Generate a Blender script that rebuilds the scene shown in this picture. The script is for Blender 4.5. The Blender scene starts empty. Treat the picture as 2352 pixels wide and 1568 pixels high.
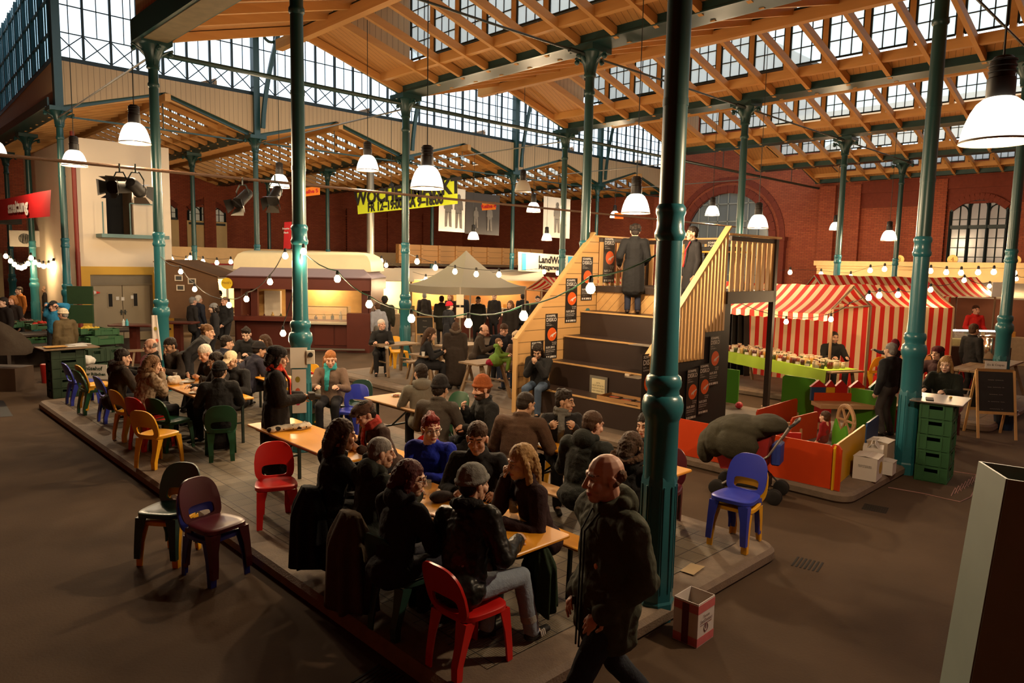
import bpy, bmesh, math, random
import numpy as np
from mathutils import Vector, Matrix, noise as mnoise
random.seed(7)
PI = math.pi
C = bpy.context.scene.collection
SC = bpy.context.scene

# ------------------------------------------------------------------ camera, light, exposure
CAM_F, CAM_YAW, CAM_PITCH, CAM_ROLL, CAM_H = 1640.0, 0.803, 0.109, 0.0195, 3.0
def _cam_axes():
    cy, sy = math.cos(CAM_YAW), math.sin(CAM_YAW)
    cp, sp = math.cos(CAM_PITCH), math.sin(CAM_PITCH)
    cr, sr = math.cos(CAM_ROLL), math.sin(CAM_ROLL)
    Rp = Matrix(((1, 0, 0), (0, cp, -sp), (0, sp, cp)))
    Rr = Matrix(((cr, -sr, 0), (sr, cr, 0), (0, 0, 1)))
    cols = [Rr @ Rp @ Vector(v) for v in ((sy, 0, cy), (-cy, 0, sy), (0, -1, 0))]
    return Matrix((cols[0], cols[1], cols[2])).transposed()     # camera (x right, y down, z forward) = M @ world
CM = _cam_axes()
def at(px, py, z=0.0):
    """world point of height z seen at photo pixel px, py"""
    d = CM.transposed() @ Vector(((px - 1176) / CAM_F, (py - 784) / CAM_F, 1.0))
    t = (z - CAM_H) / d.z
    return Vector((d.x * t, d.y * t, z))
def on_y(px, py, Y):
    d = CM.transposed() @ Vector(((px - 1176) / CAM_F, (py - 784) / CAM_F, 1.0))
    t = Y / d.y
    return Vector((d.x * t, Y, CAM_H + d.z * t))
def on_x(px, py, X):
    d = CM.transposed() @ Vector(((px - 1176) / CAM_F, (py - 784) / CAM_F, 1.0))
    t = X / d.x
    return Vector((X, d.y * t, CAM_H + d.z * t))
def dist(px, py, t):
    d = CM.transposed() @ Vector(((px - 1176) / CAM_F, (py - 784) / CAM_F, 1.0))
    return Vector((d.x * t, d.y * t, CAM_H + d.z * t))

cam_d = bpy.data.cameras.new('camera')
cam = bpy.data.objects.new('camera', cam_d)
C.objects.link(cam)
cam_d.sensor_fit = 'HORIZONTAL'
cam_d.sensor_width = 36.0
cam_d.lens = 36.0 * CAM_F / 2352.0
cam_d.clip_start, cam_d.clip_end = 0.05, 300
_T = CM.transposed()
_rt, _dn, _fw = _T @ Vector((1, 0, 0)), _T @ Vector((0, 1, 0)), _T @ Vector((0, 0, 1))
cam.matrix_world = Matrix.Translation((0, 0, CAM_H)) @ Matrix((_rt, -_dn, -_fw)).transposed().to_4x4()
SC.camera = cam
vs = SC.view_settings
vs.view_transform = 'Standard'
vs.look = 'None'
vs.exposure = 0.3
vs.gamma = 1.0
vs.use_curve_mapping = False

world = bpy.data.worlds.new('overcast_sky')
SC.world = world
world.use_nodes = True
_bg = world.node_tree.nodes['Background']
_bg.inputs['Color'].default_value = (0.80, 0.93, 1.0, 1)
_bg.inputs['Strength'].default_value = 1.9
LAMP_W = 950.0
LAMP_COL = (1.0, 0.73, 0.44)
BULB_COL = (1.0, 0.66, 0.34)
try:
    SC.cycles.use_denoising = True
    SC.cycles.max_bounces = 6
    SC.cycles.diffuse_bounces = 3
    SC.cycles.glossy_bounces = 2
    SC.cycles.transmission_bounces = 4
    SC.cycles.transparent_max_bounces = 12
    SC.cycles.sample_clamp_indirect = 4.0
    SC.cycles.caustics_reflective = False
    SC.cycles.caustics_refractive = False
except Exception:
    pass

# ------------------------------------------------------------------ materials
MATS = {}
def _new(name):
    m = bpy.data.materials.new(name)
    m.use_nodes = True
    nt = m.node_tree
    return m, nt, nt.nodes, nt.links, nt.nodes['Principled BSDF']
def hexc(h):
    v = [int(h[i:i + 2], 16) / 255 for i in (0, 2, 4)]
    return tuple((c / 12.92 if c <= .04045 else ((c + .055) / 1.055) ** 2.4) for c in v)
def mat(name, col, rough=0.6, metal=0.0, var=0.12, scale=6.0, bump=0.0, bscale=None, spec=0.4, emit=None, es=0.0, stretch=None, sub=0.0):
    """plain surface with a little mottling; col is linear rgb or hex"""
    if name in MATS:
        return MATS[name]
    if isinstance(col, str):
        col = hexc(col)
    m, nt, N, L, b = _new(name)
    b.inputs['Roughness'].default_value = rough
    b.inputs['Metallic'].default_value = metal
    b.inputs['Specular IOR Level'].default_value = spec
    tc = N.new('ShaderNodeTexCoord')
    mp = N.new('ShaderNodeMapping')
    if stretch:
        mp.inputs['Scale'].default_value = stretch
    L.new(tc.outputs['Object'], mp.inputs['Vector'])
    if var > 0:
        t = N.new('ShaderNodeTexNoise')
        t.inputs['Scale'].default_value = scale
        t.inputs['Detail'].default_value = 4
        L.new(mp.outputs['Vector'], t.inputs['Vector'])
        mx = N.new('ShaderNodeMix')
        mx.data_type = 'RGBA'
        mx.inputs[6].default_value = (*[c * (1 - var) for c in col], 1)
        mx.inputs[7].default_value = (*[min(1, c * (1 + var)) for c in col], 1)
        L.new(t.outputs['Fac'], mx.inputs[0])
        L.new(mx.outputs[2], b.inputs['Base Color'])
    else:
        b.inputs['Base Color'].default_value = (*col, 1)
    if bump > 0:
        t2 = N.new('ShaderNodeTexNoise')
        t2.inputs['Scale'].default_value = bscale or scale * 4
        t2.inputs['Detail'].default_value = 3
        L.new(mp.outputs['Vector'], t2.inputs['Vector'])
        bp = N.new('ShaderNodeBump')
        bp.inputs['Strength'].default_value = bump
        bp.inputs['Distance'].default_value = 0.02
        L.new(t2.outputs['Fac'], bp.inputs['Height'])
        L.new(bp.outputs['Normal'], b.inputs['Normal'])
    if emit is not None:
        b.inputs['Emission Color'].default_value = (*emit, 1)
        b.inputs['Emission Strength'].default_value = es
        try:
            m.cycles.emission_sampling = 'NONE'
        except Exception:
            pass
    MATS[name] = m
    return m
def wood(name, c1, c2, axis=0, scale=1.0, rough=0.6, plank=0.0, bump=0.05):
    """wood with grain along local axis; plank > 0 adds board joints of that width across"""
    if name in MATS:
        return MATS[name]
    c1, c2 = [hexc(c) if isinstance(c, str) else c for c in (c1, c2)]
    m, nt, N, L, b = _new(name)
    b.inputs['Roughness'].default_value = rough
    tc = N.new('ShaderNodeTexCoord')
    mp = N.new('ShaderNodeMapping')
    s = [14 * scale] * 3
    s[axis] = 0.7 * scale
    mp.inputs['Scale'].default_value = s
    L.new(tc.outputs['Object'], mp.inputs['Vector'])
    t = N.new('ShaderNodeTexNoise')
    t.inputs['Scale'].default_value = 1.0
    t.inputs['Detail'].default_value = 5
    t.inputs['Distortion'].default_value = 0.6
    L.new(mp.outputs['Vector'], t.inputs['Vector'])
    mx = N.new('ShaderNodeMix')
    mx.data_type = 'RGBA'
    mx.inputs[6].default_value = (*c1, 1)
    mx.inputs[7].default_value = (*c2, 1)
    L.new(t.outputs['Fac'], mx.inputs[0])
    L.new(mx.outputs[2], b.inputs['Base Color'])
    if plank > 0:
        w = N.new('ShaderNodeTexWave')
        w.wave_type = 'BANDS'
        w.bands_direction = 'DIAGONAL'
        mp2 = N.new('ShaderNodeMapping')
        k = 2 * PI / (10 * plank)
        sc = [k, k, 0.0]
        sc[axis] = 0.0
        if axis == 2:
            sc = [k, k, 0]
        elif axis == 0:
            sc = [0, k, k]
        else:
            sc = [k, 0, k]
        mp2.inputs['Scale'].default_value = sc
        L.new(tc.outputs['Object'], mp2.inputs['Vector'])
        L.new(mp2.outputs['Vector'], w.inputs['Vector'])
        w.inputs['Scale'].default_value = 1.0 * 1.0
        cr = N.new('ShaderNodeValToRGB')
        cr.color_ramp.elements[0].position = 0.0
        cr.color_ramp.elements[0].color = (0.25, 0.25, 0.25, 1)
        cr.color_ramp.elements[1].position = 0.02
        cr.color_ramp.elements[1].color = (1, 1, 1, 1)
        L.new(w.outputs['Fac'], cr.inputs['Fac'])
        m2 = N.new('ShaderNodeMix')
        m2.data_type = 'RGBA'
        m2.blend_type = 'MULTIPLY'
        m2.inputs[0].default_value = 1.0
        L.new(mx.outputs[2], m2.inputs[6])
        L.new(cr.outputs['Color'], m2.inputs[7])
        L.new(m2.outputs[2], b.inputs['Base Color'])
    MATS[name] = m
    return m
def brick(name, c1, c2, mortar, axis='xz', scale=1.0):
    if name in MATS:
        return MATS[name]
    m, nt, N, L, b = _new(name)
    b.inputs['Roughness'].default_value = 0.85
    tc = N.new('ShaderNodeTexCoord')
    sp = N.new('ShaderNodeSeparateXYZ')
    cb = N.new('ShaderNodeCombineXYZ')
    L.new(tc.outputs['Object'], sp.inputs[0])
    L.new(sp.outputs['X' if axis[0] == 'x' else 'Y'], cb.inputs[0])
    L.new(sp.outputs['Z'], cb.inputs[1])
    t = N.new('ShaderNodeTexBrick')
    t.inputs['Scale'].default_value = 1.0
    t.inputs['Brick Width'].default_value = 0.26 * scale
    t.inputs['Row Height'].default_value = 0.085 * scale
    t.inputs['Mortar Size'].default_value = 0.008
    t.inputs['Color1'].default_value = (*hexc(c1), 1)
    t.inputs['Color2'].default_value = (*hexc(c2), 1)
    t.inputs['Mortar'].default_value = (*hexc(mortar), 1)
    L.new(cb.outputs[0], t.inputs['Vector'])
    n = N.new('ShaderNodeTexNoise')
    n.inputs['Scale'].default_value = 0.9
    n.inputs['Detail'].default_value = 5
    L.new(tc.outputs['Object'], n.inputs['Vector'])
    mx = N.new('ShaderNodeMix')
    mx.data_type = 'RGBA'
    mx.blend_type = 'MULTIPLY'
    mx.inputs[0].default_value = 0.35
    L.new(t.outputs['Color'], mx.inputs[6])
    L.new(n.outputs['Fac'], mx.inputs[7])
    L.new(mx.outputs[2], b.inputs['Base Color'])
    MATS[name] = m
    return m
def stripes(name, c1, c2, width, axis=0, rough=0.8, transl=0.0, duty=0.5):
    """straight bands across local axis (0=x,1=y,2=z); 'u' bands follow the UV map"""
    if name in MATS:
        return MATS[name]
    m, nt, N, L, b = _new(name)
    b.inputs['Roughness'].default_value = rough
    tc = N.new('ShaderNodeTexCoord')
    sp = N.new('ShaderNodeSeparateXYZ')
    L.new(tc.outputs['UV' if axis == 'u' else 'Object'], sp.inputs[0])
    d = N.new('ShaderNodeMath')
    d.operation = 'DIVIDE'
    d.inputs[1].default_value = 2 * width
    L.new(sp.outputs[0 if axis == 'u' else axis], d.inputs[0])
    f = N.new('ShaderNodeMath')
    f.operation = 'FRACT'
    L.new(d.outputs[0], f.inputs[0])
    g = N.new('ShaderNodeMath')
    g.operation = 'GREATER_THAN'
    g.inputs[1].default_value = duty
    L.new(f.outputs[0], g.inputs[0])
    mx = N.new('ShaderNodeMix')
    mx.data_type = 'RGBA'
    mx.inputs[6].default_value = (*hexc(c1), 1)
    mx.inputs[7].default_value = (*hexc(c2), 1)
    L.new(g.outputs[0], mx.inputs[0])
    L.new(mx.outputs[2], b.inputs['Base Color'])
    if transl > 0:
        tr = N.new('ShaderNodeBsdfTranslucent')
        L.new(mx.outputs[2], tr.inputs['Color'])
        ms = N.new('ShaderNodeMixShader')
        ms.inputs[0].default_value = transl
        L.new(b.outputs[0], ms.inputs[1])
        L.new(tr.outputs[0], ms.inputs[2])
        L.new(ms.outputs[0], N['Material Output'].inputs['Surface'])
    MATS[name] = m
    return m
def cloth_transl(name, col, transl=0.4, rough=0.9):
    if name in MATS:
        return MATS[name]
    m, nt, N, L, b = _new(name)
    col = hexc(col) if isinstance(col, str) else col
    b.inputs['Base Color'].default_value = (*col, 1)
    b.inputs['Roughness'].default_value = rough
    tr = N.new('ShaderNodeBsdfTranslucent')
    tr.inputs['Color'].default_value = (*col, 1)
    ms = N.new('ShaderNodeMixShader')
    ms.inputs[0].default_value = transl
    L.new(b.outputs[0], ms.inputs[1])
    L.new(tr.outputs[0], ms.inputs[2])
    L.new(ms.outputs[0], N['Material Output'].inputs['Surface'])
    MATS[name] = m
    return m
def glow(name, col, strength, sampled=False, through=0.0):
    if name in MATS:
        return MATS[name]
    m, nt, N, L, b = _new(name)
    e = N.new('ShaderNodeEmission')
    e.inputs['Color'].default_value = (*col, 1)
    e.inputs['Strength'].default_value = strength
    if through > 0:
        tr = N.new('ShaderNodeBsdfTransparent')
        ms = N.new('ShaderNodeMixShader'); ms.inputs[0].default_value = through
        L.new(e.outputs[0], ms.inputs[1]); L.new(tr.outputs[0], ms.inputs[2])
        L.new(ms.outputs[0], N['Material Output'].inputs['Surface'])
    else:
        L.new(e.outputs[0], N['Material Output'].inputs['Surface'])
    if not sampled:
        m.cycles.emission_sampling = 'NONE'
    MATS[name] = m
    return m
def milky_glass(name, col, transl=0.7):
    """wired, milky roof glass: part clear, part scattering"""
    if name in MATS:
        return MATS[name]
    m, nt, N, L, b = _new(name)
    t1 = N.new('ShaderNodeBsdfTransparent'); t1.inputs['Color'].default_value = (*col, 1)
    t2 = N.new('ShaderNodeBsdfTranslucent'); t2.inputs['Color'].default_value = (*col, 1)
    ms = N.new('ShaderNodeMixShader'); ms.inputs[0].default_value = transl
    L.new(t1.outputs[0], ms.inputs[1]); L.new(t2.outputs[0], ms.inputs[2])
    L.new(ms.outputs[0], N['Material Output'].inputs['Surface'])
    MATS[name] = m
    return m
def pane_glass(name, col, opacity=0.15, rough=0.2):
    """thin window pane: mostly clear, a little diffuse and gloss"""
    if name in MATS:
        return MATS[name]
    m, nt, N, L, b = _new(name)
    b.inputs['Base Color'].default_value = (*col, 1)
    b.inputs['Roughness'].default_value = rough
    tr = N.new('ShaderNodeBsdfTransparent')
    tr.inputs['Color'].default_value = (*col, 1)
    ms = N.new('ShaderNodeMixShader')
    ms.inputs[0].default_value = opacity
    L.new(tr.outputs[0], ms.inputs[1])
    L.new(b.outputs[0], ms.inputs[2])
    L.new(ms.outputs[0], N['Material Output'].inputs['Surface'])
    MATS[name] = m
    return m

# ------------------------------------------------------------------ mesh builder
def rotz(a):
    return Matrix.Rotation(a, 4, 'Z')
class MB:
    def __init__(self):
        self.v, self.f, self.mi, self.uv = [], [], [], {}
        self.m = 0
    def _add(self, vs, fs):
        o = len(self.v)
        self.v.extend([tuple(x) for x in vs])
        for f in fs:
            self.f.append(tuple(i + o for i in f))
            self.mi.append(self.m)
        return self
    def quad(self, a, b, c, d):
        return self._add((a, b, c, d), ((0, 1, 2, 3),))
    def poly(self, pts):
        return self._add(pts, (tuple(range(len(pts))),))
    def hexa(self, p):     # 8 points: bottom 4 ccw, top 4 ccw
        return self._add(p, ((3, 2, 1, 0), (4, 5, 6, 7), (0, 1, 5, 4), (1, 2, 6, 5), (2, 3, 7, 6), (3, 0, 4, 7)))
    def box(self, c, s, rz=0.0, rx=0.0, ry=0.0):
        R = Matrix.Rotation(rz, 3, 'Z') @ Matrix.Rotation(ry, 3, 'Y') @ Matrix.Rotation(rx, 3, 'X')
        c = Vector(c)
        h = [x / 2 for x in s]
        P = [c + R @ Vector((x * h[0], y * h[1], z * h[2])) for z in (-1, 1) for x, y in ((-1, -1), (1, -1), (1, 1), (-1, 1))]
        return self.hexa(P)
    def b2(self, lo, hi):
        return self.box([(a + b) / 2 for a, b in zip(lo, hi)], [b - a for a, b in zip(lo, hi)])
    def rbox(self, c, s, r=0.02, n=3, rz=0.0):
        """box with rounded vertical corners and softened rims"""
        hx, hy, hz = s[0] / 2, s[1] / 2, s[2] / 2
        r = min(r, hx, hy)
        def loop(k, z):
            out = []
            for cx_, cy_, a0 in ((1, 1, 0), (-1, 1, PI / 2), (-1, -1, PI), (1, -1, 1.5 * PI)):
                for i in range(n + 1):
                    a = a0 + i * PI / 2 / n
                    out.append((cx_ * (hx - r) + (r - k) * math.cos(a), cy_ * (hy - r) + (r - k) * math.sin(a), z))
            return out
        e = min(r * 0.4, hz * 0.5)
        R = Matrix.Rotation(rz, 3, 'Z')
        loops = [loop(e, -hz), loop(0, -hz + e), loop(0, hz - e), loop(e, hz)]
        return self.loft([[Vector(c) + R @ Vector(p) for p in lp] for lp in loops], cap=True)
    def loft(self, loops, cap=True, closed=True):
        o = len(self.v)
        n = len(loops[0])
        for lp in loops:
            self.v.extend([tuple(p) for p in lp])
        for i in range(len(loops) - 1):
            for j in range(n if closed else n - 1):
                k = (j + 1) % n
                self.f.append((o + i * n + j, o + i * n + k, o + (i + 1) * n + k, o + (i + 1) * n + j))
                self.mi.append(self.m)
        if cap:
            self.f.append(tuple(o + j for j in range(n))[::-1])
            self.mi.append(self.m)
            self.f.append(tuple(o + (len(loops) - 1) * n + j for j in range(n)))
            self.mi.append(self.m)
        return self
    def lathe(self, prof, n=16, c=(0, 0, 0), cap=True, M=None):
        loops = []
        for r, z in prof:
            lp = []
            for i in range(n):
                a = 2 * PI * i / n
                p = Vector((r * math.cos(a), r * math.sin(a), z))
                if M is not None:
                    p = M @ p
                lp.append(Vector(c) + p)
            loops.append(lp)
        return self.loft(loops, cap)
    def cyl(self, a, b, ra, rb=None, n=12, cap=True):
        a, b = Vector(a), Vector(b)
        rb = ra if rb is None else rb
        d = (b - a)
        if d.length < 1e-6:
            return self
        q = d.to_track_quat('Z', 'Y')
        la = [a + q @ Vector((ra * math.cos(2 * PI * i / n), ra * math.sin(2 * PI * i / n), 0)) for i in range(n)]
        lb = [b + q @ Vector((rb * math.cos(2 * PI * i / n), rb * math.sin(2 * PI * i / n), 0)) for i in range(n)]
        return self.loft([la, lb], cap)
    def tube(self, pts, r, n=6, closed=False):
        pts = [Vector(p) for p in pts]
        loops = []
        for i, p in enumerate(pts):
            t = (pts[min(i + 1, len(pts) - 1)] - pts[max(i - 1, 0)])
            if t.length < 1e-9:
                t = Vector((0, 0, 1))
            q = t.to_track_quat('Z', 'Y' if abs(t.normalized().y) < .9 else 'X')
            rr = r[i] if isinstance(r, (list, tuple)) else r
            loops.append([p + q @ Vector((rr * math.cos(2 * PI * j / n), rr * math.sin(2 * PI * j / n), 0)) for j in range(n)])
        return self.loft(loops, True)
    def bar(self, a, b, w, h, up=(0, 0, 1)):
        """rectangular bar from a to b, w across, h along up"""
        a, b, up = Vector(a), Vector(b), Vector(up)
        d = (b - a).normalized()
        s = d.cross(up)
        if s.length < 1e-5:
            s = d.cross(Vector((1, 0, 0)))
        s.normalize()
        u = s.cross(d)
        o = [(-s * w / 2 - u * h / 2), (s * w / 2 - u * h / 2), (s * w / 2 + u * h / 2), (-s * w / 2 + u * h / 2)]
        return self.loft([[a + x for x in o], [b + x for x in o]], True)
    def ball(self, c, r, n=12, m=8):
        r = (r, r, r) if not isinstance(r, (list, tuple)) else r
        c = Vector(c)
        loops = []
        for i in range(1, m):
            t = PI * i / m
            loops.append([c + Vector((r[0] * math.sin(t) * math.cos(2 * PI * j / n), r[1] * math.sin(t) * math.sin(2 * PI * j / n), -r[2] * math.cos(t))) for j in range(n)])
        return self.loft(loops, True)
    def grid(self, fn, nu, nv, uvscale=None):
        o = len(self.v)
        for i in range(nu + 1):
            for j in range(nv + 1):
                self.v.append(tuple(fn(i / nu, j / nv)))
                if uvscale:
                    self.uv[len(self.v) - 1] = (i / nu * uvscale[0], j / nv * uvscale[1])
        for i in range(nu):
            for j in range(nv):
                self.f.append((o + i * (nv + 1) + j, o + (i + 1) * (nv + 1) + j, o + (i + 1) * (nv + 1) + j + 1, o + i * (nv + 1) + j + 1))
                self.mi.append(self.m)
        return self
    def prism(self, pts, thick, M=None):
        """2-D outline (x,y) extruded along +z by thick, then moved by M"""
        M = M or Matrix.Identity(4)
        lo = [M @ Vector((x, y, 0)) for x, y in pts]
        hi = [M @ Vector((x, y, thick)) for x, y in pts]
        return self.loft([lo, hi], True)
    def mesh(self, name, mats, smooth=False):
        me = bpy.data.meshes.new(name)
        me.from_pydata(self.v, [], self.f)
        for m in (mats if isinstance(mats, (list, tuple)) else [mats]):
            me.materials.append(m)
        if any(self.mi):
            me.polygons.foreach_set('material_index', self.mi)
        if self.uv:
            u = me.uv_layers.new(name='UVMap')
            for lp in me.loops:
                u.data[lp.index].uv = self.uv.get(lp.vertex_index, (0, 0))
        bm = bmesh.new()
        bm.from_mesh(me)
        bmesh.ops.recalc_face_normals(bm, faces=bm.faces)
        bm.to_mesh(me)
        bm.free()
        if smooth:
            me.polygons.foreach_set('use_smooth', [True] * len(me.polygons))
            try:
                me.set_sharp_from_angle(angle=smooth if isinstance(smooth, float) else 0.9)
            except Exception:
                pass
        me.update()
        return me
    def build(self, name, mats, parent=None, smooth=False, loc=None, rz=None):
        o = bpy.data.objects.new(name, self.mesh(name, mats, smooth))
        C.objects.link(o)
        if parent is not None:
            o.parent = parent
        if loc is not None:
            o.location = loc
        if rz is not None:
            o.rotation_euler.z = rz
        return o
def thing(name, label, cat, loc=(0, 0, 0), rz=0.0, group=None):
    o = bpy.data.objects.new(name, None)
    C.objects.link(o)
    o.empty_display_size = 0.1
    o.location = loc
    o.rotation_euler = (0, 0, rz)
    return tag(o, label, cat, group)
def tag(o, label, cat, group=None, kind=None):
    o['label'] = label
    o['category'] = cat
    if group:
        o['group'] = group
    if kind:
        o['kind'] = kind
    return o
def struct(o):
    o['kind'] = 'structure'
    return o
KIDS = {}
def copy_tree(o, loc=None, rz=None, label=None, parent=None, group=None, children=None):
    c = o.copy()
    C.objects.link(c)
    if parent is not None:
        c.parent = parent
    if loc is not None:
        c.location = loc
    if rz is not None:
        c.rotation_euler.z = rz
    if label:
        c['label'] = label
    if group:
        c['group'] = group
    for ch in list(o.children):
        copy_tree(ch, parent=c)
    return c
_TXT = {}
def text_mesh(s, size, M, mats, name='lettering', parent=None, align='CENTER', depth=0.0, font_scale=(1, 1), spacing=1.0, bold=0.0):
    """flat lettering; M places its local xy plane"""
    cu = bpy.data.curves.new('t', 'FONT')
    cu.body = s
    cu.size = size
    cu.align_x = align
    cu.align_y = 'CENTER'
    cu.extrude = depth
    cu.offset = bold
    cu.space_character = spacing
    cu.resolution_u = 2
    to = bpy.data.objects.new('t', cu)
    C.objects.link(to)
    dg = bpy.context.evaluated_depsgraph_get()
    me = bpy.data.meshes.new_from_object(to.evaluated_get(dg))
    bpy.data.objects.remove(to)
    bpy.data.curves.remove(cu)
    me.transform(M @ Matrix.Diagonal((font_scale[0], font_scale[1], 1, 1)))
    me.materials.clear()
    me.materials.append(mats)
    o = bpy.data.objects.new(name, me)
    C.objects.link(o)
    if parent is not None:
        o.parent = parent
    return o
def frame_m(origin, xdir, ydir):
    x = Vector(xdir).normalized()
    z = x.cross(Vector(ydir)).normalized()
    y = z.cross(x)
    return Matrix.Translation(origin) @ Matrix((x, y, z)).transposed().to_4x4()
# ================================================================== THE HALL
M_conc = mat('floor_concrete', (0.074, 0.048, 0.030), 0.85, spec=.12, var=0.30, scale=1.3, bump=0.15, bscale=40)
M_kerb = mat('kerb_stone', (0.165, 0.12, 0.085), 0.7, var=0.35, scale=9, bump=0.3, bscale=60)
M_plat = mat('platform_paving', (0.13, 0.10, 0.075), 0.7, var=0.3, scale=3, bump=0.15, bscale=30)
M_teal = mat('teal_paint', '24606a', 0.28, var=0.18, scale=2.5, spec=0.5, bump=0.04, bscale=60)
M_dteal = mat('dark_green_paint_and_shade', '1a3f3e', 0.35, var=0.2, scale=3, spec=0.5)  # green paint; on the column tops partly shade put into the colour
M_iron = mat('dark_iron', '1c2a28', 0.45, var=0.2, scale=4)
M_mull = mat('window_iron', '14262a', 0.5, var=0.1, scale=4)
M_pine = wood('pine_boards', 'b58046', 'cc9658', axis=0, plank=0.14)
M_rafter = wood('pine_rafter', 'bd8748', 'd4a05c', axis=0, scale=0.8)
M_piney = wood('pine_beam_long', 'bd8748', 'd4a05c', axis=1, scale=0.8)
M_cream = wood('cream_boards', 'b3946c', 'c2a57c', axis=2, plank=0.16)
M_brickx = brick('red_brick_along_x', '97452a', 'a85534', '6a3a28', 'xz')
M_bricky = brick('red_brick_along_y', '97452a', 'a85534', '6a3a28', 'yz')
M_brickd = mat('brick_trim', '6e2f1f', 0.85, var=0.25, scale=8, bump=0.2)
M_sky_pane = milky_glass('skylight_pane', (0.93, 0.98, 0.99), 0.5)
M_cl_pane = pane_glass('clerestory_pane', (0.95, 0.97, 1.0), 0.06)
M_white = mat('white_plaster', 'd8c7ae', 0.8, var=0.06, scale=1.5)
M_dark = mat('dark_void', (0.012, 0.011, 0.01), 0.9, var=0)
M_roofdk = mat('dark_roof', (0.05, 0.035, 0.022), 0.8, var=0.2, scale=2)

# floor and outer shell
b = MB(); b.b2((-9, -9, -0.2), (38.5, 47, 0.0)); struct(b.build('floor', M_conc))
b = MB(); b.b2((-9.3, -9, 0), (-9, 47, 13)); struct(b.build('wall_left', M_bricky))
b = MB(); b.b2((-9.3, -9.3, 0), (38.5, -9, 13)); struct(b.build('wall_behind', M_brickx))
b = MB(); b.b2((-9.3, -9.3, 13.0), (5.0, 47, 13.2)); b.b2((5.0, 16.1, 13.0), (38.5, 25.6, 13.2)); struct(b.build('ceiling', M_roofdk))

# ------------------------------------------------ columns
def column_mesh():
    base = MB()
    # octagonal pedestal with recessed panels, then a round drum, rings
    base.lathe([(.168, 0), (.168, .16), (.155, .18), (.152, 1.22), (.142, 1.26)], 8)
    for i in range(8):
        a = 2 * PI * (i + .5) / 8
        r = .152 * math.cos(PI / 8) + .003
        p = Vector((r * math.cos(a), r * math.sin(a), .72))
        for s in (-1, 1):
            q = p + Vector((-math.sin(a), math.cos(a), 0)) * s * .038
            base.box(q, (.010, .012, .92), rz=a)
    lower = MB()
    lower.lathe([(.140, 1.22), (.140, 1.72), (.150, 1.74), (.170, 1.80), (.172, 1.86), (.158, 1.92), (.134, 1.94), (.130, 1.98), (.146, 2.01), (.150, 2.05), (.140, 2.09), (.116, 2.11), (.112, 2.2), (.104, 3.22)], 24)
    ring = MB()
    ring.lathe([(.100, 3.20), (.122, 3.23), (.126, 3.27), (.112, 3.30), (.108, 3.40), (.120, 3.43), (.120, 3.47), (.100, 3.50)], 24)
    shaft = MB()
    shaft.lathe([(.098, 3.46), (.096, 5.0), (.090, 6.45)], 20)
    for z in (4.3, 5.35):
        shaft.lathe([(.094, z - .03), (.102, z - .03), (.102, z + .03), (.094, z + .03)], 20)
    cap = MB()
    cap.lathe([(.09, 6.42), (.112, 6.45), (.112, 6.50), (.094, 6.53), (.094, 6.78), (.125, 6.80), (.125, 6.84), (.115, 6.86), (.14, 7.0), (.20, 7.15), (.27, 7.24)], 16)
    cap.b2((-.30, -.30, 7.24), (.30, .30, 7.36))
    for a in range(4):
        R = Matrix.Rotation(a * PI / 2, 3, 'Z')
        pts = [R @ Vector((.10 + .30 * t * t, 0, 6.86 + .36 * t ** .6)) for t in [i / 6 for i in range(7)]]
        cap.tube(pts, [.035, .033, .03, .028, .026, .026, .03], 6)
        cap.ball(R @ Vector((.36, 0, 7.14)), .055, 8, 6)
    return [('pedestal', base.mesh('pedestal', M_teal, .5)), ('lower_shaft', lower.mesh('lower_shaft', M_teal, .7)), ('collar', ring.mesh('collar', M_teal, .7)),
            ('upper_shaft', shaft.mesh('upper_shaft', M_dteal, .7)), ('capital', cap.mesh('capital', M_dteal, .7))]  # upper parts: darker paint, deepened in colour for the dimmer light
COLM = column_mesh()
def column(x, y, label, group=None, skip=()):
    t = thing('iron_column', label, 'column', (x, y, 0), 0, group)
    t['kind'] = 'thing'
    for n, me in COLM:
        o = bpy.data.objects.new(n, me); C.objects.link(o); o.parent = t
    return t
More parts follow.
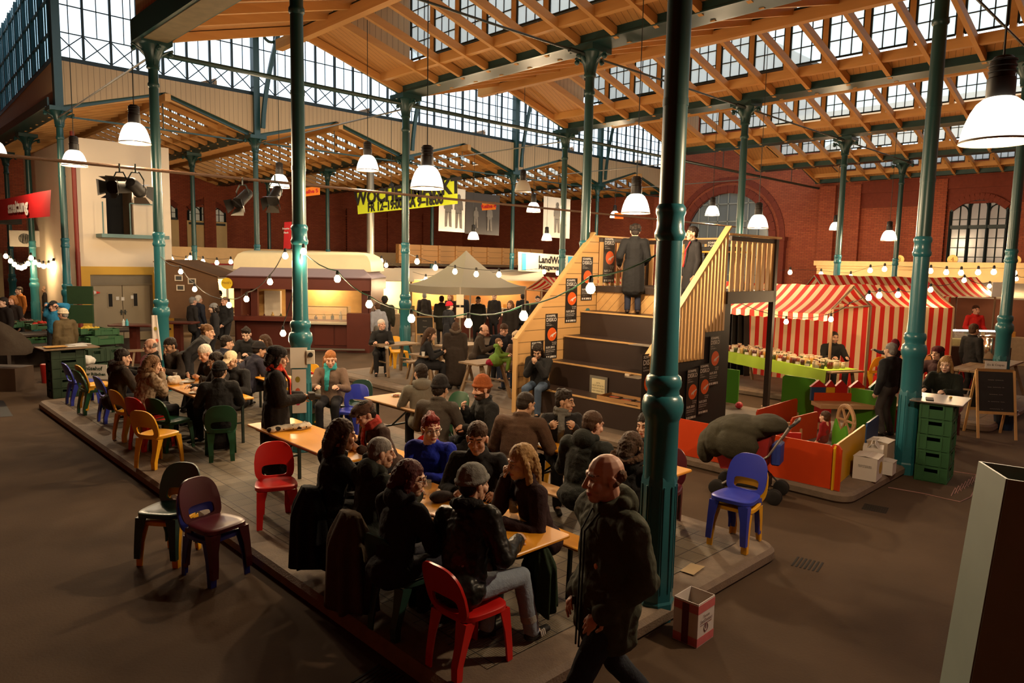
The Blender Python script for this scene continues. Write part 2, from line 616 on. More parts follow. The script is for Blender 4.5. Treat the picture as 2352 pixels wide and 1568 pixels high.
COLS = [
 (5.0, 3.35, 'turquoise iron column nearest the viewer, pink wine carton at its foot'),
 (11.5, 3.40, 'turquoise iron column beside the tall stack of green crates with a steel top'),
 (18.0, 3.62, 'turquoise iron column beside the big steel urn, behind the wooden A-frame board'),
 (5.04, 9.72, 'turquoise iron column behind the standing woman with the red scarf, sockets box on it'),
 (11.5, 9.78, 'dark teal iron column standing just behind the wooden grandstand, its top wall side'),
 (18.0, 9.85, 'dark teal column behind the grandstand landing, seen against the arched window'),
 (24.8, 9.9, 'dark teal column behind the first striped stall roof, pendant lamp beside it'),
 (31.3, 10.2, 'thin dark teal column before the brick end wall, between two far pendant lamps'),
 (5.12, 16.0, 'turquoise column in front of the grey double doors, dotted cloth hanging on it'),
 (11.45, 16.1, 'turquoise column beside the yellow chair and the small chalkboard, yellow banner behind'),
 (17.9, 16.2, 'dark teal column in front of the white butcher sign, right of the grey tent'),
 (5.40, 25.3, 'dark teal column at the corner of the white stair tower, paint peeling'),
 (11.5, 25.4, 'dark teal column behind the snack kiosk, left of the two hanging spotlights'),
 (18.0, 25.4, 'dark teal column far behind the yellow market banner'),
 (24.4, 25.4, 'dark teal column in front of the black and white photo banners, behind the grey tent'),
 (30.8, 25.4, 'dark teal column under the last bay of high windows, near the brick pier'),
 (5.72, 31.8, 'green column behind the vegetable stand wound with bulbs, nearer of two'),
 (6.05, 38.2, 'green column at the far edge behind the vegetable stand, bulbs hung from it'),
 (11.6, 31.8, 'thin teal column before the arched brick window with a white lower half'),
 (18.0, 31.8, 'thin teal column above the snack kiosk roof, orange row sign beside it'),
 (24.4, 31.8, 'thin teal column right of the yellow market banner, against brick wall'),
 (18.0, 38.2, 'thinnest teal column left of the tall red price banner'),
 (24.4, 38.2, 'thin far column left of the pale metal duct'),
]
for x, y, lb in COLS:
    column(x, y, lb)

# ------------------------------------------------ low gabled aisle roofs
ZG, ZR = 7.44, 8.36
_rs = math.hypot(3.1, ZR - ZG)
def _rafter_mesh(sgn):
    # local: runs from gutter (0) to ridge (+x * sgn), hung below boards
    m = MB()
    m.bar((0.02 * sgn, 0, ZG - .02), (3.18 * sgn, 0, ZR - .06), .09, .17)
    # notched tail
    return m.mesh('roof_rafter', M_rafter)
RAF_N, RAF_F = _rafter_mesh(1), _rafter_mesh(-1)
GW = .92       # glazing unit width
def _glz():
    post, fr, pane = MB(), MB(), MB()
    z0, z1 = 7.86, 9.36
    post.b2((-.05, -.06, z0 - .15), (.05, .06, z1))
    fr.b2((-.02, .06, z0), (.02, .10, z1)); fr.b2((-.02, GW - .10, z0), (.02, GW - .06, z1))
    for i in (1, 2):
        y = .08 + (GW - .16) * i / 3
        fr.b2((-.012, y - .011, z0), (.012, y + .011, z1))
    for i in range(0, 5):
        z = z0 + (z1 - z0) * i / 4
        w = .022 if i in (0, 4) else .011
        fr.b2((-.012, .08, z - w), (.012, GW - .08, z + w))
    pane.b2((-.003, .08, z0), (.003, GW - .08, z1))
    return post.mesh('post', M_piney), fr.mesh('window_frame', M_mull), pane.mesh('pane', M_sky_pane)
GLZ = _glz()
WN = [0]
def window_unit(x, y):
    WN[0] += 1
    o = bpy.data.objects.new('window_%d' % WN[0], GLZ[1]); C.objects.link(o); struct(o); o.location = (x, y, 0)
    p = bpy.data.objects.new('pane', GLZ[2]); C.objects.link(p); p.parent = o
    q = bpy.data.objects.new('post', GLZ[0]); C.objects.link(q); q.parent = o
def bay(X0, X1, Y0, Y1, near_gable=True, far_gable=True, glaze=(True, True), coarse=False):
    Xm = (X0 + X1) / 2
    k = (X1 - X0) / 6.5
    n = MB()
    def slab(xa, za, xb, zb, ya, yb, t=.04):
        n.hexa([(xa, ya, za), (xb, ya, zb), (xb, yb, zb), (xa, yb, za), (xa, ya, za + t), (xb, ya, zb + t), (xb, yb, zb + t), (xa, yb, za + t)])
    slab(X0 + .12, ZG + .08, Xm, ZR + .03, Y0, Y1)
    ga = Y0 + 1.25 if glaze[0] else Y0
    gb = Y1 - 1.25
    N = max(1, int((gb - ga) / GW))
    gb = ga + N * GW
    slab(Xm, ZR + .03, X1 - .12, ZG + .08, Y0, ga)
    slab(Xm, ZR + .03, X1 - .12, ZG + .08, gb, Y1)
    sl = (ZR - ZG - .05) / (X1 - .12 - Xm)
    zx = ZG + .08 + sl * .73
    slab(X1 - .85, zx, X1 - .12, ZG + .08, ga, gb)
    slab(Xm, ZR + .12, X1 - .80, 9.40, ga - .05, gb + .05)
    struct(n.build('ceiling', M_pine))
    ch = MB()
    for y in (ga, gb):
        ch.poly([(Xm, y, ZR + .03), (X1 - .85, y, zx), (X1 - .85, y, 9.40)])
        ch.poly([(Xm, y + .03, ZR + .03), (X1 - .85, y + .03, zx), (X1 - .85, y + .03, 9.40)])
    struct(ch.build('wall_skylight_cheek', M_cream))
    p = MB(); p.b2((X1 - .93, Y0, zx - .16), (X1 - .79, Y1, zx + .05)); struct(p.build('trim_purlin', M_piney))
    p = MB(); p.b2((Xm - .09, Y0 - .5, ZR - .36), (Xm + .09, Y1 + .8, ZR - .12)); struct(p.build('trim_ridge_beam', M_piney))
    p = MB(); p.b2((Xm - .05, Y0 - .2, ZR - .12), (Xm + .05, Y1 + .1, ZR - .06)); struct(p.build('trim_ridge_rail', M_iron))
    y = ga + GW * .0
    i = 0
    yy = Y0 + .08
    ys = [Y0 + .08]
    for j in range(N + 1):
        ys.append(ga + j * GW - .32)
    ys.append(Y1 - .1)
    for y in ys:
        for me, x in ((RAF_N, X0 + .14), (RAF_F, X1 - .14)):
            o = bpy.data.objects.new('roof_rafter', me); C.objects.link(o); o.location = (x, y, 0); o.scale = (k, 1, 1); struct(o)
    for j in range(N):
        window_unit(X1 - .85, ga + j * GW)
    # steel gable rims and tie rods
    for y, on in ((Y0, near_gable), (Y1, far_gable)):
        if on:
            g = MB()
            g.bar((X0 + .2, y, ZG - .02), (Xm, y, ZR - .02), .08, .14)
            g.bar((Xm, y, ZR - .02), (X1 - .2, y, ZG - .02), .08, .14)
            g.bar((X0, y, 7.16), (X1, y, 7.16), .05, .05)
            g.cyl((Xm, y, 7.16), (Xm, y, ZR - .1), .015, n=6)
            struct(g.build('trim_gable_rim', M_dteal))
def gutter(X, Y0, Y1, w=.50):
    g = MB()
    g.b2((X - w / 2, Y0, 7.36), (X + w / 2, Y1, 7.42))
    g.b2((X - w / 2, Y0, 7.42), (X - w / 2 + .05, Y1, 7.66))
    g.b2((X + w / 2 - .05, Y0, 7.42), (X + w / 2, Y1, 7.66))
    g.b2((X - w / 2 - .06, Y0, 7.36), (X + w / 2 + .06, Y1, 7.385))
    struct(g.build('beam_gutter', M_dteal))
GX = [5.1, 11.5, 18.0, 24.5, 31.0, 37.3]
for i in range(5):
    bay(GX[i], GX[i + 1], -3.0, 16.1)
    bay(GX[i] + (.25 if i == 0 else 0), GX[i + 1], 25.5, 44.6, far_gable=False)
for i in range(6):
    gutter(GX[i], -3.0, 16.2)
    gutter(GX[i] + (.3 if i == 0 else 0), 25.5, 44.6)
# long tie rods through the capitals, both ways
for y in (16.1,):
    r = MB(); r.cyl((5.1, y, 7.14), (37.3, y, 7.14), .055, n=8); struct(r.build('trim_tie_rod', M_dteal))
for j, (xa, ya, xb, yb) in enumerate([(5.1, 16.1, 5.35, 25.4), (11.5, 16.1, 11.5, 25.4), (18, 16.1, 18, 25.4), (24.5, 16.1, 24.5, 25.4), (31, 16.1, 31, 25.4)]):
    r = MB(); r.cyl((xa, ya, 7.05), (xb, yb, 7.05), .022, n=6); struct(r.build('trim_tie_rod', mat('galvanised_steel', '8d8a80', .35, .7, var=.1)))
for x in (11.5, 18, 24.5, 31):
    for y in (3.4, 9.78):
        r = MB(); r.cyl((x - 6.3, y, 7.2), (x - .2, y, 7.2), .022, n=6); r.cyl((x - .65, y, 7.2), (x - .2, y, 7.2), .05, n=6); struct(r.build('trim_tie_rod', M_iron))

# board wall and box girder over the first column line (side of the tall transept)
b = MB(); b.b2((4.86, -3, 7.7), (4.92, 16.1, 9.3)); struct(b.build('wall_transept_boards', M_cream))
b = MB(); b.b2((4.78, -3, 7.30), (5.36, 16.2, 7.36)); b.b2((4.78, -3, 7.36), (4.86, 16.2, 7.72)); struct(b.build('trim_box_girder', M_dteal))
b = MB(); b.b2((4.86, -3, 7.285), (5.32, 16.2, 7.30)); struct(b.build('trim_girder_soffit', mat('weathered_steel', '7d6f52', .6, .2, var=.35, scale=5)))
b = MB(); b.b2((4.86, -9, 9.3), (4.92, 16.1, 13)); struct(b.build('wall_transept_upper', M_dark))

# ------------------------------------------------ clerestory of the tall nave (far side)
def clerestory(Xa, Xb, Y, xbrace, zb=8.86, zt=11.9, n=8):
    WN[0] += 1
    f = MB()
    w = (Xb - Xa) / n
    for i in range(n + 1):
        x = Xa + i * w
        h = .035 if i % 4 == 0 else (.028 if xbrace or i % 2 == 0 else .02)
        f.b2((x - h, Y - .05, zb), (x + h, Y + .05, zt))
        if i < n:
            f.b2((x + w / 2 - .011, Y - .015, zb + (.75 if xbrace else 0)), (x + w / 2 + .011, Y + .015, zt))
    rows = (.75, 1.55, 2.25, 2.6) if xbrace else (.45, .95, 1.45, 1.95, 2.45)
    for h in rows:
        f.b2((Xa, Y - .015, zb + h - .015), (Xb, Y + .015, zb + h + .015))
    if xbrace:
        for i in range(n):
            x = Xa + i * w
            f.bar((x, Y, zb + .05), (x + w, Y, zb + .75), .02, .03)
            f.bar((x, Y + .012, zb + .75), (x + w, Y + .012, zb + .05), .02, .03)
    for i in range(n):       # arched heads
        x = Xa + i * w
        r = w / 2
        pts = [(x + r - r * math.cos(PI * t / 8), Y, zt - r - .1 + r * math.sin(PI * t / 8)) for t in range(9)]
        f.tube(pts, .022, 4)
    f.b2((Xa, Y - .09, zb - .16), (Xb, Y + .05, zb + .03))
    f.b2((Xa, Y - .06, zt - .1), (Xb, Y + .06, 13.0))
    o = struct(f.build('window_%d' % WN[0], M_mull))
    p = MB(); p.b2((Xa, Y + .055, zb), (Xb, Y + .06, zt)); p.build('pane', M_cl_pane, o)
CX = [5.40, 11.5, 18.0, 24.4, 30.8, 37.2]
for i in range(5):
    clerestory(CX[i], CX[i + 1], 25.45, i < 2)
    # boards between gable roof and sill
    m = MB(); Xm = (CX[i] + CX[i + 1]) / 2
    for yy in (25.30, 25.34):
        m.poly([(CX[i], yy, 7.42), (Xm, yy, 8.34), (Xm, yy, 8.75), (CX[i], yy, 8.75)])
        m.poly([(Xm, yy, 8.34), (CX[i + 1], yy, 7.42), (CX[i + 1], yy, 8.75), (Xm, yy, 8.75)])
    struct(m.build('wall_clerestory_boards', M_cream))
    # wall shaft above the column, with pierced curved bracket
    m = MB()
    x = CX[i]
    m.b2((x - .11, 25.18, 7.36), (x + .11, 25.44, 12.5))
    if i > 0:
        pts = [(x + .12 + .75 * t ** 1.6, 25.0 - .1 * t, 7.6 + 3.9 * t) for t in [k / 8 for k in range(9)]]
        for a, c in zip(pts, pts[1:]):
            m.bar(a, c, .10, .14, up=(1, 0, 0))
        cc = Vector((x + .42, 24.95, 10.9))
        m.tube([cc + Vector((.27 * math.cos(2 * PI * k / 14), 0, .30 * math.sin(2 * PI * k / 14))) for k in range(15)], .05, 6)
    struct(m.build('trim_wall_shaft', M_dteal))
# left clerestory of the transept beyond the crossing
f = MB(); pn = MB()
for i in range(13):
    t = i / 12
    x, y = 5.35 + .75 * t, 25.6 + 19 * t
    f.b2((x - .05, y - .05, 8.86), (x + .05, y + .05, 12))
    if i < 12:
        for q in (.25, .5, .75):
            xx, yq = x + .75 / 12 * q, y + 19 / 12 * q
            f.b2((xx - .02, yq - .02, 8.86), (xx + .02, yq + .02, 12))
for z in (8.8, 9.6, 10.6, 11.6):
    f.bar((5.35, 25.6, z), (6.1, 44.6, z), .06, .06 if z > 9 else .16)
WN[0] += 1
o = struct(f.build('window_%d' % WN[0], mat('blue_green_iron', '1d4a55', .45, var=.15)))
pn.quad((5.38, 25.6, 8.86), (6.13, 44.6, 8.86), (6.13, 44.6, 12), (5.38, 25.6, 12)); pn.build('pane', pane_glass('dull_pane', (.55, .72, .8), .35), o)
m = MB(); m.quad((5.33, 25.6, 7.4), (6.08, 44.6, 7.4), (6.08, 44.6, 8.75), (5.33, 25.6, 8.75)); struct(m.build('wall_transept_far_boards', M_cream))

# ------------------------------------------------ end walls
XE, YE = 37.3, 44.6
ac = (on_x(1594, 480, XE).y + on_x(1762, 480, XE).y) / 2 + .1
ar = (on_x(1590, 480, XE).y - on_x(1762, 480, XE).y) / 2 + .25
zs = 4.6
def arch_pts(r, n=20):
    return [(ac + r * math.cos(PI * i / n), zs + r * math.sin(PI * i / n)) for i in range(n + 1)]
w = MB()
# end wall in pieces round the arch
top = 13.0
pts = arch_pts(ar)
for i in range(20):
    (y1, z1), (y2, z2) = pts[i], pts[i + 1]
    w.poly([(XE, y1, z1), (XE, y2, z2), (XE, y2, top), (XE, y1, top)])
w.poly([(XE, ac - ar, 0), (XE, ac - ar, top), (XE, 16.0, top), (XE, 16.0, 8.5), (XE, -9, 8.5), (XE, -9, 0)])
w.poly([(XE, ac + ar, 0), (XE, ac + ar, top), (XE, 25.6, top), (XE, 25.6, 8.5), (XE, 47, 8.5), (XE, 47, 0)])
struct(w.build('wall_end', M_bricky))
t = MB()
for rr, dx, dw in ((ar + .22, .12, .40), (ar + .75, .06, .30)):
    P = arch_pts(rr, 20)
    for (y1, z1), (y2, z2) in zip(P, P[1:]):
        t.bar((XE - dx / 2, y1, z1), (XE - dx / 2, y2, z2), dw, dx, up=(1, 0, 0))
for s in (-1, 1):
    y = ac + s * (ar + .45)
    t.b2((XE - .30, y - .55, 0), (XE, y + .55, zs - .5))
    t.b2((XE - .42, y - .62, zs - .12), (XE, y + .62, zs + .08))
    t.b2((XE - .36, y - .58, zs - .5), (XE, y + .58, zs - .12))
struct(t.build('trim_arch_surround', M_brickd))
WN[0] += 1
f = MB()
for i in range(-4, 5):
    y = ac + i * ar / 4.2
    h = math.sqrt(max(0, ar * ar - (y - ac) ** 2))
    f.b2((XE + .05, y - .03, 1.5), (XE + .11, y + .03, zs + h))
for z in (2.6, 3.6, 4.6, 5.6, 6.6):
    hw = ar if z <= zs else math.sqrt(max(0.01, ar * ar - (z - zs) ** 2))
    f.b2((XE + .05, ac - hw, z - .03), (XE + .11, ac + hw, z + .03))
o = struct(f.build('window_%d' % WN[0], mat('grey_window_bars', '8a918f', .5, var=.1)))
p = MB(); p.poly([(XE + .14, y, z) for y, z in [(ac + ar, 0)] + pts + [(ac - ar, 0)]]); p.build('pane', pane_glass('dim_pane', (.32, .38, .42), .5), o)
# the nave's tall part of that wall beyond, and the yard outside kept dark
p = MB(); p.b2((XE + 1.2, ac - ar - 1, 0), (XE + 1.4, ac + ar + 1, 13)); struct(p.build('wall_yard', mat('yard_wall', '565a5c', .8, var=.2)))
# pilasters, frieze, pipes on the end wall
t = MB()
for px in (1515, 1532):
    pass
for y0, y1, d in ((25.0, 25.9, .5), (15.1, 15.9, .30), (13.9, 14.4, .22), (on_x(2168, 500, XE).y - .1, on_x(2168, 500, XE).y + .6, .2)):
    t.b2((XE - d, y0, 0), (XE, y1, 7.2))
struct(t.build('trim_pilasters', M_bricky))
t = MB()
t.b2((XE - .10, -9, 6.05), (XE, 13.9, 6.15)); t.b2((XE - .06, -9, 6.15), (XE, 13.9, 6.75)); t.b2((XE - .14, -9, 6.75), (XE, 13.9, 7.3))
struct(t.build('trim_frieze', M_brickd))
# segment-headed window in the end wall
def arched_window(cx_, plane, w_, z0, z1, along='y', nlow=3, mats=None, inset=.12, panecol=(.35, .36, .42)):
    WN[0] += 1
    m, su = MB(), MB()
    def P(u, z, d):
        return (plane + d, cx_ + u, z) if along == 'y' else (cx_ + u, plane + d, z)
    s = -1
    hw = w_ / 2
    rise = w_ * .22
    def top(u):
        return z1 - rise * (u / hw) ** 2
    N = 12
    for i in range(N):
        u1, u2 = -hw + w_ * i / N, -hw + w_ * (i + 1) / N
        su.bar(P(u1, top(u1) + .12, -.07), P(u2, top(u2) + .12, -.07), .16, .30, up=(0, 0, 1))
        m.bar(P(u1, top(u1), -.04), P(u2, top(u2), -.04), .10, .10, up=(0, 0, 1))
    zm = z1 - w_ * .55
    for u in (-hw, -hw / 3, hw / 3, hw):
        m.bar(P(u, z0, -.04), P(u, top(u), -.04), .10, .09, up=(0, 0, 1) if 0 else (1, 1, 0))
    for u in (-2 * hw / 3, 0, 2 * hw / 3):
        m.bar(P(u, z0, -.03), P(u, top(u) - .05, -.03), .035, .035, up=(1, 1, 0))
    z = z0
    while z < z1 - rise:
        m.bar(P(-hw, z, -.03), P(hw, z, -.03), .035, .035)
        z += .42
    m.bar(P(-hw, zm, -.04), P(hw, zm, -.04), .10, .14)
    for k in range(3):      # small round heads
        c = -hw + w_ * (k + .5) / 3
        r = w_ / 6 * .9
        m.tube([P(c + r * math.cos(PI * j / 8), min(top(c) - r - .02, zm + 1.2) + r * math.sin(PI * j / 8), -.05) for j in range(9)], .03, 4)
    o = struct(m.build('window_%d' % WN[0], M_mull))
    q = MB(); q.poly([P(-hw, z0, -.012)] + [P(hw, z0, -.012)] + [P(-(-hw + w_ * i / N), top(-hw + w_ * i / N), -.012) for i in range(N + 1)])
    q.build('pane', mat('window_pane_%d' % WN[0], panecol, .15, var=.15, scale=1.5, spec=.6), o)
    struct(su.build('trim_window_arch', M_brickd))
wl, wr = on_x(2182, 530, XE), on_x(2312, 530, XE)
arched_window((wl.y + wr.y) / 2, XE, wl.y - wr.y, on_x(2240, 612, XE).z, on_x(2245, 458, XE).z, 'y')
# market shopfront band along the end wall, with its cornice
XS = 34.2
zt = on_x(2000, 600, XS).z
b = MB(); b.b2((XS, -9, 0), (XS + .2, 14.6, zt - .15)); struct(b.build('wall_shopfront', mat('cream_shopfront', 'c9a878', .7, var=.1, scale=2)))
b = MB(); b.b2((XS - .15, -9, zt - .22), (XE, 14.7, zt)); b.b2((XS - .08, -9, zt - .34), (XS, 14.6, zt - .22)); struct(b.build('trim_shopfront_cornice', mat('cream_cornice', 'c2a272', .7, var=.1)))
# back brick wall
m = MB(); m.b2((-9, YE, 0), (XE, YE + .3, 8.6)); m.b2((-9, YE, 8.6), (5.6, YE + .3, 13)); struct(m.build('wall_back', M_brickx))
t = MB()
t.b2((5.5, YE - .12, 6.0), (XE, YE, 6.12)); t.b2((5.5, YE - .08, 6.5), (XE, YE, 6.62))
for x in (12.7, 17.2, 20.6, 23.6, 27, 30.4, 33.6):
    t.b2((x - .35, YE - .18, 0), (x + .35, YE, 6.6))
struct(t.build('trim_back_pilasters', M_brickx))
for pxa, pxb in ((432, 516), (330, 405)):
    a, c = on_y(pxa, 490, YE), on_y(pxb, 490, YE)
    arched_window((a.x + c.x) / 2, YE, c.x - a.x, on_y(470, 508, YE).z, on_y(470, 468, YE).z, 'x', panecol=(.75, .85, .9))
    q = MB(); q.b2((a.x - .1, YE - .06, on_y(470, 578, YE).z), (c.x + .1, YE, on_y(470, 508, YE).z)); struct(q.build('trim_window_panel', mat('pale_panel', 'd9bd88', .8, var=.05)))

# ------------------------------------------------ white stair tower with the grey double doors
YT = 27.4
XT0 = on_y(170, 500, YT).x
t = MB()
zt_ = 6.75
dl, dr = on_y(210, 700, YT).x, on_y(352, 700, YT).x
dz = 2.34
ol, orr, oz0, oz1 = on_y(243, 450, YT).x, on_y(305, 450, YT).x, 3.72, 5.70
XT1 = 9.2
t.b2((XT0, YT, 2.62), (XT1, YT + .15, oz0)); t.b2((XT0, YT, oz1), (XT1, YT + .15, zt_))
t.b2((XT0, YT, oz0), (ol, YT + .15, oz1)); t.b2((orr, YT, oz0), (XT1, YT + .15, oz1))
t.b2((XT0, YT + .15, 0), (XT0 + .15, 35, zt_)); t.b2((XT1 - .15, YT + .15, 0), (XT1, 35, zt_)); t.b2((XT0, YT, zt_), (XT1, 35, zt_ + .1))
struct(t.build('wall_tower', M_white))
t = MB()
t.b2((XT0, YT - .01, 0), (dl, YT + .15, 2.62)); t.b2((dr, YT - .01, 0), (XT1, YT + .15, 2.62)); t.b2((dl, YT - .01, dz), (dr, YT + .15, 2.62))
struct(t.build('wall_tower_yellow', mat('ochre_wall_paint', 'c79a35', .7, var=.1, scale=2)))
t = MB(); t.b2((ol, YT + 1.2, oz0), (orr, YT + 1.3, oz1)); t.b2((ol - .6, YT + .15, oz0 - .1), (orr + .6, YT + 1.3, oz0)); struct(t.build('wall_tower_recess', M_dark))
d = MB(); d.b2((dl, YT + .06, dz - .32), (dr, YT + .12, dz)); d.b2((dl, YT + .02, 0), (dl + .08, YT + .12, dz - .3)); d.b2((dr - .08, YT + .02, 0), (dr, YT + .12, dz - .3)); d.b2((dl, YT + .0, dz - .36), (dr, YT + .12, dz - .3))
M_door = mat('grey_door_paint', '8f8168', .45, var=.08, scale=2)
dd = struct(d.build('door_1', mat('grey_door_frame', '6f6450', .5, var=.1)))
mid = (dl + dr) / 2
for k, (a, c) in enumerate(((dl + .08, mid - .01), (mid + .01, dr - .08))):
    q = MB(); q.b2((a, YT + .05, .03), (c, YT + .10, dz - .36)); lf = q.build('door_leaf', M_door, dd)
    wx = a + (c - a) * (.58 if k == 0 else .45)
    q = MB(); q.b2((wx - .09, YT + .03, 1.2), (wx + .09, YT + .055, 1.72)); q.build('window_rim', M_door, lf)
    q = MB(); q.b2((wx - .06, YT + .022, 1.24), (wx + .06, YT + .04, 1.68)); q.build('window_pane', M_dark, lf)
    hx = mid + (-.06 if k == 0 else .06)
    q = MB(); q.b2((hx - .015, YT - .02, .95), (hx + .015, YT + .05, 1.12)); q.b2((hx - .05, YT - .03, 1.04), (hx + .05, YT - .01, 1.06)); q.build('handle', M_iron, lf)
# balcony ledge and pipe rails under the dark opening
t = MB(); t.b2((ol - .35, YT - .7, oz0 - .12), (XT1 - .3, YT + .02, oz0)); 
lg = tag(t.build('balcony_ledge', mat('teal_grey_steel', '5d7a76', .5, var=.15)), 'grey-green steel ledge under the dark opening of the white tower', 'ledge')
t = MB()
for x in (ol - .28, ol + .55, ol + 1.3):
    t.cyl((x, YT - .65, oz0), (x, YT - .65, oz0 + 1.05), .022, n=6)
t.cyl((ol + .55, YT - .65, oz0 + 1.05), (ol + 1.35, YT - .65, oz0 + 1.05), .022, n=6)
t.build('railing', mat('teal_grey_steel', 0), lg)
# red down pipe by the tower corner
t = MB(); t.cyl((XT0 + .02, YT - .16, 0), (XT0 + .02, YT - .16, 3.1), .075, n=10); t.cyl((XT0 + .02, YT - .16, 3.1), (XT0 + .02, YT - .16, 7.0), .07, n=10)
tag(t.build('drain_pipe', mat('oxide_red_paint', '7a2c20', .5, var=.15)), 'oxide red drain pipe on the corner of the white tower', 'pipe')

# ------------------------------------------------ paved islands with stone kerbs
def island(x0, y0, x1, y1, h=.14, r=.22, tile=None):
    k = MB()
    w_ = .34
    k.rbox(((x0 + x1) / 2, (y0 + y1) / 2, h / 2 - .005), (x1 - x0, y1 - y0, h + .01), r, 5)
    struct(k.build('floor_kerb', M_kerb, smooth=.7))
    p = MB(); p.b2((x0 + w_, y0 + w_, h - .02), (x1 - w_, y1 - w_, h + .004))
    struct(p.build('floor_island', tile or M_plat))
def rib_tiles():
    m, nt, N, L, b_ = _new('ribbed_floor_tile')
    b_.inputs['Roughness'].default_value = .6
    tc = N.new('ShaderNodeTexCoord')
    br = N.new('ShaderNodeTexBrick')
    br.offset = 0.0
    br.inputs['Scale'].default_value = 1.0
    br.inputs['Brick Width'].default_value = .22
    br.inputs['Row Height'].default_value = .22
    br.inputs['Mortar Size'].default_value = .006
    br.inputs['Color1'].default_value = (.31, .245, .165, 1)
    br.inputs['Color2'].default_value = (.23, .18, .12, 1)
    br.inputs['Mortar'].default_value = (.06, .045, .03, 1)
    L.new(tc.outputs['Object'], br.inputs['Vector'])
    sp = N.new('ShaderNodeSeparateXYZ'); L.new(tc.outputs['Object'], sp.inputs[0])
    mu = N.new('ShaderNodeMath'); mu.operation = 'MULTIPLY'; mu.inputs[1].default_value = 2 * PI / .0183; L.new(sp.outputs[1], mu.inputs[0])
    si = N.new('ShaderNodeMath'); si.operation = 'SINE'; L.new(mu.outputs[0], si.inputs[0])
    no = N.new('ShaderNodeTexNoise'); no.inputs['Scale'].default_value = 1.6; no.inputs['Detail'].default_value = 5; L.new(tc.outputs['Object'], no.inputs['Vector'])
    mr = N.new('ShaderNodeMapRange'); mr.inputs[1].default_value = -1; mr.inputs[2].default_value = -.3; mr.inputs[3].default_value = .55; mr.inputs[4].default_value = 1; L.new(si.outputs[0], mr.inputs[0])
    m1 = N.new('ShaderNodeMix'); m1.data_type = 'RGBA'; m1.blend_type = 'MULTIPLY'; m1.inputs[0].default_value = 1
    L.new(br.outputs['Color'], m1.inputs[6]); L.new(mr.outputs[0], m1.inputs[7])
    m2 = N.new('ShaderNodeMix'); m2.data_type = 'RGBA'; m2.blend_type = 'MULTIPLY'; m2.inputs[0].default_value = .75
    L.new(m1.outputs[2], m2.inputs[6]); L.new(no.outputs['Fac'], m2.inputs[7]); L.new(m2.outputs[2], b_.inputs['Base Color'])
    bp = N.new('ShaderNodeBump'); bp.inputs['Strength'].default_value = .4; bp.inputs['Distance'].default_value = .005; L.new(si.outputs[0], bp.inputs['Height']); L.new(bp.outputs[0], b_.inputs['Normal'])
    return m
M_tile = rib_tiles()
island(2.88, 3.18, 7.05, 16.4, tile=M_tile)
island(9.25, 3.35, 13.7, 16.4)
island(15.6, 3.2, 20.2, 16.4)
for px, py, rz in ((1852, 1295, 0), (2010, 1168, PI / 2), (865, 1558, 0), (160, 943, 0)):
    g = MB(); p = at(px, py)
    for i in range(7):
        g.b2((-.14, -.14 + i * .04, .001), (.14, -.122 + i * .04, .004))
    o = g.build('floor_drain', M_dark, loc=p, rz=rz + .2); struct(o)
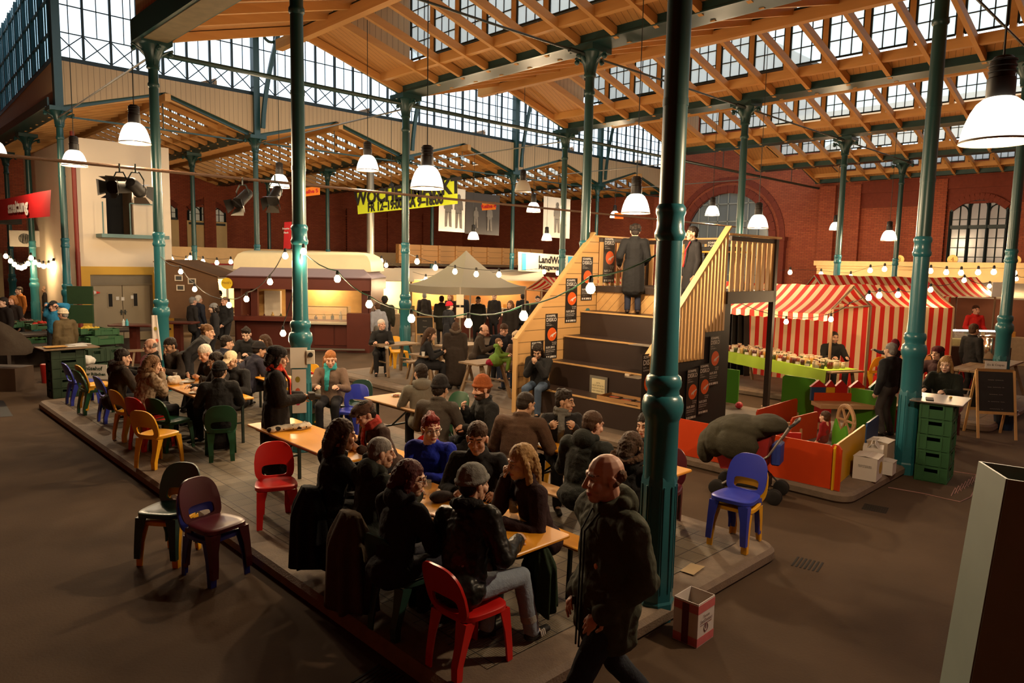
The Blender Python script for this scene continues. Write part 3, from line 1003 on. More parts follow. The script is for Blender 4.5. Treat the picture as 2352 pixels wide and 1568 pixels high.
# foreground steel post at the right edge
# ================================================================== CHAIRS, TABLES, BENCHES
IS = 0.145     # top of the paved islands
CHC = dict(red=(.52, .012, .010), blue=(.030, .045, .40), yellow=(.72, .36, .015), green=(.012, .075, .035), maroon=(.085, .010, .018), darkgreen=(.012, .040, .030))
def chair_mats(c):
    return mat('plastic_' + c, CHC[c], 0.32, var=.05, scale=8, spec=.5)
def _chair_parts():
    out = {}
    # seat: dished rounded slab
    s = MB()
    def outline(k, z):
        pts = []
        n = 32
        for i in range(n):
            a = 2 * PI * i / n
            c, sn = math.cos(a), math.sin(a)
            e = .55
            x = math.copysign(abs(c) ** e, c)
            y = math.copysign(abs(sn) ** e, sn)
            hw = .215 + .02 * y
            pts.append((x * (hw - k), y * (.215 - k), z))
        return pts
    s.loft([outline(.02, .395), outline(.0, .405), outline(.0, .438), outline(.012, .447), outline(.07, .440), outline(.14, .432)], True)
    out['seat'] = s.mesh('seat', None, .8)
    # back: curved sheet with a hand slot between back and seat
    b = MB()
    n = 40
    def ysurf(x, z):
        t = (z - .42) / .4
        return -.185 - .13 * t + .9 * x * x * (.35 + .4 * t)
    def outer(i):
        a = 2 * PI * i / n
        c, sn = math.cos(a), math.sin(a)
        x = math.copysign(abs(c) ** .62, c)
        z = math.copysign(abs(sn) ** .5, sn)
        w = .212 - .045 * max(0, z) ** 1.5
        return x * w, .61 + z * (.205 if z > 0 else .215)
    def inner(i):
        a = 2 * PI * i / n
        c, sn = math.cos(a), math.sin(a)
        x = math.copysign(abs(c) ** .5, c)
        z = math.copysign(abs(sn) ** .5, sn)
        return x * .135, .515 + z * .058
    loops = []
    for k in (0, .15, .4, .7, .9, 1.0):
        lp = []
        for i in range(n):
            x0, z0 = outer(i); x1, z1 = inner(i)
            x, z = x0 + (x1 - x0) * k, z0 + (z1 - z0) * k
            lp.append(Vector((x, ysurf(x, z), z)))
        loops.append(lp)
    back = [[p + Vector((0, -.022, 0)) for p in lp] for lp in loops[::-1]]
    full = loops + back + [loops[0]]
    b.loft(full, cap=False)
    out['backrest'] = b.mesh('backrest', None, .8)
    def leg(fx, fy, tx, ty, wx, wy):
        m = MB()
        def sec(x, y, z, s):
            # L shaped section opening inward
            sx, sy = (1 if x > 0 else -1), (1 if y > 0 else -1)
            w1, w2, t = wx * s, wy * s, .014
            p = [(0, 0), (-w1, 0), (-w1, -t), (-t, -t), (-t, -w2), (0, -w2)]
            return [(x + sx * a, y + sy * c, z) for a, c in p]
        m.loft([sec(fx, fy, 0, .68), sec(fx * .99, fy * .99, .1, .75), sec((fx + tx) / 2, (fy + ty) / 2, .24, .85), sec(tx, ty, .40, 1.25)], True)
        return m.mesh('leg', None)
    out['legs'] = [leg(.215, .235, .205, .205, .085, .075), leg(-.215, .235, -.205, .205, .085, .075), leg(.17, -.265, .185, -.20, .085, .075), leg(-.17, -.265, -.185, -.20, .085, .075)]
    return out
_CP = _chair_parts()
_CM = {}
def chair(c, pos, heading, label, z=IS, group='colourful moulded plastic chairs', tilt=0):
    """heading = direction (deg from +x) the sitter faces"""
    if c not in _CM:
        m = chair_mats(c)
        d = {}
        for k in ('seat', 'backrest'):
            me = _CP[k].copy(); me.materials.clear(); me.materials.append(m); d[k] = me
        d['legs'] = []
        for me in _CP['legs']:
            me = me.copy(); me.materials.clear(); me.materials.append(m); d['legs'].append(me)
        _CM[c] = d
    t = thing('plastic_chair', label, 'chair', (pos[0], pos[1], z), math.radians(heading - 90), group)
    for n, me in [('seat', _CM[c]['seat']), ('backrest', _CM[c]['backrest'])] + [('leg', x) for x in _CM[c]['legs']]:
        o = bpy.data.objects.new(n, me); C.objects.link(o); o.parent = t
    return t
def stack(cols, pos, heading, labels, z=IS):
    for i, (c, lb) in enumerate(zip(cols, labels)):
        h = math.radians(heading)
        chair(c, (pos[0] + .035 * i * math.cos(h), pos[1] + .035 * i * math.sin(h)), heading, lb, z + .085 * i)
chair('red', (3.20, 3.70), 2, 'bright red plastic chair in front, under the man in the black leather jacket')
chair('darkgreen', (3.18, 4.42), 4, 'dark green plastic chair behind the front red one, under the dark red-haired person')
stack(['yellow', 'darkgreen'], (2.35, 7.30), 220, ['yellow plastic chair under the dark green one at the kerb', 'very dark green plastic chair on top of a yellow one at the kerb'], 0)
stack(['blue', 'maroon'], (2.52, 6.62), 285, ['blue plastic chair under the maroon one on the aisle floor', 'maroon plastic chair on top of a blue one on the aisle floor'], 0)
chair('red', (3.42, 7.20), 248, 'empty red plastic chair beside the orange table, behind the woman in black')
chair('yellow', (3.20, 10.30), 30, 'yellow plastic chair seen from behind, nearest in the left row along the kerb')
chair('red', (3.42, 11.30), 20, 'red plastic chair under the woman in the beige puffer jacket')
chair('yellow', (3.40, 12.05), 12, 'yellow plastic chair just behind the red one in the left row')
chair('green', (3.62, 11.05), 24, 'green plastic chair mostly hidden below the beige puffer jacket')
chair('blue', (3.55, 13.55), 5, 'blue plastic chair under the person in the fur hood jacket, dark cloth on it')
stack(['green', 'yellow'], (3.46, 14.50), 6, ['green plastic chair under a yellow one in the left row', 'yellow plastic chair on top of a green one in the left row'])
chair('blue', (3.50, 15.55), 4, 'blue plastic chair at the far end of the left row, by the green crate column')
chair('green', (3.98, 10.10), 70, 'green plastic chair seen from behind under the person in the black hood')
stack(['yellow', 'blue'], (6.70, 3.52), 185, ['yellow plastic chair under the blue one on the right corner of the island', 'bright blue plastic chair on top of a yellow one at the right island corner'])
chair('maroon', (6.55, 4.35), 200, 'maroon plastic chair half hidden behind the nearest turquoise column')
stack(['green', 'yellow', 'red'], (6.05, 11.15), 20, ['green plastic chair at the bottom of the three-chair stack by the sockets', 'yellow plastic chair in the middle of the three-chair stack by the sockets', 'red plastic chair topmost of the three-chair stack by the sockets'])
chair('yellow', (11.1, 15.9), 255, 'yellow plastic chair at the far trestle table beside the chalkboard', IS)
chair('yellow', (6.55, 12.6), 200, 'yellow plastic chair beside the blonde woman with the turquoise scarf')
chair('maroon', tuple(at(345, 850, .5))[:2], 250, 'maroon plastic chair in front of the vegetable sign with Fraktur letters', 0)
chair('green', (6.9, 8.55), 190, 'green plastic chair behind the man in the orange beanie')
chair('darkgreen', (6.35, 10.35), 215, 'dark green plastic chair with a backpack strap at the far side of the pale table')
chair('blue', (6.05, 10.0), 215, 'blue plastic chair below the dark green one by the backpack')
chair('yellow', (6.75, 5.9), 180, 'yellow plastic chair glimpsed between the brown coat and the table')
chair('red', (4.75, 6.55), 190, 'red plastic chair back glimpsed behind the man with the shaved head')
pq = at(1990, 905, 0)
chair('yellow', (pq.x, pq.y), 70, 'yellow plastic chair standing before the second striped stall wall', IS)
pq = at(2030, 915, 0)
chair('red', (pq.x, pq.y), 95, 'red plastic chair leaning beside the yellow one at the striped stall', IS)
pq = at(2175, 915, 0)
chair('red', (13.85, 3.62), 175, 'red plastic chair under the woman in the dark coat at right', 0)
pq = at(2225, 905, 0)
chair('maroon', (14.75, 3.75), 175, 'dark maroon chair behind the seated woman at right, next to the A-frame board', 0)
for k, (px, py) in enumerate(((2245, 905), (2215, 900), (2262, 935))):
    pq = at(px, py, 0)
    chair('yellow' if k == 2 else 'red', (pq.x + 1.0, pq.y + .2), 170, ['red plastic chair under the urn table, left one', 'red plastic chair under the urn table, beside the boards', 'yellow plastic chair partly hidden behind the A-frame board'][k], 0 if k < 2 else IS)

M_beer = wood('beer_table_top', 'cd861c', 'e3a02c', axis=1, scale=.6, rough=.38)
M_pale = wood('pale_table_top', 'b58a5a', 'caa070', axis=1, scale=.6, rough=.45)
M_oldw = wood('weathered_wood', '6f5a44', '8a7358', axis=1, scale=.7, rough=.7)
M_tblleg = mat('green_black_steel', (.012, .02, .016), .4)
def beer_table(x0, y0, x1, y1, label, m=None, z=IS, top=.755, rz=0):
    cx_, cy_ = (x0 + x1) / 2, (y0 + y1) / 2
    t = thing('beer_table', label, 'table', (cx_, cy_, z), rz)
    w, l = x1 - x0, y1 - y0
    b = MB(); b.rbox((0, 0, top - .014), (w, l, .028), .02, 3); b.build('tabletop', m or M_beer, t)
    b = MB()
    for s in (-1, 1):
        b.b2((s * (w / 2 - .09) - .02, -l / 2 + .1, top - .075), (s * (w / 2 - .09) + .02, l / 2 - .1, top - .028))
    b.build('under_rail', M_oldw, t)
    for s in (-1, 1):
        y = s * (l / 2 - .3)
        for k in (-1, 1):
            q = MB(); q.bar((k * (w / 2 - .06), y, 0), (k * (w / 2 - .06), y, top - .06), .035, .035, up=(0, 1, 0)); q.build('leg', M_tblleg, t)
        q = MB(); q.bar((-(w / 2 - .06), y, .32), (w / 2 - .06, y, .32), .025, .025); q.bar((0, y, .32), (0, y - s * .5, top - .07), .02, .02); q.build('brace', M_tblleg, t)
    return t
def bench(x, y, l, label, m=None, z=IS, rz=0):
    t = thing('beer_bench', label, 'bench', (x, y, z), rz)
    b = MB(); b.rbox((0, 0, .466), (.25, l, .028), .02, 3); b.build('seat', m or M_beer, t)
    for s in (-1, 1):
        yy = s * (l / 2 - .3)
        for k in (-1, 1):
            q = MB(); q.bar((k * .11, yy, 0), (k * .09, yy, .45), .03, .03, up=(0, 1, 0)); q.build('leg', M_tblleg, t)
        q = MB(); q.bar((-.09, yy, .2), (.09, yy, .2), .02, .02); q.build('brace', M_tblleg, t)
    return t
beer_table(3.50, 3.54, 4.10, 5.80, 'orange beer table in front with the beer glass on its end')
bench(4.55, 4.65, 2.2, 'orange beer bench on the far side of the front table, under the blonde woman')
beer_table(3.78, 6.45, 4.40, 8.75, 'orange beer table with the plate, paper cup and spotted cloth')
bench(5.02, 7.3, 2.2, 'orange beer bench right of the spotted-cloth table, by the man in the flat cap')
beer_table(3.95, 10.4, 4.62, 12.7, 'orange beer table at left with the white plastic bag on it')
beer_table(5.92, 7.2, 6.58, 9.42, 'pale wooden table with jars and a milk coffee glass', M_pale)
beer_table(5.88, 3.9, 6.42, 6.12, 'orange beer table partly behind the nearest column, plates on it')
bench(5.45, 4.7, 2.2, 'orange beer bench under the man in the dark parka', M_pale)
beer_table(5.45, 11.6, 6.0, 13.4, 'small orange table with a cup before the blonde woman with the turquoise scarf')
def trestle(x, y, l, w, label, rz=0, z=0.0, top=.78):
    t = thing('trestle_table', label, 'table', (x, y, z), rz)
    b = MB()
    for i in range(4):
        b.b2((-w / 2 + i * w / 4 + .004, -l / 2, top - .035), (-w / 2 + (i + 1) * w / 4 - .004, l / 2, top))
    b.build('tabletop', M_oldw, t)
    for s in (-1, 1):
        for k in (-1, 1):
            q = MB(); q.bar((k * (w / 2 + .08), s * (l / 2 - .12), 0), (k * (w / 2 - .14), s * (l / 2 - .22), top - .04), .06, .06, up=(0, 1, 0)); q.build('leg', M_oldw, t)
        q = MB(); q.bar((-w / 2, s * (l / 2 - .18), .35), (w / 2, s * (l / 2 - .18), .35), .07, .03); q.build('brace', M_oldw, t)
    return t
def low_bench(x, y, l, label, rz=0, z=0.0):
    t = thing('wooden_bench', label, 'bench', (x, y, z), rz)
    b = MB(); b.b2((-.15, -l / 2, .42), (.15, l / 2, .46)); b.build('seat', M_oldw, t)
    for s in (-1, 1):
        for k in (-1, 1):
            q = MB(); q.bar((k * .16, s * (l / 2 - .12), 0), (k * .08, s * (l / 2 - .18), .42), .05, .05, up=(0, 1, 0)); q.build('leg', M_oldw, t)
    return t
Z1 = IS
trestle(10.35, 15.0, 1.15, .62, 'grey weathered trestle table in front of the old woman with white hair', PI / 2, Z1)
trestle(9.95, 12.85, 1.0, .62, 'grey weathered trestle table with a paper cup beside the long-haired woman', PI / 2, Z1)
trestle(10.05, 11.2, 1.0, .62, 'grey weathered trestle table nearest the grandstand, by the mother and baby', PI / 2, Z1)
low_bench(10.9, 13.2, 1.0, 'low wooden bench behind the woman standing in the brown coat', PI / 2, Z1)
low_bench(10.4, 14.0, .8, 'low wooden bench with a light top beside the long-haired woman', PI / 2, Z1)
trestle(11.6, 13.9, 1.2, .62, 'grey weathered trestle table in front of the father, beyond the brown coat', PI / 2, Z1)
# ================================================================== WOODEN GRANDSTAND
M_slat = wood('pale_slat_wood', 'b98f58', 'd0a76c', axis=2, scale=.8)
M_pine2 = wood('knotty_pine_panel', 'b58a54', 'cda268', axis=0, scale=.6, plank=.22)
M_brownply = mat('brown_film_ply', (.030, .018, .014), .45, var=.15, scale=3)
M_dkpost = mat('dark_stained_post', (.035, .022, .016), .6, var=.15)
M_black = mat('black_matt', (.012, .011, .011), .6, var=.1)
GX0, GX1, GY0, GY1 = 9.45, 13.55, 6.62, 9.65
g = thing('grandstand', 'stepped wooden grandstand with slatted railings and a high landing', 'grandstand', (0, 0, IS))
def gpart(b, n, m, parent=None, smooth=False):
    return b.build(n, m, parent or g, smooth)
STEP = [(9.85, .47), (10.34, .95), (10.74, 1.43), (11.24, 1.91)]
for i, (x, z) in enumerate(STEP):
    xn = STEP[i + 1][0] if i < 3 else 11.75
    b = MB(); b.b2((x + .01, GY0 + .06, 0 if i == 0 else STEP[i - 1][1] - .02), (x + .04, GY1 - .04, z - .03)); s = gpart(b, 'step_riser', M_brownply)
    b = MB(); b.b2((x, GY0 + .06, z - .03), (xn + .05, GY1 - .04, z)); t_ = gpart(b, 'step_tread', M_brownply)
    b = MB(); b.b2((x - .005, GY0 + .06, z - .028), (x + .012, GY1 - .04, z + .003)); gpart(b, 'nosing', M_slat, t_)
b = MB(); b.b2((11.74, GY0 + .06, 1.89), (11.78, GY1 - .04, 2.37)); gpart(b, 'landing_riser', M_pine2)
b = MB(); b.b2((11.70, GY0, 2.30), (GX1, GY1, 2.42)); gpart(b, 'landing', M_dkpost)
# far side wall of pine boards with sloping top
pts = [(9.45, 0), (11.80, 0), (11.80, 3.47), (11.62, 3.47), (9.45, 1.40)]
b = MB(); b.prism([(x, z) for x, z in pts], .06, frame_m((0, GY1 + .06, 0), (1, 0, 0), (0, 0, 1))); gpart(b, 'side_wall', M_pine2)
b = MB(); b.bar((9.43, GY1 + .03, 1.42), (11.65, GY1 + .03, 3.52), .11, .035); b.bar((9.44, GY1 + .03, 0), (9.44, GY1 + .03, 1.42), .11, .035, up=(1, 0, 0)); gpart(b, 'wall_cap', M_slat)
# railings
def railing(p0, p1, z0, z1, n, cap_=True):
    p0, p1 = Vector(p0), Vector(p1)
    d = (p1 - p0).normalized()
    ang = math.atan2(d.y, d.x)
    for i in range(n):
        p = p0 + (p1 - p0) * ((i + .5) / n)
        b = MB(); b.box((p.x, p.y, (z0 + z1) / 2), ((p1 - p0).length / n * .62, .022, z1 - z0), rz=ang); gpart(b, 'slat', M_slat)
    b = MB(); b.bar(p0 + Vector((0, 0, z1 + .05)) - d * .05, p1 + Vector((0, 0, z1 + .05)) + d * .12, .13, .035); gpart(b, 'rail_cap', M_slat)
    b = MB(); b.bar(p0 + Vector((0, 0, z1 - .02)), p1 + Vector((0, 0, z1 - .02)), .05, .08); gpart(b, 'rail', M_dkpost)
railing((11.80, GY0, 0), (GX1, GY0, 0), 2.32, 3.40, 9)
railing((11.80, GY1, 0), (GX1, GY1, 0), 2.32, 3.40, 9)
railing((GX1, GY0, 0), (GX1, GY1, 0), 2.32, 3.40, 15)
b = MB(); b.b2((11.72, GY0 - .05, 2.20), (GX1 + .04, GY0 - .01, 2.42)); gpart(b, 'fascia', M_dkpost)
for x, y in ((GX1 - .02, GY0), (GX1 - .02, GY1)):
    b = MB(); b.b2((x - .05, y - .05, 0), (x + .05, y + .05, 3.42)); gpart(b, 'post', M_dkpost)
# near side: slats under the sloping handrail, dark siding below
for i in range(21):
    x = 9.52 + i * .108
    ztop = 1.40 + (x - 9.45) * .955
    zb = 0.55 if x < 9.75 else (1.25 if x < 11.05 else 1.72)
    b = MB(); b.b2((x - .033, GY0 - .012, min(zb, ztop - .1)), (x + .033, GY0 + .012, ztop)); gpart(b, 'slat', M_slat)
b = MB(); b.bar((9.40, GY0, 1.42), (11.72, GY0, 3.58), .12, .035); gpart(b, 'handrail', M_slat)
b = MB(); b.bar((9.46, GY0 - .005, 0), (9.46, GY0 - .005, 1.42), .10, .04, up=(1, 0, 0)); gpart(b, 'post', M_slat)
b = MB(); b.prism([(9.5, 0), (11.95, 0), (11.95, 2.28), (11.0, 1.75), (11.0, 1.30), (9.5, 1.30)], .03, frame_m((0, GY0 + .045, 0), (1, 0, 0), (0, 0, 1))); gpart(b, 'siding', M_black)
b = MB(); b.b2((11.93, GY0 + .02, 0), (11.97, GY1, 2.3)); gpart(b, 'back_siding', M_black)

# ------------------------------------------------ posters
M_pblack = mat('poster_black', (.016, .013, .012), .5, var=.1, scale=3)
M_porange = mat('poster_orange', (.62, .095, .012), .55, var=.06)
M_pwhite = mat('poster_print', (.55, .53, .50), .6, var=0)
def text_bits(o, items, W, H):
    for s, x, y, sz, al in items:
        text_mesh(s, sz, frame_m((x, -.0035, y), (1, 0, 0), (0, 0, 1)), M_pwhite, 'lettering', o, al, bold=.002 if sz > .05 else 0)
def poster_proto():
    W, H = .36, .92
    b = MB(); b.b2((-W / 2, -.0015, -H / 2), (W / 2, .0015, H / 2))
    o = b.build('disco_poster', M_pblack)
    b = MB(); n = 28; b.poly([(.02 + .135 * math.cos(2 * PI * i / n), -.0025, .04 + .135 * math.sin(2 * PI * i / n)) for i in range(n)]); b.build('disc', M_porange, o)
    b = MB(); b.poly([(x, -.0032, z) for x, z in ((-.02, .02), (.03, .045), (.14, .085), (.15, .07), (.06, .02), (.05, -.02), (.03, -.015), (.025, .01), (.0, .0), (-.01, -.02), (-.025, -.01))]); b.build('saw_motif', M_pwhite, o)
    text_bits(o, [('SCHNIPPEL', -.155, .415, .055, 'LEFT'), ('DISKO', -.16, .335, .105, 'LEFT'), ('DJ FU  —', -.15, .265, .032, 'LEFT'), ('DJ VECENY —', -.15, .225, .032, 'LEFT'),
                  ('TV-NOIR', .02, -.13, .034, 'LEFT'), ('20 UHR', .03, -.165, .034, 'LEFT'), ('16.01.2015', -.16, -.225, .06, 'LEFT'), ('MARKTHALLE NEUN', -.155, -.28, .03, 'LEFT'), ('KREUZBERG BERLIN', -.155, -.315, .028, 'LEFT'), ('~~~~  —', -.13, -.36, .04, 'LEFT'), ('■ ◗ ○ ■ ◐', -.15, -.42, .05, 'LEFT')], W, H)
    b = MB()
    for i in range(5):
        x = -.13 + i * .065
        b.poly([(x - .018, -.003, -.44), (x + .018, -.003, -.44), (x + .018, -.003, -.40), (x - .018, -.003, -.40)])
    b.build('icons', M_pwhite, o)
    return o
_pp = poster_proto()
def poster(loc, rz, label, s=1.0, first=[True]):
    if first[0]:
        o = _pp; first[0] = False
    else:
        o = copy_tree(_pp)
    o.location = loc; o.rotation_euler = (0, 0, rz); o.scale = (s, 1, s)
    tag(o, label, 'poster', 'black disco posters on the grandstand')
    return o
yw = GY1 - .006
for (px, py), lb in (((1233, 835), 'lowest disco poster on the pine wall, half hidden behind the woman with the phone'), ((1266, 772), 'second disco poster from the bottom on the pine wall'), ((1312, 690), 'third disco poster from the bottom on the pine wall'), ((1348, 640), 'uppermost disco poster on the sloping part of the pine wall')):
    p = on_y(px, py, yw); poster(p, 0, lb, .98)
poster((12.12, GY1 - .03, IS + 2.97), 0, 'disco poster on the landing railing, left of the standing person in black', 1.05)
poster((GX1 - .03, 7.95, IS + 2.95), -PI / 2, 'disco poster on the rear landing railing, right of the standing person in black', 1.0)
yn = GY0 - .016
for (px, py), lb in (((1490, 885), 'large disco poster left of the nearest column, on the front post of the grandstand'), ((1589, 905), 'left one of the two low disco posters side by side on the dark siding'), ((1617, 893), 'right one of the two low disco posters side by side on the dark siding'), ((1641, 828), 'disco poster set higher on the dark siding, under the slats')):
    p = on_y(px, py, yn); 
    poster(p, 0, lb, 1.12 if px < 1500 else .98)
# notice on the riser, poster tray, papers
p = on_x(1375, 888, 10.33)
o = thing('notice_sign', 'cream printed notice in a grey frame on the grandstand riser', 'sign', p, -PI / 2)
b = MB(); b.b2((-.21, -.012, -.20), (.21, 0, .20)); b.build('board', mat('grey_board', '6f6a60', .7), o)
b = MB(); b.b2((-.155, -.016, -.14), (.155, -.012, .15)); b.build('paper', mat('cream_paper', 'd8cba0', .8), o)
for i, s in enumerate(('BITTE', 'NICHT BETRETEN', 'VORSICHT STUFEN', 'BEIM HINSETZEN')):
    text_mesh(s, .035, frame_m((0, -.0175, .07 - i * .05), (1, 0, 0), (0, 0, 1)), M_black, 'lettering', o)
def tray(loc, w, l, rz, label, hgt=.07):
    o = thing('cardboard_tray', label, 'tray', loc, rz)
    m = mat('cardboard', 'a67c4e', .8, var=.1)
    b = MB(); b.b2((-w / 2, -l / 2, 0), (w / 2, l / 2, .006)); b.build('base', m, o)
    for c, s in (((-w / 2, 0), (.008, l)), ((w / 2, 0), (.008, l)), ((0, -l / 2), (w, .008)), ((0, l / 2), (w, .008))):
        b = MB(); b.box((c[0], c[1], hgt / 2), (s[0], s[1], hgt)); b.build('side', m, o)
    return o
pt = at(1388, 928, IS + .50)
tray((10.06, pt.y, IS + .475), .42, .95, 0, 'open cardboard tray of flyers on the lowest grandstand step')
for k in range(3):
    q = copy_tree(_pp, parent=None); q.location = (10.02 + .05 * k, pt.y - .28 + .30 * k, IS + .492 + .004 * k); q.rotation_euler = (-PI / 2, 0, -PI / 2 + .12 * k); q.scale = (.75, 1, .42)
    tag(q, 'black and orange disco flyer lying flat in the cardboard tray', 'poster', 'flyers in the cardboard tray')
for px, py, z, s, lb in ((1480, 793, 1.43, .5, 'sheet of grey paper lying on the upper dark step'), (1462, 866, .95, .3, 'small sheet of paper at the right end of the middle step')):
    b = MB(); b.b2((-.15, -s / 2, 0), (.15, s / 2, .004)); p = at(px, py, IS + z + .002); tag(b.build('paper_sheet', mat('grey_paper', '8d8579', .8), loc=p), lb, 'paper')
b = MB(); b.rbox((0, 0, .02), (.08, .1, .04), .01); tag(b.build('soap_dish', M_white, loc=at(1443, 863, IS + .952)), 'small white dish on the middle grandstand step', 'dish')
# DJ table on the landing
o = thing('mixing_table', 'small folding table with black decks on the grandstand landing', 'table', (12.95, 7.55, IS + 2.42), 0)
b = MB(); b.b2((-.3, -.6, .72), (.3, .6, .75)); b.build('tabletop', M_beer, o)
for sx in (-.24, .24):
    for sy in (-.5, .5):
        b = MB(); b.bar((sx, sy, 0), (sx, sy * .8, .72), .03, .03); b.build('leg', M_tblleg, o)
for k in range(2):
    o = thing('record_deck', 'black record deck on the landing table, %s one' % ('nearer' if k == 0 else 'farther'), 'turntable', (12.95, 7.28 + .5 * k, IS + 3.17), 0)
    b = MB(); b.rbox((0, 0, .04), (.4, .44, .08), .02); b.build('body', M_black, o)
    b = MB(); b.lathe([(.15, .08), (.15, .09), (0, .092)], 20); b.build('platter', mat('vinyl_black', (.02, .02, .022), .2), o)

# ================================================================== STRIPED STALLS
M_str = stripes('red_cream_stripes_u', 'c8261c', 'e3c9a0', .115, 'u', transl=.25)
M_post = wood('stall_pole', '5c4530', '72583c', axis=2)
def striped_sheet(fn, nu, nv, length, name, parent):
    b = MB(); b.grid(fn, nu, nv, (length, 1)); return b.build(name, M_str, parent, smooth=1.0)
def stall(name, label, A, B, depth_dir, depth, ze, zr, zwall0, walls=('back',), eave=.25):
    """A->B along the ridge; depth_dir points from back eave to front eave"""
    A, B, d = Vector(A), Vector(B), Vector(depth_dir).normalized()
    t = thing(name, label, 'stall', (0, 0, 0))
    L_ = (B - A).length
    u = (B - A).normalized()
    mid = d * (depth / 2)
    up = Vector((0, 0, 1))
    def sag(v):
        return -.06 * math.sin(PI * v)
    rid = lambda s: A + u * L_ * s + mid + up * (zr - .03 * math.sin(PI * s))
    frt = lambda s: A + u * L_ * s + d * (depth + eave) + up * (ze - .12)
    bck = lambda s: A + u * L_ * s - d * .05 + up * ze
    striped_sheet(lambda s, v: rid(s) * (1 - v) + frt(s) * v + up * (sag(v) + .012 * math.sin(s * 40)), 48, 8, L_, 'roof_slope', t)
    striped_sheet(lambda s, v: rid(s) * (1 - v) + bck(s) * v + up * (sag(v) + .012 * math.sin(s * 40)), 48, 8, L_, 'roof_slope', t)
    striped_sheet(lambda s, v: frt(s) - up * (.12 * v * (1 + .25 * abs(math.sin(s * L_ / .23 * PI)))) + d * .02 * math.sin(s * 60) * v, 64, 2, L_, 'valance', t)
    if 'back' in walls:
        striped_sheet(lambda s, v: bck(s) + up * (-v * (ze - zwall0)) + d * (.10 * v * math.sin(s * L_ * 9) * .35 + .03 * math.sin(s * L_ * 3.1 + v)), 120, 10, L_, 'back_cloth', t)
    if 'end' in walls:
        striped_sheet(lambda s, v: B + d * (depth * s) + up * (ze - v * (ze - zwall0)) + u * .03 * math.sin(s * 14), 30, 8, depth, 'end_cloth', t)
    for P in (A, A + d * depth, B, B + d * depth):
        b = MB(); b.cyl(P + up * zwall0, P + up * ze, .03, n=6); b.build('pole', M_post, t)
    for P in (A, B):
        b = MB(); b.cyl(P + up * (ze), P + d * depth + up * (ze), .022, n=6); b.cyl(P + up * ze, P + mid + up * (zr - .04), .022, n=6); b.cyl(P + d * depth + up * ze, P + mid + up * (zr - .04), .022, n=6); b.build('gable_pole', M_post, t)
    return t
stall('striped_stall', 'red and cream striped market stall behind the green jar table', (17.95, 10.4, 0), (17.9, 6.30, 0), (-1, 0, 0), 2.2, 2.16, 2.66, IS, ('back',))
_g = lambda x, d: Vector((*dist(x, 800, d)[:2], 0))
stall('striped_stall', 'red and cream striped stall whose cloth wall stands right of the jar table', _g(1992, 17.3), _g(2182, 17.3), (.695, .72, 0), 2.0, 2.14, 2.66, 0.02, ('back',), .3)
stall('striped_stall', 'red and cream striped stall roof farther back, above the second stall ridge', _g(1890, 20.8), _g(2275, 20.8), (.695, .72, 0), 1.8, 2.3, 2.85, 0.02, (), .3)
stall('striped_stall', 'small striped awning beyond the grandstand wall, under the butcher sign', (15.6, 15.6, 0), (19.0, 15.2, 0), (-.2, -1, 0), 1.8, 2.20, 2.62, 0.02, ())
# jar table with green cloth
tb = thing('stall_table', 'long market table with a lime green cloth full of jars', 'table', (0, 0, IS))
ta, tb_, tc_ = Vector((16.35, 9.35, 0)), Vector((14.80, 5.86, 0)), Vector((16.70, 6.05, 0))
u = (tb_ - ta); L_ = u.length; u.normalize(); w_ = Vector((-u.y, u.x, 0)) * .85
if w_.x < 0: w_ = -w_
b = MB(); q = [ta, tb_, tb_ + w_, ta + w_]; b.loft([[p + Vector((0, 0, .73)) for p in q], [p + Vector((0, 0, .76)) for p in q]]); b.build('tabletop', M_oldw, tb)
M_lime = mat('lime_cloth', '8fae2a', .8, var=.08, scale=5)
b = MB(); b.grid(lambda s, v: ta + u * (L_ * s * .96) - w_ * .012 + Vector((0, 0, .772 - .26 * v)) - w_ * (.03 * v + .012 * math.sin(s * 37) * v), 60, 4); b.grid(lambda s, v: ta + u * (L_ * s * .96) + w_ * v + Vector((0, 0, .772)), 20, 4); b.build('cloth', M_lime, tb, smooth=1.0)
for s in (.06, .5, .94):
    for v, lean in ((.12, -.12), (.88, .12)):
        p = ta + u * L_ * s + w_ * v
        b = MB(); b.bar(p + w_ * lean * 1.6 + Vector((0, 0, 0)), p + Vector((0, 0, .74)), .05, .05); b.build('leg', M_oldw, tb)
M_jarg = mat('jar_glass', (.30, .26, .20), .12, var=.3, scale=30, spec=.8)
jarcols = [mat('jar_fill_%d' % i, c, .25, var=.15, scale=20, spec=.7) for i, c in enumerate([(.16, .03, .015), (.35, .16, .03), (.06, .015, .012), (.42, .28, .10), (.05, .06, .02), (.5, .42, .3)])]
M_lid = mat('jar_lid', (.62, .5, .36), .35, .3, var=.1)
_jm = []
for mcol in jarcols:
    b = MB(); b.lathe([(.036, 0), (.042, .008), (.042, .085), (.034, .1)], 12); j = b.mesh('glass', mcol, .8)
    b = MB(); b.lathe([(.037, .098), (.038, .115), (.034, .118)], 12); _jm.append((j, b.mesh('lid', M_lid, .8)))
n = 0
for s in range(30):
    for v in range(4):
        if random.random() < .12: continue
        p = ta + u * (L_ * (.03 + .9 * (s + random.uniform(-.2, .2)) / 30)) + w_ * (.12 + .22 * v + random.uniform(-.03, .03))
        o = thing('jar', 'small lidded glass jar in the rows on the lime green table', 'jar', (p.x, p.y, IS + .774), 0, 'jars on the lime green table')
        k = random.randrange(6); sc = random.uniform(.85, 1.5); o.scale = (sc * .95, sc * .95, sc)
        for nm, me in (('glass', _jm[k][0]), ('lid', _jm[k][1])):
            c = bpy.data.objects.new(nm, me); C.objects.link(c); c.parent = o
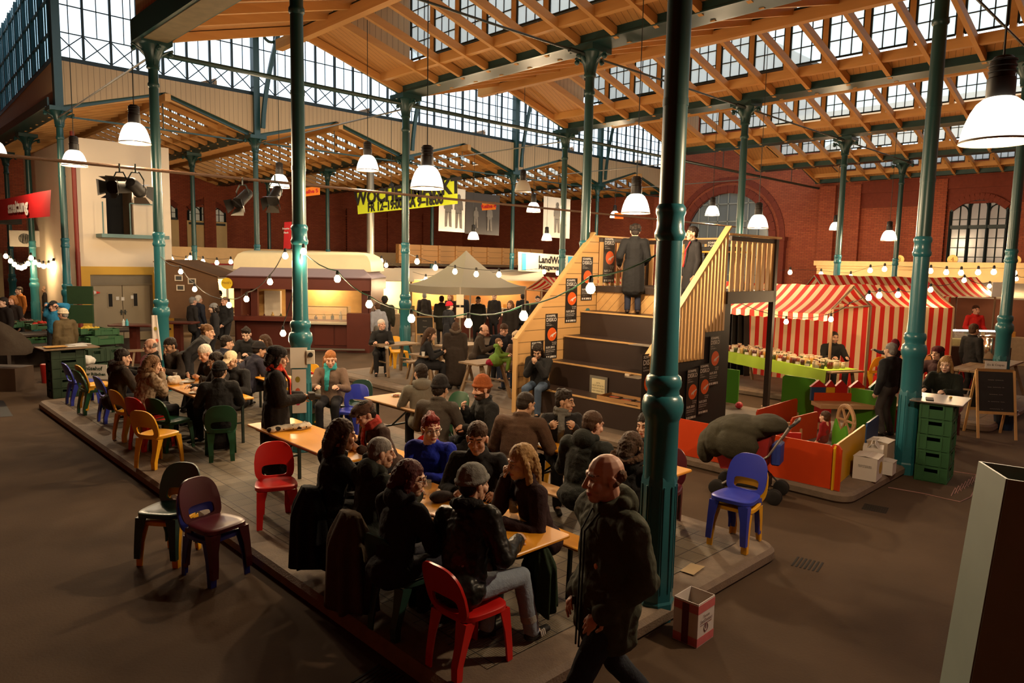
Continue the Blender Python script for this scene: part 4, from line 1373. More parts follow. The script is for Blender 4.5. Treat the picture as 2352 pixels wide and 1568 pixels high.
for k in range(12):
    p = ta + u * (L_ * (.05 + .075 * k)) + w_ * .05
    b = MB(); b.b2((-.045, -.002, 0), (.045, .002, .06)); tag(b.build('price_card', M_pwhite, loc=(p.x, p.y, IS + .776), rz=-1.2), 'little white price card at the front edge of the lime green table', 'card', 'price cards on the lime green table')
# black curtain left of the stall
b = MB(); pa, pb_ = on_x(1672, 800, 17.2), on_x(1722, 800, 17.2)
b.grid(lambda s, v: Vector((17.2 + .08 * math.sin(s * 20), pa.y + (pb_.y - pa.y) * s * (.8 + .2 * v), 2.2 - 2.0 * v)), 16, 6); tag(b.build('black_curtain', M_black, smooth=1.0), 'black cloth hanging at the left opening of the striped stall', 'curtain')

# ================================================================== SNACK KIOSK
kl, kr = dist(540, 770, 23.6), dist(852, 800, 23.6)
kd = (kr - kl); kd.z = 0; KW = kd.length; ka = math.atan2(kd.y, kd.x)
k0 = (kl + kr) / 2
K = thing('snack_kiosk', 'maroon snack kiosk with a rounded cream roof and glass counter', 'kiosk', (k0.x, k0.y, 0), ka)
M_mar = mat('maroon_wood', (.075, .016, .010), .4, var=.15, scale=3)
M_mar2 = mat('maroon_panel', (.10, .022, .013), .4, var=.15, scale=3)
M_kroof = mat('kiosk_cream_roof', 'd9cba4', .45, var=.05)
M_kgrey = mat('kiosk_grey_band', '8d7f86', .6, var=.05)
hw = KW / 2
KD = 2.2
b = MB(); b.loft([[(-hw + a, a * .5, z), (hw - a, a * .5, z), (hw - a, KD - a, z), (-hw + a, KD - a, z)] for a, z in ((.02, 2.62), (-.02, 2.64), (.02, 2.95), (.12, 3.13), (.28, 3.22), (.5, 3.26))]); b.build('roof', M_kroof, K, smooth=.6)
b = MB(); b.loft([[(-hw - .12 + a, -.35 + a, z), (hw + .12 - a, -.35 + a, z), (hw + .12 - a, KD - a, z), (-hw - .12 + a, KD - a, z)] for a, z in ((0, 2.42), (.36, 2.72))]); b.build('roof_band', M_kgrey, K)
b = MB(); b.b2((-hw - .1, -.34, 2.02), (hw + .08, -.28, 2.44)); b.b2((-hw - .1, -.34, 2.02), (-hw - .04, KD, 2.44)); b.b2((hw + .02, -.34, 2.02), (hw + .08, KD, 2.44)); b.b2((-hw - .1, -.34, 2.36), (hw + .08, KD, 2.42)); b.build('fascia', M_mar2, K)
b = MB(); b.b2((-hw, 0, 0), (hw, .06, .95)); b.b2((-hw, 0, 0), (-hw + .06, KD, 2.4)); b.b2((hw - .06, 0, 0), (hw, KD, 2.4)); b.b2((-hw, KD - .06, 0), (hw, KD, 2.4)); b.build('wall', M_mar, K)
for x0, x1 in ((.4, 1.05), (1.1, 1.75)):
    b = MB(); b.b2((x0 * hw / 2.3, -.03, .2), (x1 * hw / 2.3, 0, .85)); b.build('front_panel', M_mar2, K)
b = MB(); b.b2((hw - .72, -.32, 0), (hw + .02, .05, 1.28)); b.build('end_cabinet', M_mar2, K)
for x in (-hw, -hw + .55, -.55, hw - .3):
    b = MB(); b.b2((x, -.02, .95), (x + .22, .12, 2.4)); b.build('post', M_mar, K)
b = MB(); b.b2((-hw - .05, -.30, .98), (.0, .12, 1.12)); b.build('counter', M_mar2, K)
b = MB(); b.b2((.0, -.25, .90), (hw - .7, .12, .96)); b.build('counter', mat('pale_counter', 'b7ad98', .3), K)
b = MB(); b.b2((.0, -.22, .96), (hw - .72, .25, 1.48)); b.build('display_glass', pane_glass('display_glass', (.95, .96, .93), .14, .05), K)
b = MB(); b.bar((.0, -.22, 1.48), (hw - .72, -.22, 1.48), .03, .03); b.bar((.0, -.22, 1.22), (hw - .72, -.22, 1.22), .015, .015); b.bar((hw - .72, -.22, .96), (hw - .72, -.22, 1.48), .03, .03); b.build('display_frame', mat('brass_trim', (.5, .38, .18), .3, .6), K)
b = MB(); b.b2((-hw + .2, 1.25, .95), (hw - .2, 1.36, 2.1)); b.build('back_shelf', mat('kiosk_interior', 'c79c5c', .7, var=.2, scale=5), K)
b = MB(); b.b2((-hw + .6, 1.1, 1.0), (-hw + 1.15, 1.28, 1.9)); b.build('fridge', mat('kiosk_fridge', 'cfc6b4', .4), K)
b = MB(); b.bar((-hw + .1, -.45, .12), (hw - .1, -.45, .12), .05, .05); b.build('foot_rail', mat('galvanised_steel', 0), K)
for k in range(14):
    x = -hw + .3 + k * (KW - .6) / 14
    hgt = random.uniform(.12, .3)
    b = MB(); b.lathe([(.05, 0), (.055, hgt * .6), (.025, hgt * .75), (.022, hgt)], 10); p = K.matrix_world @ Vector((0, 0, 0))
    R_ = rotz(ka); q = Vector((k0.x, k0.y, 0)) + (R_ @ Vector((x, .55 if x > 0 else .35, .99 if x > 0 else 1.0)))
    tag(b.build('bottle', jarcols[k % 6], loc=q), 'small bottle on the counter of the maroon kiosk', 'bottle', 'bottles and jars on the kiosk counter')
b = MB(); b.b2((-hw + .02, .02, .9), (hw - .02, KD, .95)); b.build('inner_floor', M_mar, K)
ld = bpy.data.lights.new('kiosk_light', 'POINT'); ld.energy = 150; ld.color = (1, .74, .42); ld.shadow_soft_size = .2
lo = bpy.data.objects.new('kiosk_light', ld); C.objects.link(lo); lo.location = (.4, .8, 2.25); lo.parent = K
b = MB(); b.ball((.4, .8, 2.28), .06); b.build('ceiling_lamp', glow('small_lamp', (1, .8, .5), 20.0), K)
o = thing('round_sign', 'yellow oval sign on a pole at the left corner of the kiosk', 'sign', dist(523, 690, 23.1) * 1, ka)
o.location.z = 0
b = MB(); b.cyl((0, 0, 0), (0, 0, 2.0), .04, n=8); b.build('pole', mat('grey_pole', '9a9184', .5), o)
b = MB(); b.lathe([(0, -.02), (.18, -.02), (.18, .02), (0, .02)], 24, c=(0, -.03, 2.18), M=Matrix.Rotation(PI / 2, 3, 'X') @ Matrix.Diagonal((.95, 1.25, 1)).to_3x3() if 0 else Matrix.Rotation(PI / 2, 3, 'X')); b.build('board', mat('sign_yellow', 'd9b522', .5), o)
text_mesh('Heidi’s', .11, frame_m((0, -.06, 2.2), (1, 0, 0), (0, 0, 1)), mat('sign_brown', '7a5a1c', .6), 'lettering', o)

# ================================================================== GREY TENT AND FAR STALLS
TX, TY = 14.9, 17.9
tt = thing('canopy_tent', 'grey peaked pop-up tent in the middle of the hall', 'tent', (TX, TY, 0))
M_tent = cloth_transl('grey_tent_cloth', '8d877a', .3)
S = 3.0
b = MB()
def tentpt(s, v, side):
    # side 0..3, s along edge 0..1, v from eave to apex
    cs = [(0, 0), (S, 0), (S, S), (0, S)]
    a, c = Vector((*cs[side], 2.20)), Vector((*cs[(side + 1) % 4], 2.20))
    e = a * (1 - s) + c * s
    ap = Vector((S / 2, S / 2, 3.35))
    p = e * (1 - v) + ap * v
    p.z = 2.20 + 1.22 * (v ** 1.7) - .04 * math.sin(PI * s) * (1 - v)
    return p
for sd in range(4):
    b.grid(lambda s, v: tentpt(s, v, sd), 10, 10)
b.build('roof', M_tent, tt, smooth=.8)
b = MB()
for sd in range(4):
    b.grid(lambda s, v: tentpt(s, 0, sd) - Vector((0, 0, .26 * v)), 10, 2)
b.build('valance', M_tent, tt)
for x, y in ((0, 0), (S, 0), (S, S), (0, S)):
    b = MB(); b.bar((x, y, 0), (x, y, 2.2), .04, .04); b.build('pole', mat('grey_pole', 0), tt)
for z in (1.2, 1.62):
    b = MB(); b.b2((-.12, -.03, z), (.12, -.02, z + .34)); tag(b.build('paper_notice', M_white, loc=(TX, TY, 0), rz=-PI / 4), 'white paper notice on the near tent pole, %s' % ('lower one' if z < 1.5 else 'upper one'), 'paper')
def counter(px, py, w, d, h, label, m, rz=0, z=0):
    p = at(px, py, z)
    o = thing('market_counter', label, 'counter', (p.x, p.y, z), rz)
    b = MB(); b.b2((-w / 2, -d / 2, 0), (w / 2, d / 2, h - .04)); b.build('body', m, o)
    b = MB(); b.b2((-w / 2 - .04, -d / 2 - .04, h - .04), (w / 2 + .04, d / 2 + .04, h)); b.build('top', M_oldw, o)
    return o
counter(1120, 770, 3.0, .7, .85, 'brown counter under the grey tent', M_mar2, -.1)
counter(1000, 745, 2.0, .7, .9, 'wooden counter behind the tent with lit goods', mat('warm_counter', 'a8683a', .6, var=.2), .3)
# warm lit back booths along the left rear wall: boarded fronts with lamps inside
M_booth = wood('booth_boards', 'a87a48', 'c4935a', axis=0, plank=.3)
M_boothc = mat('booth_cream', 'c9a878', .7, var=.1)
b = MB(); b.b2((9.2, 37.5, 0), (36, 37.7, 2.3)); struct(b.build('wall_booths_rear', M_boothc))
b = MB(); b.b2((9.2, 36.9, 2.7), (36, 37.7, 3.5)); struct(b.build('trim_booth_fascia', M_boothc))
b = MB(); b.cyl((8.9, 36.5, 2.55), (21, 36.5, 2.55), .16, n=10); tag(b.build('red_pipe', mat('red_pipe_paint', '9c1d18', .4)), 'long red horizontal pipe over the rear booths, left of the kiosk roof', 'pipe')
b = MB(); b.b2((22, 31.5, 2.9), (33, 31.8, 3.9)); o = tag(b.build('timber_gallery', M_booth), 'orange lit timber gallery front behind the grey tent peak', 'gallery')
for i in range(9):
    b = MB(); b.b2((22.2 + i * 1.2, 31.42, 2.9), (22.32 + i * 1.2, 31.5, 3.9)); b.build('batten', M_booth, o)
def lit_booth(px, py, depth, w, h, label, wallc, energy, rz=None):
    p = dist(px, py, depth); p.z = 0
    a = -CAM_YAW + PI / 2 - PI / 2 + .0
    rz = rz if rz is not None else (math.atan2(p.y, p.x) - PI / 2)
    o = thing('market_booth', label, 'booth', p, rz)
    m = mat('booth_wall_' + wallc, wallc, .75, var=.15, scale=3)
    b = MB(); b.b2((-w / 2, 1.2, 0), (w / 2, 1.26, h)); b.build('back_wall', m, o)
    b = MB(); b.b2((-w / 2, -.1, 0), (w / 2, .5, .9)); b.build('counter', M_oldw, o)
    b = MB(); b.hexa([(-w / 2 - .1, -.5, h - .1), (w / 2 + .1, -.5, h - .1), (w / 2 + .1, 1.4, h + .35), (-w / 2 - .1, 1.4, h + .35), (-w / 2 - .1, -.5, h - .05), (w / 2 + .1, -.5, h - .05), (w / 2 + .1, 1.4, h + .40), (-w / 2 - .1, 1.4, h + .40)]); b.build('roof', cloth_transl('booth_canvas', 'bdb2a0', .3), o)
    for x in (-w / 2, w / 2):
        b = MB(); b.b2((x - .04, -.1, 0), (x + .04, -.02, h)); b.build('post', M_post, o)
    b = MB(); b.ball((0, .3, h - .25), .06); b.build('bulb', glow('small_lamp', 0, 0), o)
    ld = bpy.data.lights.new('booth_light', 'POINT'); ld.energy = energy; ld.color = (1, .72, .40); ld.shadow_soft_size = .15
    lo = bpy.data.objects.new('booth_light', ld); C.objects.link(lo); lo.location = (0, .3, h - .35); lo.parent = o
    for k in range(10):
        b = MB(); b.box((0, 0, .09), (.16, .12, .18)); q = Vector(p) + rotz(rz) @ Vector((-w / 2 + .2 + k * (w - .4) / 9, .2, .9))
        tag(b.build('goods_box', jarcols[(k * 5) % 6], loc=q, rz=rz), 'small box of goods on a lit booth counter', 'box', 'goods on the lit booth counters')
    return o
lit_booth(880, 720, 28.5, 2.2, 2.3, 'bright booth with yellow wall right of the kiosk', 'e6cf94', 260)
lit_booth(985, 728, 31.0, 2.9, 2.3, 'lit booth with a wooden wall seen left below the grey tent', 'b9864e', 260)
lit_booth(1150, 715, 33.5, 3.8, 2.3, 'lit booth under the right half of the grey tent', 'a5713f', 170)
lit_booth(500, 715, 27.5, 1.6, 2.3, 'bright booth glowing between the brown tent and the kiosk', 'f0d890', 200)
lit_booth(2310, 745, 23.5, 4.2, 2.25, 'dim food stall with a long counter behind the urn', '6b3c26', 18, None)
# brown tent left of the kiosk with three framed photos
p0 = dist(385, 700, 24.5)
o = thing('brown_tent', 'brown canvas stall with three framed photos on its side', 'stall', (p0.x, p0.y, 0), ka)
m = mat('brown_canvas', '6e5138', .9, var=.12)
b = MB(); b.poly([(-.3, 0, 2.85), (.15, 0, 2.85), (1.75, 0, 2.35), (1.85, 0, 1.3), (1.7, 0, .9), (-.3, 0, .9)]); b.build('side_cloth', m, o)
b = MB(); b.hexa([(-.4, -.1, 2.80), (.15, -.1, 2.86), (.15, 2.2, 2.86), (-.4, 2.2, 2.80), (-.4, -.1, 2.84), (.15, -.1, 2.90), (.15, 2.2, 2.90), (-.4, 2.2, 2.84)]); b.hexa([(.15, -.1, 2.86), (1.85, -.1, 2.33), (1.85, 2.2, 2.33), (.15, 2.2, 2.86), (.15, -.1, 2.90), (1.85, -.1, 2.37), (1.85, 2.2, 2.37), (.15, 2.2, 2.90)]); b.build('roof', m, o)
for k, (x, z) in enumerate(((.43, 2.28), (.88, 2.18), (.48, 1.95))):
    f = thing('framed_photo', ['framed photo on the brown canvas, upper left of three', 'framed photo on the brown canvas, right one of three', 'framed photo on the brown canvas, lowest of three'][k], 'picture', Vector((p0.x, p0.y, 0)) + rotz(ka) @ Vector((x, -.03, z)), ka)
    b = MB(); b.b2((-.14, -.015, -.10), (.14, 0, .10)); b.build('mount', M_white, f)
    b = MB(); b.b2((-.10, -.018, -.065), (.10, -.015, .065)); b.build('print', mat('photo_print', '4a4a46', .5, var=.5, scale=12), f)

# ================================================================== BANNERS AND SIGNS
def flat_banner(name, label, cat, P00, P10, P01, m, texts, bend=0.04, edge=None):
    """P00 lower left, P10 lower right, P01 upper left, seen from the front"""
    P00, P10, P01 = Vector(P00), Vector(P10), Vector(P01)
    U, V = P10 - P00, P01 - P00
    W, H = U.length, V.length
    N_ = U.cross(V).normalized()
    M4 = frame_m(P00, U, V)
    me = MB(); me.grid(lambda s, v: P00 + U * s + V * v + N_ * bend * math.sin(s * 7 + v * 2) * .5, 14, 4)
    o = tag(me.build(name, m, smooth=1.0), label, cat)
    for s, x, y, sz, mm, sc in texts:
        text_mesh(s, sz, M4 @ Matrix.Translation((x * W, y * H, bend * .6 + .012)), mm, 'lettering', o, font_scale=sc, bold=.022 * sz / .5)
    return o
M_yel = mat('banner_yellow', 'cfe02a', .6, var=.04)
M_red = mat('banner_red', 'b3161c', .6, var=.06)
M_org = mat('orange_sign', 'e07814', .6, var=.05)
bx = 13.5
flat_banner('market_banner', 'bright yellow weekly market banner with black lettering', 'banner', on_x(822, 492, bx), on_x(1052, 468, bx), on_x(821, 443, bx), M_yel,
            [('WOCHENMARKT', .5, .70, .62, M_black, (1.17, 1)), ('FR 12–19:00  SA 9–18:00', .5, .24, .40, M_black, (1.0, 1))], .03)
flat_banner('red_banner', 'red banner with white lettering at the left picture edge', 'banner', on_x(-40, 509, 4.5), on_x(116, 497, 4.5), on_x(-40, 466, 4.5), M_red, [('szeitung', .62, .5, .50, mat('banner_white', (.85, .82, .8), .6, var=0), (1.9, 1))], .03)
py_ = 24.3
def photo_banner(name, label, pxs, bg, dark, figs):
    (xa, ya), (xb, yb), (xc, yc) = pxs
    a, c, d = on_y(xa, ya, py_), on_y(xb, yb, py_), on_y(xc, yc, py_)
    o = tag(MB().quad(a, c, c + (d - a), d).build(name, bg), label, 'banner')
    W, H = (c - a).length, (d - a).length
    M4 = frame_m(a + Vector((0, -.01, 0)), c - a, d - a)
    for fx, fy, fh in figs:
        b = MB()
        s = fh * H
        def P(x, y): return M4 @ Vector((fx * W + x * s, fy * H + y * s, .01))
        b.poly([P(.07 * math.cos(t), .93 + .09 * math.sin(t)) for t in [2 * PI * k / 12 for k in range(12)]])
        b.poly([P(x, y) for x, y in ((-.05, .86), (.05, .86), (.14, .8), (.17, .55), (.12, .55), (.12, .45), (-.12, .45), (-.12, .55), (-.17, .55), (-.14, .8))])
        b.poly([P(x, y) for x, y in ((-.12, .46), (-.01, .46), (-.04, .02), (-.12, 0))]); b.poly([P(x, y) for x, y in ((.01, .46), (.12, .46), (.14, 0), (.05, .02))])
        b.build('printed_figure', dark, o)
    return o
M_ph = mat('photo_white', 'cfc6b6', .7, var=.05); M_pd = mat('photo_dark', '2c2622', .6, var=.3, scale=3); M_pg = mat('photo_grey', '5a534b', .6, var=.4, scale=6)
photo_banner('photo_banner', 'white photo banner with printed standing figures beside the yellow banner', ((1007, 530), (1067, 534), (1009, 428)), M_ph, M_pg, ((.35, .1, .75), (.75, .08, .78)))
photo_banner('photo_banner', 'dark photo banner hanging right of the white figures banner', ((1068, 536), (1146, 541), (1070, 440)), M_pd, M_pg, ((.3, .15, .5), (.7, .1, .62)))
photo_banner('photo_banner', 'white photo banner with one dancing figure, farther right', ((1247, 544), (1308, 548), (1249, 450)), M_ph, M_pg, ((.5, .12, .75),))
for (xa, ya, xb, yb, hh, d, s, lb) in ((694, 452, 735, 447, 20, 24.0, 'Reihe 5', 'orange hanging row sign just right of the second column'), (1107, 483, 1139, 481, 17, 24.5, 'Reihe 4', 'orange hanging row sign on the dark photo banner'), (1411, 502, 1432, 503, 14, 30.0, 'Reihe 3', 'smallest orange row sign behind the grandstand lamp')):
    a, c = dist(xa, ya, d), dist(xb, yb, d); up = dist(xa, ya - hh, d)
    flat_banner('row_sign', lb, 'sign', a, c, up, M_org, [(s, .5, .48, .17 if d < 25 else .13, M_red, (1, 1))], .0)
a, c, up = dist(651, 572, 27), dist(668, 571, 27), dist(653, 510, 27)
flat_banner('price_banner', 'narrow tall red banner just left of the middle teal column', 'banner', a, c, up, M_red, [('Frische', .5, .75, .09, M_pwhite, (1, 1)), ('Fisch', .5, .6, .09, M_pwhite, (1, 1))], .0)
a, c, up = on_y(1190, 622, 24), on_y(1318, 628, 24), on_y(1190, 578, 24)
o = flat_banner('butcher_sign', 'white butcher stall sign with blue edges beyond the grey tent', 'sign', a, c, up, M_white, [('LandWert', .58, .66, .46, M_black, (1, 1)), ('Metzgerwerke', .58, .27, .32, M_black, (1, 1))], .0)
for s0, s1 in ((.06, .13), (.88, .98)):
    b = MB(); q = a + Vector((0, -.02, 0)); U, V = c - a, up - a; b.quad(q + U * s0 + V * .05, q + U * s1 + V * .05, q + U * s1 + V * .95, q + U * s0 + V * .95); b.build('blue_panel', mat('sign_blue', '3f9fc4', .6), o)
for i, (px, py, s) in enumerate(((2066, 596, '3'), (2188, 596, '4'), (2332, 598, '5'))):
    p = on_x(px, py, XS - .02)
    o = thing('number_disc', ['round numbered disc on the cornice left of the right teal column', 'round numbered disc under the segment-headed brick wall window', 'round numbered disc on the cornice at the right picture edge'][i], 'sign', p, -PI / 2)
    b = MB(); b.lathe([(0, -.02), (.20, -.02), (.20, .02), (0, .02)], 20, M=Matrix.Rotation(PI / 2, 3, 'X')); b.build('disc', mat('disc_cream', 'd8b064', .6), o)
    text_mesh(s, .26, frame_m((0, -.035, 0), (1, 0, 0), (0, 0, 1)), mat('disc_brown', '8a5a20', .6), 'numeral', o)

# ================================================================== CABLE RUN AND SPOTLIGHTS
b = MB()
for k in range(4):
    b.cyl((-6, 13 + .07 * k, 4.44 + .02 * (k % 2)), (24.2, 13 + .07 * k, 4.44 + .02 * (k % 2)), .014, n=5)
tag(b.build('cable_run', mat('brown_cable', '5c4028', .6)), 'bundle of brown cables running across the hall at lamp height', 'cable')
def spot(p, yaw, tilt, label, lit=False):
    o = thing('stage_spotlight', label, 'spotlight', p, yaw)
    R = Matrix.Rotation(tilt, 4, 'X')
    b = MB(); b.lathe([(.0, -.26), (.07, -.25), (.095, -.2), (.10, .16), (.112, .17), (.112, .20), (.10, .20)], 18, M=(R @ Matrix.Rotation(-PI / 2, 4, 'X')).to_3x3()); b.build('can', M_black, o, smooth=.7)
    b = MB(); b.lathe([(0, .17), (.098, .17)], 18, M=(R @ Matrix.Rotation(-PI / 2, 4, 'X')).to_3x3(), cap=False); b.build('lens', glow('spot_lens_lit', (1, .45, .15), 6) if lit else mat('spot_lens', 'a59a86', .15, .4), o)
    for k in range(4):
        Rk = R @ Matrix.Rotation(k * PI / 2, 4, 'Y')
        b = MB(); b.poly([Rk @ Vector(v) for v in ((-.09, .20, .10), (.09, .20, .10), (.13, .34, .17), (-.13, .34, .17))]); b.build('barn_door', mat('barn_door_black', '1c1a18', .35, .4) if k % 2 else mat('barn_door_steel', '8a857c', .3, .7), o)
    b = MB(); b.tube([(-.12, 0, 0), (-.125, 0, .12), (-.06, 0, .24), (.06, 0, .24), (.125, 0, .12), (.12, 0, 0)], .012, 5); b.cyl((0, 0, .24), (0, 0, .38), .015, n=6); b.build('yoke', M_iron, o)
spot(on_y(558, 462, 13) + Vector((0, 0, .05)), 2.2, -.55, 'black stage spotlight with pale flaps, left of the hanging pair')
spot(on_y(632, 455, 13) + Vector((0, 0, .05)), 2.4, -.62, 'black stage spotlight next to the column, right of the hanging pair')
spot(on_y(276, 430, 13), 2.3, -.1, 'spotlight with a glowing orange lens before the dark tower opening', True)
spot(on_y(312, 430, 13), -.6, -.25, 'black spotlight turned away, right of the glowing one')
# ================================================================== PEOPLE
def _usphere(n=12, m=8):
    v, f = [], []
    for i in range(m + 1):
        t = PI * i / m
        for j in range(n):
            v.append((math.sin(t) * math.cos(2 * PI * j / n), math.sin(t) * math.sin(2 * PI * j / n), -math.cos(t)))
    for i in range(m):
        for j in range(n):
            k = (j + 1) % n
            f.append((i * n + j, i * n + k, (i + 1) * n + k, (i + 1) * n + j))
    return np.array(v), f
US_V, US_F = _usphere()
class Blob:
    def __init__(self):
        self.V, self.F, self.n = [], [], 0
    def _push(self, v):
        self.V.append(v); self.F.append(self.n); self.n += len(US_V)
    def ell(self, c, r, R=None):
        v = US_V * np.array(r)
        if R is not None:
            v = v @ np.array(R).T
        self._push(v + np.array(c)); return self
    def cap(self, a, b, ra, rb=None, fx=1.0, fy=1.0, right=None):
        a, b = Vector(a), Vector(b)
        rb = ra if rb is None else rb
        d = b - a
        if d.length < 1e-6:
            d = Vector((0, 0, 1e-4))
        z = d.normalized()
        x = Vector(right) if right is not None else (Vector((1, 0, 0)) if abs(z.x) < .9 else Vector((0, 1, 0)))
        x = (x - z * x.dot(z)).normalized()
        y = z.cross(x)
        R = np.array([x, y, z]).T
        top = US_V[:, 2:3] > 1e-6
        r = np.where(top, rb, ra)
        v = (US_V * r * np.array([fx, fy, 1.0])) @ R.T + np.where(top, np.array(b), np.array(a))
        self._push(v); return self
    def chain(self, pts, rs, **k):
        for i in range(len(pts) - 1):
            self.cap(pts[i], pts[i + 1], rs[i], rs[i + 1], **k)
        return self
    def xform(self, M4):
        M3 = np.array(M4.to_3x3()); t = np.array(M4.translation)
        self.V = [v @ M3.T + t for v in self.V]; return self
    def mesh(self, name, voxel, smooth=3, wrinkle=0.0, wscale=.12):
        V = np.concatenate(self.V)
        F = []
        for o in self.F:
            F.extend([tuple(i + o for i in f) for f in US_F])
        me = bpy.data.meshes.new(name)
        me.from_pydata(V.tolist(), [], F)
        bm = bmesh.new(); bm.from_mesh(me)
        bmesh.ops.remove_doubles(bm, verts=bm.verts, dist=1e-5)
        bmesh.ops.recalc_face_normals(bm, faces=bm.faces)
        bm.to_mesh(me); bm.free()
        o = bpy.data.objects.new('tmp', me); C.objects.link(o)
        r = o.modifiers.new('r', 'REMESH'); r.mode = 'VOXEL'; r.voxel_size = voxel; r.adaptivity = 0
        if smooth:
            s = o.modifiers.new('s', 'SMOOTH'); s.iterations = smooth; s.factor = .5
        if wrinkle > 0:
            tx = bpy.data.textures.get('fold_%g' % wscale)
            if tx is None:
                tx = bpy.data.textures.new('fold_%g' % wscale, 'CLOUDS'); tx.noise_scale = wscale; tx.noise_depth = 2
            d = o.modifiers.new('d', 'DISPLACE'); d.texture = tx; d.strength = wrinkle; d.mid_level = .5; d.texture_coords = 'LOCAL'
            s = o.modifiers.new('s2', 'SMOOTH'); s.iterations = 1; s.factor = .5
        dg = bpy.context.evaluated_depsgraph_get()
        out = bpy.data.meshes.new_from_object(o.evaluated_get(dg))
        bpy.data.objects.remove(o); bpy.data.meshes.remove(me)
        out.name = name
        out.polygons.foreach_set('use_smooth', [True] * len(out.polygons))
        return out
def join_meshes(name, meshes, mats):
    bm = bmesh.new()
    for m in meshes:
        bm.from_mesh(m)
    me = bpy.data.meshes.new(name); bm.to_mesh(me); bm.free()
    for m in mats:
        me.materials.append(m)
    for m in meshes:
        bpy.data.meshes.remove(m)
    return me
SKIN = dict(fair=(.56, .35, .25), rosy=(.56, .32, .23), tan=(.42, .25, .16), olive=(.44, .27, .18), pale=(.62, .42, .32))
M_lip = mat('lips', (.36, .10, .08), .5, var=0); M_eyew = mat('eye_white', (.40, .34, .30), .3, var=0); M_iris = mat('eye_iris', (.02, .015, .012), .2, var=0)
HAIRC = dict(dark=(.016, .010, .007), brown=(.05, .024, .012), lbrown=(.13, .065, .028), blonde=(.32, .19, .075), white=(.55, .50, .44), grey=(.18, .17, .16), red=(.16, .012, .010), dred=(.055, .009, .009), ginger=(.30, .11, .03))
def mcloth(c, rough=.85, bump=.25, scale=70):
    c = tuple(c) if not isinstance(c, str) else hexc(c)
    return mat('cloth_%.3f_%.3f_%.3f_%.2f' % (*c, rough), c, rough, var=.18, scale=9, bump=bump, bscale=scale, spec=.25)
def head_mesh(skin, hair, dl, face):
    """head in its own frame: face towards +y, origin in the middle of the skull"""
    B = Blob()
    w = face.get('w', 1.0)
    B.ell((0, -.012, .030), (.076 * w, .096, .090)); B.ell((0, .022, -.045), (.062 * w, .066, .066)); B.ell((0, .052, -.088), (.034 * w, .036, .030))
    B.cap((0, .086, .016), (0, .106, -.024), .0085, .0145); B.ell((-.013, .098, -.030), (.010, .010, .008)); B.ell((.013, .098, -.030), (.010, .010, .008))
    for s in (-1, 1):
        B.cap((.012 * s, .080, .030), (.046 * s, .070, .030), .0125, .010)
        B.ell((.040 * s * w, .058, -.028), (.026, .026, .026))
        B.ell((.078 * s * w, -.008, -.006), (.010, .021, .033)); B.ell((.084 * s * w, -.012, .004), (.008, .018, .020))
        B.ell((.031 * s, .070, .010), (.0145, .0125, .0105))
    B.ell((0, .082, -.060), (.024, .013, .0075)); B.ell((0, .081, -.071), (.020, .013, .0085)); B.ell((0, .074, -.050), (.024, .014, .012))
    B.cap((0, -.015, -.04), (0, -.038, -.15), .056 * w, .060)
    if face.get('beard'):
        B.ell((0, .045, -.085), (.052, .048, .040))
    me = B.mesh('head', (.0042, .0062, .010)[dl], 2 if dl < 2 else 1)
    n = len(me.polygons)
    cen = np.zeros(n * 3); me.polygons.foreach_get('center', cen); c = cen.reshape(-1, 3)
    mi = np.zeros(n, dtype=np.int32)
    fr = c[:, 1] > .045
    ax = np.abs(c[:, 0])
    eye = fr & (((ax - .031) / .0140) ** 2 + ((c[:, 2] - .0095) / (.0052 if not face.get('smile') else .0042)) ** 2 < 1)
    iris = eye & (np.abs(ax - .031) < .0062)
    brow = fr & (((ax - .033) / .021) ** 2 + ((c[:, 2] - .032 - (.033 - np.abs(ax - .033)) * .05) / .0055) ** 2 < 1)
    lip = fr & ((ax / .024) ** 2 + ((c[:, 2] + .0655) / .0105) ** 2 < 1)
    if face.get('smile'):
        lip = fr & ((ax / .030) ** 2 + ((c[:, 2] + .066 - ax * .25) / .0095) ** 2 < 1)
        teeth = lip & (np.abs(c[:, 2] + .066 - ax * .25) < .0045) & (ax < .024)
    mi[brow] = 2; mi[lip] = 1; mi[eye] = 3; mi[iris] = 4
    if face.get('smile'):
        mi[teeth] = 3
    if face.get('beard') or face.get('stubble'):
        bd = (c[:, 1] > -.01) & (c[:, 2] < -.035) & (c[:, 2] > -.135) & ~lip & ~((ax < .02) & (c[:, 2] > -.045))
        mi[bd & (mi == 0)] = 2 if face.get('beard') else 5
    me.polygons.foreach_set('material_index', mi)
    return me
